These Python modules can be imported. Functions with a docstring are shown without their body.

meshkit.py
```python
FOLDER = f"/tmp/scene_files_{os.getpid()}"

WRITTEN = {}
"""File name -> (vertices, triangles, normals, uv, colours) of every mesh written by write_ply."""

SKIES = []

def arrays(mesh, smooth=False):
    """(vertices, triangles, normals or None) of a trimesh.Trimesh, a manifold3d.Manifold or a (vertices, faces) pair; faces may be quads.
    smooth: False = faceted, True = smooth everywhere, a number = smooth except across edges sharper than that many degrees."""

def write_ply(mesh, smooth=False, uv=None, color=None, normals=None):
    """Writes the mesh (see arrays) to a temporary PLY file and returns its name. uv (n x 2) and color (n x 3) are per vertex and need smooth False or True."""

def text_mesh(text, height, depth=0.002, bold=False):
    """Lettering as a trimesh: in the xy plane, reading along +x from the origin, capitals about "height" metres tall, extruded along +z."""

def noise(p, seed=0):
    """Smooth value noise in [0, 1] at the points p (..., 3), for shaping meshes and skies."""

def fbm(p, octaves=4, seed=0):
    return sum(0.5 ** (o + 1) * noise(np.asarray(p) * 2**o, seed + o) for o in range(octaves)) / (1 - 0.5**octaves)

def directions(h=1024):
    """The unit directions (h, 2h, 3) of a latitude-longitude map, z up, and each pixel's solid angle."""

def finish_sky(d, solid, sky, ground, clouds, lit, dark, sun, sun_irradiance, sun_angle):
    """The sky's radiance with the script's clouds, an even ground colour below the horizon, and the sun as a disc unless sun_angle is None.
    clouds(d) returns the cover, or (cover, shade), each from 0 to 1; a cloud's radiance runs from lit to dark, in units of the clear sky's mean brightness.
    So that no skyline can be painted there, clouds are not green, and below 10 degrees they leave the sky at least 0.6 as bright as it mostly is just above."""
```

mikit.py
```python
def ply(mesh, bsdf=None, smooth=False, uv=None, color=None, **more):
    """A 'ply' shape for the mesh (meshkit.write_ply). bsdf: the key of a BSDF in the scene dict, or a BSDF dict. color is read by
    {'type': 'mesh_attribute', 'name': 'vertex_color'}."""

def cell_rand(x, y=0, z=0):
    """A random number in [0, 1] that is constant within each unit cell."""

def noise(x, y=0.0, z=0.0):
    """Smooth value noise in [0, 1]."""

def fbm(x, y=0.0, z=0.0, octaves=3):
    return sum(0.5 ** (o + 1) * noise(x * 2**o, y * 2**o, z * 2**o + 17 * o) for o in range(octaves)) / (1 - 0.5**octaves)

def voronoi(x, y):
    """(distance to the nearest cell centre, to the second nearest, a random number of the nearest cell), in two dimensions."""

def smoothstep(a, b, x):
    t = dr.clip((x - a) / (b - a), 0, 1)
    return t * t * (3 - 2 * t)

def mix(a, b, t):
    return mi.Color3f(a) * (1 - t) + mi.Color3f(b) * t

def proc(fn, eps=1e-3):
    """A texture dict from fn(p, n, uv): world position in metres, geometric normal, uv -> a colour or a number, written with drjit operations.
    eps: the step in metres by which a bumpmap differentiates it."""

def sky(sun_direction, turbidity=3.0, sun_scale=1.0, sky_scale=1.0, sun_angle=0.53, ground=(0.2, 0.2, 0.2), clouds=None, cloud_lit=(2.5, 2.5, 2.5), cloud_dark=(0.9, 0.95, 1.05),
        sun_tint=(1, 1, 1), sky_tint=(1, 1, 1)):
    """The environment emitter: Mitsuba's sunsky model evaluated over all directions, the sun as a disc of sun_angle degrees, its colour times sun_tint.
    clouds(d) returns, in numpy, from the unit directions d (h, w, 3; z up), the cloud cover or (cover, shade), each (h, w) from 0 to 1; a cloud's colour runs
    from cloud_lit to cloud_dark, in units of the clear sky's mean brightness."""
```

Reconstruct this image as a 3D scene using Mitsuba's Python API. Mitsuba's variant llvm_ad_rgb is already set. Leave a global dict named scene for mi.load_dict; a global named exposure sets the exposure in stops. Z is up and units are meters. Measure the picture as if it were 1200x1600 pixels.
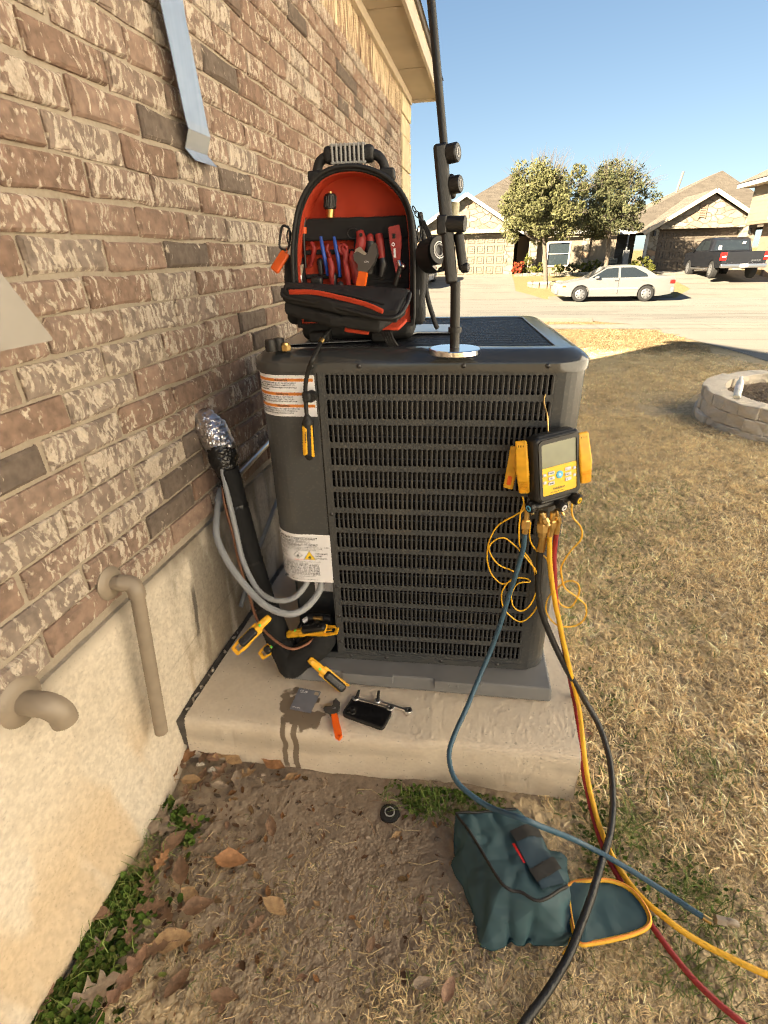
import math, random
import numpy as np, trimesh, manifold3d as m3
import drjit as dr, mitsuba as mi, mikit, meshkit
from mikit import proc, noise, fbm, voronoi, cell_rand, smoothstep, mix
from shapely.geometry import Polygon, LineString, Point, box as sbox
from shapely import affinity

T = mi.ScalarTransform4f
scene, labels = {}, {}
rng = random.Random(7); nr = np.random.default_rng(7)

# ---------------------------------------------------------------- camera, sky, exposure
CAM = np.array([0.0, 0.0, 1.5])
FWD = np.array([-0.17679161612922298, 0.876837883813995, -0.4471018340098959])
UPV = np.array([-0.06384141693555274, 0.4430847250623869, 0.8942036680197918])
scene['camera'] = {'type': 'perspective', 'fov': 73.74, 'fov_axis': 'x', 'near_clip': 0.05, 'far_clip': 900.0,
                   'to_world': T().look_at(origin=CAM.tolist(), target=(CAM + FWD).tolist(), up=UPV.tolist())}
SUN = (-1.5, -1.8, 1.0)
scene['sky'] = mikit.sky(SUN, turbidity=3, sun_scale=.97, sky_scale=.23, ground=(.34, .29, .2), sun_tint=(.89, 1.0, 1.2), sky_tint=(1.0, 1.0, 1.06))
exposure = 4.62

# ---------------------------------------------------------------- helpers
def numbered(k):
    if k not in scene and k not in labels: return k
    i = 1
    while f'{k}_{i:03d}' in scene or f'{k}_{i:03d}' in labels: i += 1
    return f'{k}_{i:03d}'

def thing(name, label, cat, group=None, kind=None):
    k = numbered(name)
    labels[k] = {'label': label}
    if cat: labels[k]['category'] = cat
    if group: labels[k]['group'] = group
    if kind: labels[k]['kind'] = kind
    return k

def put(key, mesh, bsdf, smooth=False, label=None, kind=None, to=None, **kw):
    d = mikit.ply(mesh, bsdf, smooth, **kw) if not isinstance(mesh, dict) else dict(mesh)
    if to is not None: d['to_world'] = to
    scene[key] = d
    if label or kind:
        e = labels.setdefault(key, {})
        if label: e['label'] = label
        if kind: e['kind'] = kind
    return key

def part(parent, name, mesh, bsdf, smooth=False, label=None, kind=None, to=None, **kw):
    return put(numbered(parent + '__' + name), mesh, bsdf, smooth, label, kind, to, **kw)

def single(name, mesh, bsdf, label, cat, smooth=False, group=None, to=None, **kw):
    k = thing(name, label, cat, group)
    return put(k, mesh, bsdf, smooth, to=to, **kw)

def struct(name, mesh, bsdf, smooth=False, **kw):
    labels[name] = {'kind': 'structure'}
    return put(name, mesh, bsdf, smooth, **kw)

def cat(*ms):
    ms = [m for g in ms for m in (g if isinstance(g, (list, tuple)) and not isinstance(g, trimesh.Trimesh) else [g])]
    vs, fs, n = [], [], 0
    for m in ms:
        if hasattr(m, 'to_mesh'): m = tm(m)
        vs.append(np.asarray(m.vertices)); fs.append(np.asarray(m.faces) + n); n += len(vs[-1])
    return trimesh.Trimesh(np.vstack(vs), np.vstack(fs), process=False)

def tm(man):
    q = man.to_mesh(); return trimesh.Trimesh(np.array(q.vert_properties[:, :3]), np.array(q.tri_verts), process=False)

def man(mesh):
    return m3.Manifold(m3.Mesh(np.asarray(mesh.vertices, np.float32), np.asarray(mesh.faces, np.uint32)))

def bx(x0, x1, y0, y1, z0, z1):
    m = trimesh.creation.box((abs(x1 - x0), abs(y1 - y0), abs(z1 - z0))); m.apply_translation(((x0 + x1) / 2, (y0 + y1) / 2, (z0 + z1) / 2)); return m

def cbx(x0, x1, y0, y1, z0, z1, c=0.003, seg=8):
    """box with rounded edges"""
    c = min(c, abs(x1 - x0) * .49, abs(y1 - y0) * .49, abs(z1 - z0) * .49)
    s = m3.Manifold.sphere(c, seg)
    return tm(m3.Manifold.batch_hull([s.translate((x, y, z)) for x in (x0 + c, x1 - c) for y in (y0 + c, y1 - c) for z in (z0 + c, z1 - c)]))

def hullsph(pts, seg=10):
    return tm(m3.Manifold.batch_hull([m3.Manifold.sphere(r, seg).translate((x, y, z)) for x, y, z, r in pts]))

def xf(m, M):
    m = m.copy(); m.apply_transform(M); return m

def tr(x, y, z): return trimesh.transformations.translation_matrix((x, y, z))
def rot(deg, ax, pt=None): return trimesh.transformations.rotation_matrix(math.radians(deg), ax, pt)
def frame(o, x, y, z):
    M = np.eye(4); M[:3, 0], M[:3, 1], M[:3, 2], M[:3, 3] = x, y, z, o; return M
def unit(v): v = np.asarray(v, float); return v / np.linalg.norm(v)

def spline(pts, n=8):
    """Catmull-Rom through the points"""
    p = np.asarray(pts, float); p = np.vstack([2 * p[0] - p[1], p, 2 * p[-1] - p[-2]]); out = []
    for i in range(1, len(p) - 2):
        a, b, c, d = p[i - 1:i + 3]
        for t in np.linspace(0, 1, n, endpoint=False):
            out.append(.5 * (2 * b + (c - a) * t + (2 * a - 5 * b + 4 * c - d) * t * t + (3 * b - a - 3 * c + d) * t ** 3))
    return np.array(out + [p[-2]])

def wob(p, amp=.004, s=7.0):
    p = np.asarray(p, float); return p + np.stack([meshkit.fbm(p * s, 3, k) - .5 for k in range(3)], 1) * 2 * amp * np.minimum(1, np.minimum(np.arange(len(p)), np.arange(len(p))[::-1]) / 12.0)[:, None]

def tube(pts, r, sides=10, caps=True, smooth=0):
    p = spline(pts, smooth) if smooth else np.asarray(pts, float)
    n = len(p); rr = np.interp(np.linspace(0, 1, n), np.linspace(0, 1, len(np.atleast_1d(r))), np.atleast_1d(r)) if np.ndim(r) else np.full(n, r)
    t = np.gradient(p, axis=0); t /= np.linalg.norm(t, axis=1, keepdims=True) + 1e-12
    a = np.cross(t[0], [0, 0, 1.0] if abs(t[0][2]) < .9 else [1.0, 0, 0]); a /= np.linalg.norm(a); A = []
    for k in range(n):
        a = a - t[k] * (a @ t[k]); a /= np.linalg.norm(a); A.append(a)
    A = np.array(A); B = np.cross(t, A); ang = np.arange(sides) * 2 * np.pi / sides
    v = p[:, None] + rr[:, None, None] * (np.cos(ang)[None, :, None] * A[:, None] + np.sin(ang)[None, :, None] * B[:, None])
    i, j = np.meshgrid(np.arange(n - 1), np.arange(sides), indexing='ij'); j2 = (j + 1) % sides
    q = np.stack([i * sides + j, i * sides + j2, (i + 1) * sides + j2, (i + 1) * sides + j], -1).reshape(-1, 4)
    f = np.vstack([q[:, [0, 1, 2]], q[:, [0, 2, 3]]]); v = v.reshape(-1, 3)
    if caps:
        c0, c1 = len(v), len(v) + 1; v = np.vstack([v, p[:1], p[-1:]]); k = np.arange(sides)
        f = np.vstack([f, np.stack([k * 0 + c0, (k + 1) % sides, k], 1), np.stack([k * 0 + c1, (n - 1) * sides + k, (n - 1) * sides + (k + 1) % sides], 1)])
    return trimesh.Trimesh(v, f, process=False)

def lathe(prof, seg=24, ax='z'):
    m = trimesh.creation.revolve(np.asarray(prof, float), sections=seg)
    if ax == 'x': m.apply_transform(rot(90, (0, 1, 0)))
    if ax == 'y': m.apply_transform(rot(-90, (1, 0, 0)))
    if ax == '-y': m.apply_transform(rot(90, (1, 0, 0)))
    return m

def cyl(p0, p1, r, r1=None, seg=16):
    return tube([p0, p1], [r, r if r1 is None else r1], seg)

def ext(poly, h, M=None):
    m = trimesh.creation.extrude_polygon(poly, h, engine='earcut')
    if M is not None: m.apply_transform(M)
    return m

def rrect(x0, x1, y0, y1, r, seg=5):
    return sbox(x0 + r, y0 + r, x1 - r, y1 - r).buffer(r, quad_segs=seg)

def grid(xs, ys, zf):
    X, Y = np.meshgrid(xs, ys, indexing='ij'); Z = zf(X, Y); nx, ny = X.shape
    v = np.stack([X, Y, Z], -1).reshape(-1, 3); i, j = np.meshgrid(np.arange(nx - 1), np.arange(ny - 1), indexing='ij'); a = (i * ny + j).ravel()
    return trimesh.Trimesh(v, np.vstack([np.stack([a, a + ny, a + ny + 1], 1), np.stack([a, a + ny + 1, a + 1], 1)]), process=False)

XZ = np.array([[1, 0, 0, 0], [0, 0, -1, 0], [0, 1, 0, 0], [0, 0, 0, 1.0]])      # polygon (x, z) standing up, extruded towards -y
def sstep(a, b, x): t = np.clip((x - a) / (b - a), 0, 1); return t * t * (3 - 2 * t)

def gz(x, y):
    """height of the terrain"""
    near = -.5 * np.clip((y - 4) / 14, 0, 1) - (.05 * sstep(0, .6, x) + .02 * np.clip((x - .6) / 3, 0, 1)) * sstep(14, 6, y)
    return near + .8 * np.clip((y - 27.2) / 8.3, 0, 1) ** .75

# ---------------------------------------------------------------- materials
def P(name, col, rough=.5, **kw):
    d = {'type': 'principled', 'base_color': col if isinstance(col, dict) else {'type': 'rgb', 'value': list(col)}, 'roughness': rough, **kw}
    scene[name] = {'type': 'twosided', 'bsdf': d}
    return name

def PB(name, col, rough, bump, scale, eps=1e-3, **kw):
    d = {'type': 'principled', 'base_color': col if isinstance(col, dict) else {'type': 'rgb', 'value': list(col)}, 'roughness': rough, **kw}
    scene[name] = {'type': 'twosided', 'bsdf': {'type': 'bumpmap', 'arbitrary': proc(bump, eps), 'scale': scale, 'bsdf': d}}
    return name

def Dm(name, col):
    scene[name] = {'type': 'twosided', 'bsdf': {'type': 'diffuse', 'reflectance': col if isinstance(col, dict) else {'type': 'rgb', 'value': list(col)}}}
    return name

def mottled(c, amt=.25, s=6.0):
    c = tuple(c)
    def fn(p, n, uv):
        return mi.Color3f(*c) * (1 - amt + 2 * amt * fbm(p.x * s, p.y * s, p.z * s, 4))
    return proc(fn)

VC = {'type': 'mesh_attribute', 'name': 'vertex_color'}
Dm('vertex_paint', VC)
P('black_plastic', (.010, .010, .0105), .42)
P('black_rubber', (.009, .009, .009), .6)
P('black_foam', (.006, .0062, .0065), .85)
P('black_fabric', (.009, .009, .0095), .85, sheen=.3)
P('dark_steel', (.05, .05, .052), .4, metallic=.6)
P('steel', (.55, .54, .52), .3, metallic=1.0)
P('chrome', (.82, .82, .83), .06, metallic=1.0)
P('brass', (.62, .42, .16), .32, metallic=1.0)
P('yellow_plastic', (.80, .40, .018), .42)
P('orange_plastic', (.66, .10, .014), .42)
P('red_plastic', mottled((.30, .026, .022), .35, 60), .5)
P('blue_plastic', (.02, .07, .36), .4)
P('white_paper', (.74, .73, .74), .5)
P('ink', (.05, .045, .045), .6)
P('warning_orange', (.62, .20, .03), .5)
P('grey_plastic', (.28, .28, .28), .45)
P('conduit_grey', (.27, .28, .29), .42)

# ================================================================ GROUND
WX = -0.925                                                     # outer plane of the brick wall
def soil_amount(x, y):
    """1 on bare soil in front of the slab, 0 on lawn (numpy)"""
    a = sstep(1.0, .45, np.hypot((x + .36) / .78, (y - .86) / .60))
    return a * (0.75 + .5 * meshkit.noise(np.stack([x * 4, y * 4, x * 0], -1)))

def lawn_col(p, n, uv):
    f = fbm(p.x * 9, p.y * 9, 0.0, 4); g = fbm(p.x * 55, p.y * 55, 3.0, 3); q = fbm(p.x * .7, p.y * .7, 5.0, 3)
    h = fbm(p.x * 170, p.y * 170, 9.0, 3)
    soil = mix((.118, .088, .063), (.39, .310, .235), f * .35 + g * .25 + h * .4)
    thatch = mix((.42, .32, .185), (.70, .56, .35), .25 * f + .75 * g)
    thatch = mix(thatch, (.32, .27, .15), smoothstep(.66, .82, q) * .25)
    d = dr.sqrt(dr.square((p.x + .36) / .78) + dr.square((p.y - .86) / .60))
    s = smoothstep(1.05, .45, d + (f - .5) * .5)
    thatch = mix(thatch, soil * .8, .75 * smoothstep(.56, .34, g) * smoothstep(9., 4., p.y))
    thatch = mix(thatch, mix((.15, .12, .06), (.24, .19, .095), g), smoothstep(24., 26., p.y))
    thatch = thatch * (1 - .62 * smoothstep(10., 12.5, p.y) * smoothstep(24., 20., p.y))  # sunlit stretch of lawn darkened in the colour to offset the strong sun
    return mix(thatch, soil, dr.clip(s, 0, 1))
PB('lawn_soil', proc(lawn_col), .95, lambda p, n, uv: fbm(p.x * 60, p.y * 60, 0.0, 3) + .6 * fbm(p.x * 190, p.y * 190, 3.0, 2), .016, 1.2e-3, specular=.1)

def ground_h(X, Y):
    p = np.stack([X, Y, X * 0], -1)
    return gz(X, Y) + (.016 * (meshkit.fbm(p * 5, 4) - .5) + .010 * (meshkit.fbm(p * 21, 3, 5) - .5)) * sstep(9, 4, Y) * sstep(-30, -3, X) - .0
xs = np.unique(np.concatenate([np.linspace(-400, -30, 12), np.linspace(-30, -2, 20), np.linspace(-2, 3, 170), np.linspace(3, 14, 60), np.linspace(14, 40, 20), np.linspace(40, 400, 12)]))
ys = np.unique(np.concatenate([np.linspace(-60, -2, 12), np.linspace(-2, 0, 14), np.linspace(0, 3.2, 120), np.linspace(3.2, 9, 60), np.linspace(9, 40, 64), np.linspace(40, 700, 16)]))
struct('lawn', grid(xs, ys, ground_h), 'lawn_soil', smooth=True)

def conc(c0, c1, s=1.0, lines=True):
    def fn(p, n, uv):
        f = fbm(p.x * 1.3 * s, p.y * 1.3 * s, p.z, 4); g = fbm(p.x * 40, p.y * 40, p.z * 40, 3)
        c = mix(c0, c1, .55 * f + .45 * g)
        st = smoothstep(.58, .72, fbm(p.x * .35, p.y * 3.0, 4.0, 3))
        return c * (1 - .18 * st)
    return proc(fn)
PB('street_paving', conc((.115, .106, .090), (.175, .163, .140)), .9, lambda p, n, uv: fbm(p.x * 70, p.y * 70, 0.0, 2), .003, 3e-3)
PB('drive_paving', conc((.130, .118, .098), (.185, .168, .140)), .9, lambda p, n, uv: fbm(p.x * 70, p.y * 70, 0.0, 2), .003, 3e-3)
P('joint_tar', (.09, .085, .08), .9)

def sheet(x0, x1, y0, y1, dz, nx=30, ny=14):
    return grid(np.linspace(x0, x1, nx), np.linspace(y0, y1, ny), lambda X, Y: gz(X, Y) + dz)
def quad_sheet(pl, dz, n=14):
    """four corners (x, y): left near, right near, right far, left far"""
    a, b, c, d = map(np.array, pl); u = np.linspace(0, 1, n); U, V = np.meshgrid(u, u, indexing='ij')
    q = (1 - U)[..., None] * (1 - V)[..., None] * a + U[..., None] * (1 - V)[..., None] * b + U[..., None] * V[..., None] * c + (1 - U)[..., None] * V[..., None] * d
    m = grid(u, u, lambda X, Y: X); v = np.concatenate([q, (gz(q[..., 0], q[..., 1]) + dz)[..., None]], -1).reshape(-1, 3)
    return trimesh.Trimesh(v, m.faces, process=False)
struct('street', sheet(-90, 90, 18.0, 27.0, .006, 60, 16), 'street_paving', smooth=True)
for nm, yy, w, x0, x1 in (('street__crack_seal', 20.1, .035, -40, 60), ('street__crack_seal_001', 23.1, .03, -40, 60), ('street__crack_seal_002', 19.0, .03, 5.2, 60)):
    pts = np.linspace(x0, x1, 160); off = .12 * (meshkit.fbm(np.stack([pts * .5, pts * 0 + yy, pts * 0], -1), 3) - .5)
    ww = w * (.5 + meshkit.noise(np.stack([pts * 1.3, pts * 0, pts * 0 + yy], -1)))
    v = np.concatenate([np.stack([pts, yy + off - ww, gz(pts, yy + off - ww) + .010], -1), np.stack([pts, yy + off + ww, gz(pts, yy + off + ww) + .010], -1)]); k = np.arange(159)
    put(nm, trimesh.Trimesh(v, np.vstack([np.stack([k, k + 1, k + 161], 1), np.stack([k, k + 161, k + 160], 1)]), process=False), 'joint_tar')
# sidewalk on our side, the neighbour's driveway
struct('sidewalk', cat([sheet(-60 + 1.5 * i, -60 + 1.5 * i + 1.485, 15.5, 16.95, .012, 3, 4) for i in range(80)]), 'drive_paving')
labels['sidewalk'] = {'kind': 'structure'}
struct('driveway', cat([quad_sheet([(4.75, y0), (10.2, y0), (10.2, y1), (4.75 - .10 * max(0, y1 - 10), y1)] if y0 < 9 else [(4.75 - .10 * (y0 - 10), y0), (10.2, y0), (10.2, y1), (4.75 - .10 * (y1 - 10), y1)], .008, 6) for y0, y1 in ((8.0, 10.98), (11, 15.48))] + [quad_sheet([(4.2, 16.97), (10.2, 16.97), (11.2, 17.99), (3.3, 17.99)], .008, 6)]), 'drive_paving')
struct('driveway_left', cat([quad_sheet([(-6.6, 27.0), (2.6, 27.0), (1.25, 29.0), (-4.9, 29.0)], .008, 8), quad_sheet([(-4.9, 29.02), (1.25, 29.02), (1.25, 32.6), (-4.9, 32.6)], .008, 8), quad_sheet([(-4.9, 32.62), (1.25, 32.62), (1.2, 36.3), (-4.9, 36.3)], .008, 8)]), 'drive_paving', smooth=True)
struct('driveway_right', cat([quad_sheet([(8.2, 27.0), (18.2, 27.0), (14.6, 29.0), (9.4, 29.0)], .008, 8), quad_sheet([(9.4, 29.02), (14.6, 29.02), (14.0, 32.6), (9.4, 32.6)], .008, 8), quad_sheet([(9.4, 32.62), (14.0, 32.62), (14.3, 37.8), (9.5, 37.8)], .008, 8)]), 'drive_paving', smooth=True)
def kerb(x0, x1, y0, y1):
    z = float(gz(0, y0)) if y0 < 20 else -.5
    return cbx(x0, x1, y0, y1, z - .1, z + .12, .025)
struct('kerb', cat([kerb(2.7, 8.1, 27.0, 27.18), kerb(-60, -6.7, 27.0, 27.18), kerb(18.3, 60, 27.0, 27.18)]), 'drive_paving', smooth=40)
struct('kerb_near', cat([kerb(-60, 3.2, 17.85, 18.0), kerb(11.3, 60, 17.85, 18.0)]), 'drive_paving', smooth=40)
# ---- grass
def blades(n, w, h, cols, lmin, lmax, el=(8, 60), width=(.0012, .0024), seed=0, zj=.008, clump=0):
    r = np.random.default_rng(seed)
    b = r.uniform([-w / 2, -h / 2], [w / 2, h / 2], (n, 2))
    if clump:
        c = r.uniform([-w / 2, -h / 2], [w / 2, h / 2], (clump, 2)); b = c[r.integers(0, clump, n)] + r.normal(0, .022, (n, 2))
    az = r.uniform(0, 2 * np.pi, n); L = r.uniform(lmin, lmax, n); e0 = np.radians(r.uniform(*el, n)); e1 = e0 - np.radians(r.uniform(10, 60, n))
    e1 = np.maximum(e1, np.radians(-25)); W = r.uniform(*width, n) / 2
    turn = r.normal(0, .5, n)
    d0 = np.stack([np.cos(az) * np.cos(e0), np.sin(az) * np.cos(e0), np.sin(e0)], 1); d1 = np.stack([np.cos(az + turn) * np.cos(e1), np.sin(az + turn) * np.cos(e1), np.sin(e1)], 1)
    base = np.column_stack([b, r.uniform(-.002, zj, n)]); mid = base + d0 * (L * .5)[:, None]; tip = mid + d1 * (L * .5)[:, None]; tip[:, 2] = np.maximum(tip[:, 2], .001)
    s = np.stack([-np.sin(az), np.cos(az), r.uniform(-.6, .6, n)], 1) * W[:, None]
    v = np.stack([base - s, base + s, mid - s, mid + s, tip], 1).reshape(-1, 3)
    k = np.arange(n)[:, None] * 5; f = np.concatenate([k + [0, 1, 3], k + [0, 3, 2], k + [2, 3, 4]], 1).reshape(-1, 3)
    cols = np.asarray(cols); c = cols[r.integers(0, len(cols), n)] * r.uniform(.7, 1.25, (n, 1)) * (.35 + 1.3 * meshkit.fbm(np.column_stack([b * (26 if w < 1 else 9), b[:, :1] * 0 + seed]), 2))[:, None]; c = np.repeat(np.clip(c, 0, 1), 5, 0)
    return trimesh.Trimesh(v, f, process=False), c
DRY = [(.82, .65, .38), (.76, .59, .33), (.88, .74, .48), (.64, .49, .27), (.84, .69, .43), (.46, .34, .19)]
GRN = [(.13, .18, .045), (.18, .22, .07), (.10, .15, .04)]
def group(name, m, c, bsdf='vertex_paint'):
    scene[name] = {'type': 'shapegroup', 'blades': mikit.ply(m, bsdf, color=c)}
for i in range(3):
    group(f'dry_tile_{i}', *blades(2500, .5, .5, DRY, .02, .06, width=(.0018, .0042), seed=i))
    group(f'mixed_tile_{i}', *blades(2200, .5, .5, DRY * 5 + GRN * 2, .02, .06, width=(.0017, .0040), seed=10 + i))
    group(f'straw_tile_{i}', *blades(1100, .5, .5, [(c[0] * .66, c[1] * .63, c[2] * .60) for c in DRY] * 3 + GRN, .008, .040, el=(0, 20), width=(.0005, .0013), seed=20 + i, clump=60))
for i in range(3): group(f'fine_tile_{i}', *blades(3600, .5, .5, [(c[0] * .84, c[1] * .82, c[2] * .78) for c in DRY] * 4 + GRN, .012, .042, el=(0, 30), width=(.0007, .0018), seed=40 + i))
group('sun_dimmed_tile_0', *blades(2600, 1.2, 1.2, [(c[0] * .46, c[1] * .42, c[2] * .39) for c in DRY] * 9 + GRN[:1], .03, .07, width=(.004, .007), seed=31))  # same dry grass, blade colours darkened for the sunlit stretch
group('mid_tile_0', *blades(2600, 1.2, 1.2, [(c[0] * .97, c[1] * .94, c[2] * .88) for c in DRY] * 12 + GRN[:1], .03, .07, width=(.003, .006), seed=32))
def place(group_id, key, x, y, s=1.0):
    e = .05; sx, sy = (gz(x + e, y) - gz(x - e, y)) / (2 * e), (gz(x, y + e) - gz(x, y - e)) / (2 * e); a = rng.uniform(0, 2 * math.pi)
    M = np.array([[1, 0, 0, x], [0, 1, 0, y], [float(sx), float(sy), 1, float(gz(x, y))], [0, 0, 0, 1]]) @ trimesh.transformations.rotation_matrix(a, (0, 0, 1)) @ np.diag([s, s, s, 1])
    scene[numbered(key)] = {'type': 'instance', 'grass': {'type': 'ref', 'id': group_id}, 'to_world': T(M)}
labels['dry_grass'] = {'label': 'dry tan winter grass covering the side yard lawn', 'category': 'grass', 'kind': 'stuff'}
def grass_at(x, y, step):
    if -.93 < x < .33 and 1.08 < y < 2.6: return
    if x < WX + .14 or (x < -.62 and .8 < y < 2.6): return
    if (x - 3.42) ** 2 + (y - 5.72) ** 2 < 1.25 ** 2: return
    s = float(soil_amount(np.array(x), np.array(y))); q = float(meshkit.noise(np.array([x * 1.1, y * 1.1, 3.0])))
    s += rng.uniform(-.16, .16)
    if s > .74 or (s > .45 and q < .42): return
    if s > .42: g = 'straw_tile'
    elif s > .15: g = 'mixed_tile' if q > .5 else 'straw_tile'
    else: g = 'mixed_tile' if q > .62 and x < 1.6 else 'dry_tile'
    if y < 1.0 and g != 'straw_tile': g = 'fine_tile'
    place(f'{g}_{rng.randrange(3)}', 'dry_grass__tile', x + rng.uniform(-.05, .05), y + rng.uniform(-.05, .05), rng.uniform(.9, 1.1))
    if g == 'fine_tile': place(f'straw_tile_{rng.randrange(3)}', 'dry_grass__tile', x + rng.uniform(-.15, .15), y + rng.uniform(-.15, .15))
    if g == 'straw_tile' and rng.random() < .5: place(f'straw_tile_{rng.randrange(3)}', 'dry_grass__tile', x + .1, y + .1)
y = .06
while y < 6.0:
    x = -.75
    while x < 1.4 + y * .72:
        grass_at(x, y, .42); x += .40
    y += .40
y = 6.2
while y < 15.2:
    x = -.6
    while x < min(4.4 - .1 * max(0, y - 10), 1.4 + y * .72):
        if (x - 3.42) ** 2 + (y - 5.72) ** 2 > 1.55 ** 2: place('sun_dimmed_tile_0' if y > 10.5 else 'mid_tile_0', 'dry_grass__tile', x, y, rng.uniform(.9, 1.15))
        x += .85
    y += .85
for x in np.arange(-1, 3.2, .8): place('sun_dimmed_tile_0', 'dry_grass__tile', float(x), 17.4, .9)

# ================================================================ OUR HOUSE
COURSE, Z0, BL = .0787, .689, .257
def brick_col(p, n, uv):
    k = dr.floor((p.z - Z0) / COURSE); odd = k - 2 * dr.floor(k / 2)
    i = dr.floor((p.y - dr.select(odd > .5, 1.15, 1.25)) / BL)
    r, r2, r3 = cell_rand(i, k, 1), cell_rand(i, k, 2), cell_rand(i, k, 3)
    base = mix((.205, .132, .096), (.275, .188, .142), r)
    base = mix(base, (.235, .185, .150), smoothstep(.55, .9, r3))
    base = mix(base, (.135, .105, .085), smoothstep(.92, .95, r2))
    u, v = p.y * 1.0, p.z * 1.0
    w = fbm(u * 16 + 7 * r, v * 16, 1.0, 3); w2 = fbm(u * 22, v * 22 + 9 * r2, 7.0, 3)
    s = fbm(u * 60 + 4.5 * w + 11 * r, v * 22 + 4.5 * w2 + 3 * r2, 3.0 + 5 * r3, 4)
    s2 = fbm(u * 150 + 6 * w2, v * 60 + 3 * w, 9.0, 3)
    amt = .030 + .150 * (r3 - .5) + .035 * smoothstep(1.0, 2.2, v) + .09 * (w - .5) - .13 * smoothstep(.91, .94, r2)
    m = smoothstep(.555 - amt, .675 - amt, s * .68 + s2 * .32)
    cream = mix((.42, .345, .26), (.64, .56, .46), w2 * .6 + .4 * s2)
    grime = fbm(u * 60, v * 60, 2.0, 3)
    cream = cream * (.8 + .4 * fbm(u * 200, v * 200, 6.0, 2))
    return mix(mix(base * (.62 + .76 * grime), cream, m * (.70 + .26 * s2)), (.42, .355, .285), .05)
def brick_bump(p, n, uv):
    return fbm(p.y * 70, p.z * 40, p.x * 50, 4) + .5 * fbm(p.y * 240, p.z * 240, 0.0, 2)
PB('house_brick', proc(brick_col), .9, brick_bump, .016, 1e-3, specular=.2)
PB('house_mortar', proc(lambda p, n, uv: mix((.25, .205, .155), (.39, .335, .265), .5 * fbm(p.y * 14, p.z * 14, p.x * 9, 3) + .5 * fbm(p.y * 140, p.z * 140, 1.0, 3))), .95, lambda p, n, uv: fbm(p.y * 200, p.z * 200, p.x * 200, 3), .006, specular=.1)
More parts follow.
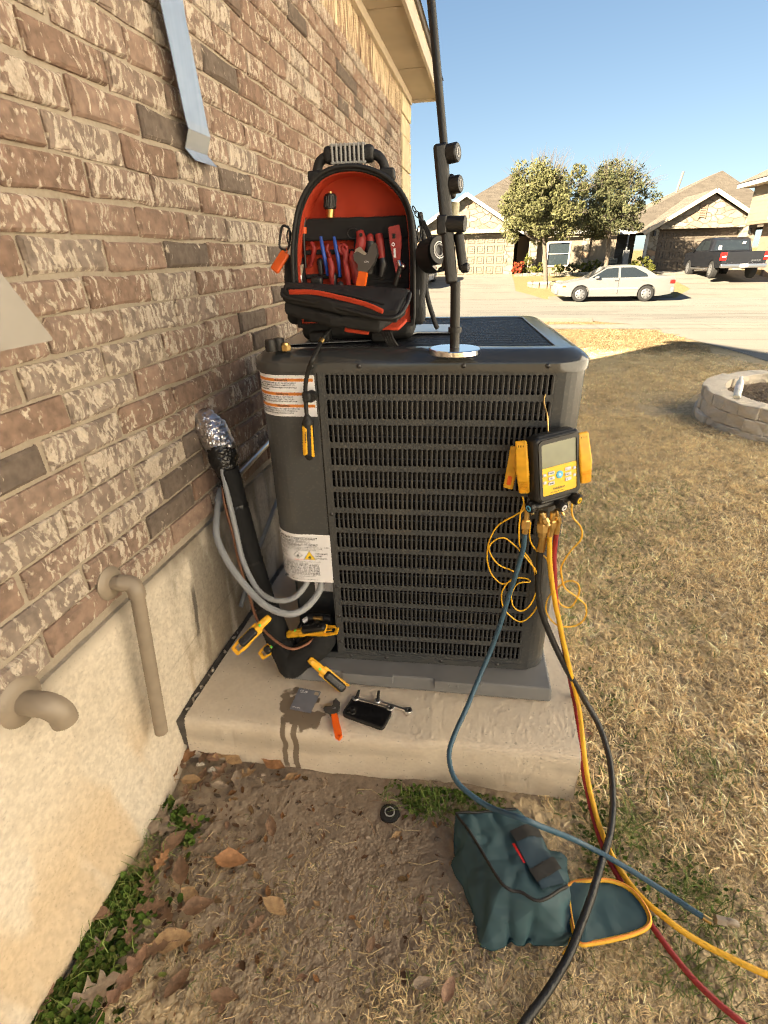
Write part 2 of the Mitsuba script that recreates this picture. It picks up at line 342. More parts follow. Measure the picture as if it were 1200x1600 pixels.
def found_col(p, n, uv):
    f = fbm(p.y * 4, p.z * 4, 1.0, 4); g = fbm(p.y * 120, p.z * 120, 5.0, 3); f2 = fbm(p.y * 9, p.z * 2.6, 8.0, 4)
    c = mix((.46, .395, .305), (.63, .57, .48), .65 * f + .35 * g)
    c = mix(c, (.50, .375, .235), .7 * smoothstep(.40, .62, f2) * smoothstep(.52, .12, p.z))
    c = mix(c, (.135, .115, .09), .65 * smoothstep(.50, .72, f2 + .14 * smoothstep(.9, 1.5, p.y)) * smoothstep(.85, 1.25, p.y))
    st = smoothstep(.016, .006, dr.abs(p.y - 1.265 - .12 * (p.z - .40) + .02 * (f - .5))) * smoothstep(.30, .36, p.z) * smoothstep(.56, .48, p.z)
    c = mix(c, (.05, .042, .036), .8 * st * smoothstep(.25, .5, fbm(p.y * 60, p.z * 25, 2.0, 3) + .1))
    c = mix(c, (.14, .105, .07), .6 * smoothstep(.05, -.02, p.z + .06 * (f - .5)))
    c = c * (1 - .12 * smoothstep(.76, .82, fbm(p.y * 130, p.z * 130, 3.0, 2)) - .16 * smoothstep(.006, .002, dr.abs(p.z - .335 + .012 * (f - .5))) * smoothstep(.4, .6, fbm(p.y * 6, 2.0, 1.0, 2)))
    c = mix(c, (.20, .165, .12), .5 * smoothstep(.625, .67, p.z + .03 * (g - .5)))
    return c * (.86 + .28 * g)
PB('foundation_stucco', proc(found_col), .95, lambda p, n, uv: fbm(p.y * 150, p.z * 150, p.x * 150, 3) + 1.0 * fbm(p.y * 14, p.z * 14, 1.0, 3), .006, specular=.1)

house = thing('brick_house', 'brown and cream brick house wall with tan eave along the left side', 'house')
labels[house]['kind'] = 'thing'
YB, YE = -8.0, 6.42
def wall_slab(x, y0, y1, z0, z1): return bx(x - .12, x, y0, y1, z0, z1)
part(house, 'mortar', wall_slab(WX - .011, YB, YE, .66, 2.95), 'house_mortar')
fy, fz = np.linspace(-.3, 3.4, 150), np.linspace(-.12, .668, 46)
def found_x(Y, Zv):
    p = np.stack([Y, Zv, Y * 0], -1)
    return WX + .004 + .022 * (meshkit.fbm(p * 3.2, 3) - .5) * sstep(.66, .4, Zv) + .006 * (meshkit.fbm(p * 14, 3) - .5) + .045 * sstep(.16, -.02, Zv + .12 * (meshkit.noise(p * 5) - .5)) * sstep(1.15, .9, Y)
fm = grid(fy, fz, found_x); fv = np.asarray(fm.vertices); fm = trimesh.Trimesh(np.column_stack([fv[:, 2], fv[:, 0], fv[:, 1]]), fm.faces, process=False)
lip = bx(WX - .13, WX + .002, -.3, 3.4, .60, .668)
part(house, 'foundation', cat(fm, lip, bx(WX - .13, WX, 3.4, YE, -.6, .668), bx(WX - .13, WX, YB, -.3, -.6, .668)), 'foundation_stucco', smooth=50)

def brick_mesh(seed, L=.2455, Hh=.0690, D=.03):
    r = np.random.default_rng(seed); us, vs = np.array([0, .03, .5, .97, 1]) * L - L / 2, np.array([0, .12, .88, 1]) * Hh - Hh / 2
    U, V = np.meshgrid(us, vs, indexing='ij'); X = np.zeros_like(U); edge = (U == us[0]) | (U == us[-1]) | (V == vs[0]) | (V == vs[-1])
    X = np.where(edge, -.0055, 0) + r.normal(0, .0017, U.shape)
    U2, V2 = U + r.normal(0, .0019, U.shape), V + r.normal(0, .0021, U.shape)
    n = U.size; ny = 4; i, j = np.meshgrid(np.arange(4), np.arange(3), indexing='ij'); a = (i * ny + j).ravel()
    f = [np.stack([a, a + ny, a + ny + 1], 1), np.stack([a, a + ny + 1, a + 1], 1)]
    v = np.stack([X, U2, V2], -1).reshape(-1, 3)
    rim = [i * ny for i in range(5)] + [4 * ny + j for j in range(1, 4)] + [i * ny + 3 for i in range(3, -1, -1)] + [2, 1]
    back = v[rim].copy(); back[:, 0] = -D; v = np.vstack([v, back]); m = len(rim); k = np.arange(m); rm = np.array(rim)
    f += [np.stack([rm[k], n + k, n + (k + 1) % m], 1), np.stack([rm[k], n + (k + 1) % m, rm[(k + 1) % m]], 1)]
    return trimesh.Trimesh(v, np.vstack(f), process=False)
variants = [brick_mesh(s) for s in range(10)]; vplys = [mikit.ply(m, 'house_brick', 20) for m in variants]
spots = []
for k in range(-1, 25):
    off = 1.15 if k % 2 else 1.25; zc = Z0 + (k + .5) * COURSE
    if k == -1: zc = Z0 - .0 ; continue
    i = math.ceil((-.4 - off) / BL)
    while off + i * BL < 5.85:
        y0 = off + i * BL; y1 = y0 + BL
        jit = rng.uniform(-.003, .003); spots.append(((y0 + y1) / 2 + jit, zc + rng.uniform(-.0015, .0015), (min(y1, 5.86) - y0 - .0115) / .2455)); i += 1
spots.sort(key=lambda s: (s[0] * .9 - .0) ** 2 + .9 ** 2 + .3 * (s[1] - 1.5) ** 2 + (100 if s[0] < .28 else 0))
rest = []
for n_, (yc, zc, sc) in enumerate(spots):
    q = rng.randrange(10); M = T().translate([WX + rng.uniform(-.0015, .0015), yc, zc]).rotate([1, 0, 0], rng.uniform(-.4, .4)).scale([1, sc, 1])
    if n_ < 290: part(house, 'brick', vplys[q], None, to=M)
    else: rest.append(xf(variants[q], np.array(M.matrix, float)))
part(house, 'distant_bricks', cat(rest), 'house_brick', smooth=20, kind='stuff')
# bottom bed and soldier course (bricks on end under the eave)
def soldier_col(p, n, uv):
    i = dr.floor(p.y / .0775); r, r3 = cell_rand(i, 1, 1), cell_rand(i, 2, 5)
    s = fbm(p.y * 60 + 9 * r, p.z * 9 + 5 * r, 3.0, 4)
    return mix(mix((.21, .135, .085), (.30, .21, .14), r), (.56, .45, .30), smoothstep(.40, .56, s + .15 * (r3 - .5)))
PB('soldier_brick', proc(soldier_col), .9, brick_bump, .006, specular=.2)
sol = [brick_mesh(50 + s, .069, .225) for s in range(4)]; srest = []
sply = [mikit.ply(m, 'soldier_brick', 20) for m in sol]
i = 0; y = .0775 * 20
while y < 5.84:
    M = T().translate([WX + rng.uniform(-.004, .004), y + .03875, 2.745])
    if i % 1 == 0 and 3.2 < y: part(house, 'soldier_brick', sply[i % 4], None, to=M)
    else: srest.append(xf(sol[i % 4], np.array(M.matrix, float)))
    y += .0775; i += 1
part(house, 'distant_soldier_bricks', cat(srest), 'soldier_brick', kind='stuff')
# pale limestone corner
PB('corner_limestone', proc(lambda p, n, uv: mix((.42, .34, .20), (.62, .54, .36), fbm(p.y * 12, p.z * 12, p.x * 12, 4))), .9, lambda p, n, uv: fbm(p.x * 30, p.y * 30, p.z * 30, 4), .02, 2e-3)
z = .70
while z < 2.84:
    hgt = min(rng.uniform(.12, .30), 2.86 - z)
    part(house, 'corner_stone', cbx(WX - .10, WX + rng.uniform(.004, .014), 5.865 + rng.uniform(0, .02), YE + rng.uniform(.0, .03), z, z + hgt - .010, .012), 'corner_limestone', smooth=40)
    z += hgt
P('tan_trim', mottled((.50, .42, .31), .12, 5), .6)
P('soffit_board', mottled((.37, .305, .22), .25, 3), .8)
P('roof_shingle', mottled((.10, .085, .07), .5, 14), .95)
part(house, 'frieze_board', bx(WX - .02, WX + .022, YB, 6.44, 2.862, 2.925), 'tan_trim')
part(house, 'soffit', bx(WX - .05, -.655, YB, 6.55, 2.926, 2.945), 'soffit_board')
for i in range(4): part(house, 'soffit_batten', bx(WX + .023, -.657, 5.55 - 1.22 * i - .012, 5.55 - 1.22 * i + .012, 2.921, 2.9255), 'soffit_board')
part(house, 'fascia', bx(-.653, -.630, YB, 6.572, 2.905, 3.06), 'tan_trim')
part(house, 'end_fascia', bx(-1.15, -.655, 6.552, 6.570, 2.905, 3.06), 'tan_trim')
part(house, 'drip_edge', bx(-.629, -.612, YB, 6.585, 3.03, 3.075), 'roof_shingle')
# the roof: eave along the wall, with an unseen slanted side and ridge shaped to cast the yard shadow
rv = np.array([(-.60, YB, 3.07), (-.60, 6.59, 3.07), (-3.15, 3.5, 3.07), (-9.5, 3.5, 3.07), (-9.5, YB, 3.07), (-2.75, .75, 5.15), (-4.6, -1.0, 5.9), (-4.6, YB, 5.9)])
rf = np.array([(0, 1, 5), (0, 5, 6), (0, 6, 7), (1, 2, 5), (2, 6, 5), (2, 3, 6), (3, 4, 6), (4, 7, 6), (0, 7, 4), (0, 4, 3), (0, 3, 2), (0, 2, 1)])
part(house, 'roof', trimesh.Trimesh(rv, rf, process=False), 'roof_shingle')
part(house, 'rear_wall', cat(bx(-9.3, WX - .14, YB, 3.3, -.6, 3.06), ext(Polygon([(WX - .13, YE), (WX - .13, 3.3), (-3.0, 3.3), (-3.0, 3.9)]), 3.6, tr(0, 0, -.6))), 'house_mortar')

# ================================================================ ADDED HOUSE, unseen right of the frame, bouncing sunlight into the shade
P('white_siding', mottled((.85, .85, .84), .03, 2), .8)
nh = thing('added_bounce_house', 'added white two storey house, unseen, bouncing sunlight into the yard', 'house')
part(nh, 'wall', bx(5.8, 17, -14, 8.0, -.8, 6.2), 'white_siding')
for i in range(28): part(nh, 'siding_board', bx(5.775, 5.799, -14, 8.0, -.3 + .22 * i, -.095 + .22 * i), 'white_siding')
part(nh, 'roof', trimesh.Trimesh(np.array([(5.4, -14.4, 6.1), (5.4, 8.4, 6.1), (17.4, 8.4, 6.1), (17.4, -14.4, 6.1), (11.7, -8.5, 9.0), (11.7, 2.5, 9.0)]), np.array([(0, 1, 5), (0, 5, 4), (1, 2, 5), (2, 3, 4), (2, 4, 5), (3, 0, 4), (0, 3, 2), (0, 2, 1)]), process=False), 'roof_shingle')

# ================================================================ SLAB, BASE PAD, CONDENSING UNIT
def slab_col(p, n, uv):
    f = fbm(p.x * 5, p.y * 5, p.z * 5, 4); g = fbm(p.x * 110, p.y * 110, p.z * 110, 3)
    c = mix((.46, .385, .295), (.65, .565, .45), .5 * f + .5 * g)
    c = mix(c, (.30, .25, .19), .45 * smoothstep(.48, .7, fbm(p.x * 3, p.y * 3 + 4, p.z * 9, 4)) * smoothstep(.155, .10, p.z))
    w = (fbm(p.x * 26, p.y * 26, 2.0, 3) - .5) * .085
    d1 = dr.sqrt(dr.square((p.x + .555) / 1.0) + dr.square((p.y - 1.165) / 1.0)); d2 = dr.sqrt(dr.square((p.x + .515) / 1.35) + dr.square((p.y - 1.105) / .7))
    wet = dr.maximum(smoothstep(.060, .050, d1 + w), smoothstep(.056, .046, d2 + w))
    top = smoothstep(1.112, 1.10, p.y)
    run1 = smoothstep(.010, .007, dr.abs(p.x + .556 + .25 * (p.y - 1.05) + .02 * (fbm(p.z * 20, p.y * 20, 0.0, 2) - .5))); run2 = smoothstep(.011, .008, dr.abs(p.x + .522 + .02 * (fbm(p.z * 20, p.y * 20, 4.0, 2) - .5)))
    wet = dr.maximum(wet, top * dr.maximum(run1 * smoothstep(-.02, .01, p.z - .0), run2 * smoothstep(-.03, .0, p.z)) * smoothstep(1.0, 1.02, p.y))
    pock = smoothstep(.76, .80, fbm(p.x * 110, p.y * 110, p.z * 110, 2))
    c = c * (1 - .3 * pock)
    return mix(c, (.125, .09, .06), wet * .88)
PB('slab_concrete', proc(slab_col), .92, lambda p, n, uv: fbm(p.x * 120, p.y * 120, p.z * 120, 3), .004, 1e-3, specular=.15)
def slab_mesh():
    c = [(-.895, 1.030), (.352, 1.105), (.325, 2.55), (-.905, 2.55)]
    fl, fr = np.array(c[0]), np.array(c[1]); us = np.linspace(0, 1, 170)
    prof = [(-.30, -.005), (-.12, -.008), (-.05, -.004), (0.0, .0), (.05, .003), (.10, .003), (.135, .004), (.152, .008), (.160, .015), (.1645, .026), (.166, .045), (.166, .15), (.166, .5), (.166, 1.44)]
    rows = []
    for zz, dy in prof:
        b = fl + us[:, None] * (fr - fl) + np.array([0, 1.0]) * dy
        pz = np.stack([b[:, 0], b[:, 1], us * 0 + zz], -1)
        amp = .010 if dy < .05 else .0
        d = (meshkit.fbm(pz * 7, 4) - .5) * amp * 2 + (meshkit.fbm(pz * 30, 3, 4) - .5) * amp * .6
        b = b + np.array([0.0, -1.0]) * d[:, None]
        rows.append(np.column_stack([b, us * 0 + zz + (meshkit.fbm(np.stack([b[:, 0] * 6, b[:, 1] * 6, us * 0], -1), 3) - .5) * .0012]))
    R_ = np.array(rows); nr_, nc = R_.shape[:2]
    i, j = np.meshgrid(np.arange(nr_ - 1), np.arange(nc - 1), indexing='ij'); a = (i * nc + j).ravel()
    m = trimesh.Trimesh(R_.reshape(-1, 3), np.vstack([np.stack([a, a + 1, a + nc + 1], 1), np.stack([a, a + nc + 1, a + nc], 1)]), process=False)
    side = []
    for col in (0, nc - 1):
        s = R_[:, col]; o = len(s); v = np.vstack([s, np.column_stack([s[:, :2], s[:, 2] * 0 - .3])]); v[o:, 1] = s[:, 1]
        # right side: follows the profile, then runs back
        side.append((v, o))
    v, o = side[1]; k = np.arange(o - 1); ms = trimesh.Trimesh(v, np.vstack([np.stack([k, k + 1, o + k + 1], 1), np.stack([k, o + k + 1, o + k], 1)]), process=False)
    return cat(m, ms)
single('concrete_slab', slab_mesh(), 'slab_concrete', 'weathered tan concrete slab with a wet stain carrying the grey air conditioner', 'slab', smooth=40)

MU = frame((-.445, 1.335, 0), (math.cos(.075), math.sin(.075), 0), (-math.sin(.075), math.cos(.075), 0), (0, 0, 1))
def U(m): return xf(m, MU)
def upt(x, y, z): return (MU @ [x, y, z, 1])[:3]
PB('pad_plastic', mottled((.155, .155, .155), .08, 30), .55, lambda p, n, uv: fbm(p.x * 400, p.y * 400, p.z * 400, 2), .0012, 5e-4)
bp = thing('base_pad', 'grey plastic base pad with raised lettering under the air conditioner', 'base pad')
MP = frame((-.445, 1.262, 0), (math.cos(.05), math.sin(.05), 0), (-math.sin(.05), math.cos(.05), 0), (0, 0, 1))
part(bp, 'deck', xf(hullsph([(x, y, z, r) for x in (-.178, .718) for y in (.018, .93) for z, r in ((.180, .012), (.219, .008))], 12), MP), 'pad_plastic', smooth=40)
for x0, x1 in ((.03, .205), (.345, .50)):
    part(bp, 'lug', xf(cbx(x0, x1, -.0012, .02, .197, .2285, .002), MP), 'pad_plastic', smooth=40)
part(bp, 'raised_lettering', xf(xf(meshkit.text_mesh('PolarPad', .016, .0016, True), np.array([[1, 0, 0, .385], [0, 0, -1, -.0008], [0, 1, 0, .204], [0, 0, 0, 1.0]])), MP), 'pad_plastic')

P('unit_paint', proc(lambda p, n, uv: mix((.045, .048, .050), (.090, .084, .073), .30 * smoothstep(.48, .78, fbm(p.x * 14, p.y * 14, p.z * 5, 4)) + .25 * smoothstep(.62, .70, fbm(p.x * 160, p.y * 160, p.z * 160, 2)))), .34, specular=.5)
P('cap_paint', (.036, .038, .039), .14, specular=.6, clearcoat=.4, clearcoat_gloss=.9)
P('coil_fin', proc(lambda p, n, uv: mi.Color3f(.009, .009, .0095) * (.4 + 1.0 * smoothstep(.2, .8, noise(p.z * 420, p.x * 3, 0.0)))), .4, metallic=.5)
ac = thing('air_conditioner', 'dark grey condensing unit with louvred front and two white labels', 'air conditioner')
UX0, UX1, UY1, RAD, UZ0, UZ1 = -.180, .712, .865, .085, .236, 1.236
def outline(inset=0.0, n=8, x0=UX0, x1=UX1, y0=0.0, y1=UY1, r=RAD):
    x0, x1, y0, y1 = x0 + inset, x1 - inset, y0 + inset, y1 - inset; r = max(r - inset, .018); p = []
    for cx, cy, a0 in ((x1 - r, y0 + r, -90), (x1 - r, y1 - r, 0), (x0 + r, y1 - r, 90), (x0 + r, y0 + r, 180)):
        for a in np.linspace(a0, a0 + 90, n): p.append((cx + r * math.cos(math.radians(a)), cy + r * math.sin(math.radians(a))))
    return np.array(p)
def loft(levels, n=8, **kw):
    L = [np.column_stack([outline(i, n, **kw), np.full(4 * n, z)]) for i, z in levels]; c = 4 * n; v = np.vstack(L); f = []
    for a in range(len(L) - 1):
        k = np.arange(c); f += [np.stack([a * c + k, a * c + (k + 1) % c, (a + 1) * c + (k + 1) % c], 1), np.stack([a * c + k, (a + 1) * c + (k + 1) % c, (a + 1) * c + k], 1)]
    return trimesh.Trimesh(v, np.vstack(f), process=False)
# perimeter walk: s = 0 at the left edge of the front panel, growing to the left and round the corner
def wall_at(s, off=0.0):
    """local (x, y) and outward normal on the left service corner, s metres left of the front panel"""
    x = -s; xc = UX0 + RAD
    if x >= xc: return np.array([x, -off]), np.array([0, -1.0])
    a = (xc - x) / RAD
    if a < math.pi / 2:
        nx, ny = -math.sin(a), -math.cos(a); return np.array([xc + nx * (RAD + off), RAD + ny * (RAD + off)]), np.array([nx, ny])
    y = RAD + (a - math.pi / 2) * RAD; return np.array([UX0 - off, y]), np.array([-1.0, 0])
def strip(s0, s1, z0, z1, off, th=.0015, n=26):
    P0 = np.array([wall_at(s, off)[0] for s in np.linspace(s0, s1, n)])
    return ext(LineString(P0).buffer(th / 2, cap_style=2, quad_segs=2), z1 - z0, tr(0, 0, z0))
part(ac, 'service_panel', U(strip(.0015, .95, .556, UZ1 - .012, 0, .003, 60)), 'unit_paint', smooth=30)
part(ac, 'rear_left_panel', U(strip(.30, .95, UZ0, .555, 0, .003, 30)), 'unit_paint', smooth=30)
def right_at(n=40):
    o = outline(); pts = [(.650, 0.0)] + [tuple(q) for q in o[:9]] + [(UX1, .45), (UX1, .78), tuple(o[15]), (.1, UY1), (-.1, UY1)]
    return LineString(pts).buffer(.0015, cap_style=2, quad_segs=2)
part(ac, 'corner_post', U(ext(right_at(), UZ1 - UZ0 - .012, tr(0, 0, UZ0))), 'unit_paint', smooth=30)
part(ac, 'bottom_rail', U(loft([(-.003, .230), (-.003, .251), (.002, .253)])), 'unit_paint', smooth=35)
# recess behind the removed access cover
part(ac, 'valve_recess', U(cat(bx(-.168, .0, .135, .139, .25, .57), bx(-.002, .0015, .0, .14, .25, .57), bx(-.165, 0, 0.02, .14, .556, .560), bx(-.165, .0, .0, .14, .231, .236))), 'unit_paint')
part(ac, 'wiring_sticker', U(bx(-.100, -.006, .128, .1315, .42, .55)), 'white_paper')
part(ac, 'sticker_print', U(cat([bx(-.094, -.014 - .02 * (i % 3), .1268, .1279, .53 - i * .0145, .533 - i * .0145) for i in range(6)])), 'ink')
# louvred front panel: 14 stamped rows
ZT, NROW, PX0, PX1 = 1.229, 14, .0, .648
tops = [(0.031, 0.000, 1.220)[2], (0.029, 0.000, 0.325)[2]]
pitch = (tops[0] - tops[1]) / 13; slot_h = pitch * .765; NS = 43; sx0, sx1 = .024, .622; sp = (sx1 - sx0) / NS
def row_mesh(zt):
    sw, z1, z0 = sp * .70, zt, zt - slot_h
    hi, lo = (zt + (pitch - slot_h) / 2, zt - slot_h - (pitch - slot_h) / 2)
    holes = [rrect(sx0 + i * sp, sx0 + i * sp + sw, z0, z1, sw * .48, 3) for i in range(NS)]
    pl = Polygon(sbox(sx0 - .006, lo, sx1 + .004, hi).exterior.coords, [h.exterior.coords[::-1] for h in holes])
    return xf(ext(pl, .0012), XZ)
def lips(zt):
    out = []; sw = sp * .70; z1, z0 = zt - .002, zt - slot_h + .002
    prof = [(.10, 0), (.40, .0016), (.65, .0026), (.90, .0030), (1.10, .0022), (1.18, .0008)]
    for i in range(NS):
        xr = sx0 + i * sp + sw; v = []
        for t, d in prof:
            px = xr - sp * .22 + t * sp * .46; e = .006 * (1 - min(1, d / .003))
            v += [(px, -.0012 - d, z0 + .004 * (1 - d / .004)), (px, -.0012 - d, z1 - .004 * (1 - d / .004))]
        k = np.arange(len(prof) - 1) * 2
        out.append(trimesh.Trimesh(np.array(v), np.vstack([np.stack([k, k + 2, k + 3], 1), np.stack([k, k + 3, k + 1], 1)]), process=False))
    return cat(out)
for r_ in range(NROW):
    zt = tops[0] - r_ * pitch
    part(ac, 'louvre_row', U(cat(row_mesh(zt), lips(zt))), 'unit_paint', smooth=35)
gap = (pitch - slot_h) / 2; zlo = tops[1] - slot_h - gap; zhi = tops[0] + gap
fr = Polygon(sbox(PX0 + .003, .253, PX1 - .002, 1.2335).exterior.coords, [sbox(sx0 - .006, zlo, sx1 + .004, zhi).exterior.coords[::-1]])
part(ac, 'panel_frame', U(xf(ext(fr, .0020), XZ)), 'unit_paint')
part(ac, 'panel_groove', U(bx(-.001, .0028, .0008, .004, .25, 1.234)), 'black_plastic')
part(ac, 'panel_groove', U(bx(.6462, .6498, .0008, .004, .25, 1.234)), 'black_plastic')
part(ac, 'coil', U(cat(bx(.0, .65, .028, .034, .25, 1.23), bx(.66, .665, .1, .8, .25, 1.23))), 'coil_fin')
part(ac, 'coil_tubes', U(cat([cyl((.01, .024, .27 + i * .0335), (.64, .024, .27 + i * .0335), .0022, seg=6) for i in range(29)])), 'dark_steel')
def screw(x, z, y=-.0022, r=.0052):
    k = part(ac, 'screw', U(xf(lathe([(0, .0032), (r * .5, .0030), (r * .8, .002), (r, .0008), (r * 1.25, 0), (0, 0)], 10, '-y'), tr(x, y, z))), 'dark_steel', smooth=30)
for x, z in ((.012, .80), (.012, .535), (.012, .415), (.012, .305), (.045, .2445), (.17, .2445), (.36, .2445), (.55, .2445)): screw(x, z, -.0035 if z < .25 else -.0022)
for x in (-.01, .118, .39, .60): screw(x, 1.2435, -.0105)
# moulded cap with a bevelled rim
part(ac, 'cap', U(loft([(.006, 1.226), (-.009, 1.2262), (-.009, 1.248), (-.006, 1.2535), (.004, 1.262), (.018, 1.2715), (.034, 1.2775), (.042, 1.2785), (.078, 1.2785), (.081, 1.277), (.082, 1.2745), (.083, 1.262), (.083, 1.225)], 10)), 'cap_paint', smooth=32)
P('fan_slat', (.010, .0115, .015), .38)
sl = []
yy = .088
while yy < .780:
    sl.append(cbx(.0 + UX0 + .083, UX1 - .083, yy, yy + .006, 1.262, 1.2735, .001, 6)); yy += .0135
part(ac, 'fan_guard', U(cat(sl)), 'fan_slat', kind='stuff')
for x in (-.02, .13, .27, .41, .55): part(ac, 'guard_brace', U(bx(x, x + .008, .083, .782, 1.252, 1.2615)), 'fan_slat')
part(ac, 'fan_well', U(bx(UX0 + .03, UX1 - .03, .03, UY1 - .03, 1.19, 1.20)), 'black_plastic')
part(ac, 'rear_shell', U(loft([(.012, .26), (.012, 1.22)], 8, y0=.15)), 'black_plastic')

# ---- the two labels, bent round the service corner
ZOFF = .006
def bend(mesh, off):
    """mesh in (s, z, depth): s runs to the right from the label's left end"""
    v = np.asarray(mesh.vertices); out = np.empty_like(v)
    for q in range(len(v)):
        p0, nn = wall_at(-v[q, 0], off); p1 = p0 + nn * v[q, 2]; out[q] = (p1[0], p1[1], v[q, 1] + ZOFF)
    return U(trimesh.Trimesh(out, mesh.faces, process=False))
def flat_rect(s0, s1, z0, z1, d, n=22):
    m = grid(np.linspace(s0, s1, n), np.linspace(z0, z1, 2), lambda X, Y: X * 0 + d); return m
def txt(s, x, z, h, d=.0004, bold=False, w=None):
    m = meshkit.text_mesh(s, h, .0002, bold)
    if w: m.apply_scale((w / m.extents[0], 1, 1))
    m.apply_translation((x, z, d)); return m
wl = part(ac, 'warning_label', bend(flat_rect(-.218, -.006, 1.098, 1.212, 0), .0022), 'white_paper', label='white label with three orange warning bars')
for k_, (zb, head, lines) in enumerate(((1.1985, 'WARNING', ['USE OF ELECTRIC SHOCK CAN CAUSE INJURY OR DEATH', 'DISCONNECT ALL REMOTE ELECTRIC POWER SUPPLIES', 'BEFORE SERVICING. PUT COMPARTMENT BACK IN PLACE', 'BEFORE USING AGAIN.']),
                                        (1.1605, 'WARNING', ['ROTATING FAN HAZARD. ELECTRICAL TO BE INSIDE', 'DO NOT REMOVE TOP OR OTHER PANELS UNLESS ALL', 'COMPARTMENT AND DISCONNECTION MADE SAFE FIRST', 'IN SERVICE.']),
                                        (1.1275, 'WARNING', ['PRODUCT IS UNDER ELECTRICAL VOLTAGE AND PRESSURE', 'ONLY SERVICE BY TRAINED PEOPLE, READ THE MANUAL', 'BEFORE SERVICE CAPABLE AND INSTALLED PARTS']))):
    part(wl, 'orange_bar', bend(flat_rect(-.192, -.010, zb - .0035, zb + .0045, .0003), .0022), 'warning_orange')
    part(wl, 'print', bend(cat([txt('▲' if False else head, -.118, zb - .0022, .0052, .0006, True)] + [txt(t, -.190, zb - .0092 - .0062 * j, .0034, .0004, True) for j, t in enumerate(lines)]), .0022), 'ink')
part(wl, 'hand_symbol', bend(cat(flat_rect(-.206, -.200, 1.112, 1.124, .0004, 3), flat_rect(-.208, -.206, 1.118, 1.129, .0004, 3), flat_rect(-.204, -.202, 1.124, 1.132, .0004, 3)), .0022), 'ink')
ZOFF = .087
rl = part(ac, 'refrigerant_label', bend(flat_rect(-.205, .002, .462, .640, 0, 30), .0024), 'white_paper', label='curling white label with flame symbols')
rows_ = [('FLAMMABLE REFRIGERANT', .620, .0085), ('IN TRAINED SERVICE', .6085, .0085), ('ON REFRIGERANT TUBING', .597, .0085), ('NOT DEVICES WHICH MAY', .522, .0085), ('NOT BE INSTALLED IN THE', .511, .0085), ('LISTED DEVICES LISTED FOR', .500, .0085), ('SERVICE. SEE INSTRUCTIONS', .489, .0085)]
for q_ in (rows_[:3], rows_[3:]): part(rl, 'large_print', bend(cat([txt(t, -.185, z, h, .0003, True, .145 if len(t) > 19 else None) for t, z, h in q_]), .0024), 'ink', kind='stuff')
small = [txt(t, -.185, z, .0036, .0003) for t, z in (('THIS EQUIPMENT CONTAINS A MILDLY FLAMMABLE REFRIGERANT UNDER', .591), ('PRESSURE. SERVICE ONLY BY QUALIFIED PERSONNEL WITH TOOLS', .5855), ('APPROVED FOR USE WITH THIS REFRIGERANT. SEE MANUAL.', .580), ('REFER TO MANUAL', .568), ('FOR SAFE USE', .562), ('AND DISPOSAL', .556), ('INSTALL PER CODE', .550), ('ANY LEAK MUST BE REPAIRED BEFORE THE UNIT IS CHARGED', .538), ('KEEP AWAY FROM SPARKS AND OPEN FLAME', .532), ('REPLACE PARTS ONLY WITH THE SAME RATED PARTS', .481), ('DO NOT OPERATE WITHOUT COVERS', .475), ('CONFORMS TO STANDARDS FOR OUTDOOR EQUIPMENT', .469))]
part(rl, 'small_print', bend(cat(small), .0024), 'ink')
part(rl, 'safety_group_print', bend(cat([txt(t, -.050, z, .0055, .0003, True) for t, z in (('Refrigerant', .568), ('Safety', .559), ('Group A2L', .550))]), .0024), 'ink')
def polyflat(pts, d): 
    m = trimesh.creation.triangulate_polygon(Polygon(pts), engine='earcut'); v, f = m; return trimesh.Trimesh(np.column_stack([v, np.full(len(v), d)]), f, process=False)
P('label_yellow', (.82, .56, .03), .5)
part(rl, 'hazard_triangle', bend(polyflat([(-.086, .549), (-.052, .549), (-.069, .578)], .0005), .0024), 'label_yellow')
part(rl, 'hazard_outline', bend(cat(polyflat([(-.089, .5475), (-.049, .5475), (-.069, .5805)], .0004), polyflat([(-.122, .563), (-.107, .549), (-.092, .563), (-.107, .578)], .0003)), .0024), 'ink')
part(rl, 'hazard_diamond', bend(polyflat([(-.1195, .563), (-.107, .5515), (-.0945, .563), (-.107, .5755)], .0006), .0024), 'white_paper')
part(rl, 'flame_symbol', bend(cat([polyflat([(x - .004, z), (x + .004, z), (x + .0046, z + .006), (x + .001, z + .012), (x - .0005, z + .008), (x - .0042, z + .006)], .0009) for x, z in ((-.107, .557), (-.069, .552))]), .0024), 'ink')
part(rl, 'red_bar', bend(flat_rect(-.123, -.089, .5455, .5472, .0004, 4), .0024), 'orange_plastic')

# ================================================================ ACROSS THE STREET
def stone_col(lo, hi, rust, s=2.9):
    def fn(p, n, uv):
        u = (p.x + p.y) * s * .62 + .35 * noise(p.z * 5, p.x * 5, 0.0); v = p.z * s * 1.15
        a, b, c = voronoi(u, v); j = smoothstep(.02, .09, b - a)
        col = mix(lo, hi, .5 * c + .5 * fbm(p.x * 6, p.z * 6, p.y, 3)); col = mix(col, rust, smoothstep(.86, .93, c) * .7)
        return mix((.19, .165, .125), col, j)
    return proc(fn, 4e-3)
def stone_bump(p, n, uv):
    a, b, c = voronoi((p.x + p.y) * 2.9 * .62 + .35 * noise(p.z * 5, p.x * 5, 0.0), p.z * 2.9 * 1.15)
    return smoothstep(.0, .12, b - a) + .5 * c
PB('facade_stone', stone_col((.155, .13, .095), (.36, .33, .27), (.27, .16, .085)), .9, stone_bump, .05, 8e-3)
P('facade_stucco', mottled((.23, .19, .14), .1, 1.5), .9)
P('door_beige', (.20, .17, .125), .6)
P('door_taupe', (.15, .122, .094), .6)
P('white_trim', (.40, .395, .375), .6)
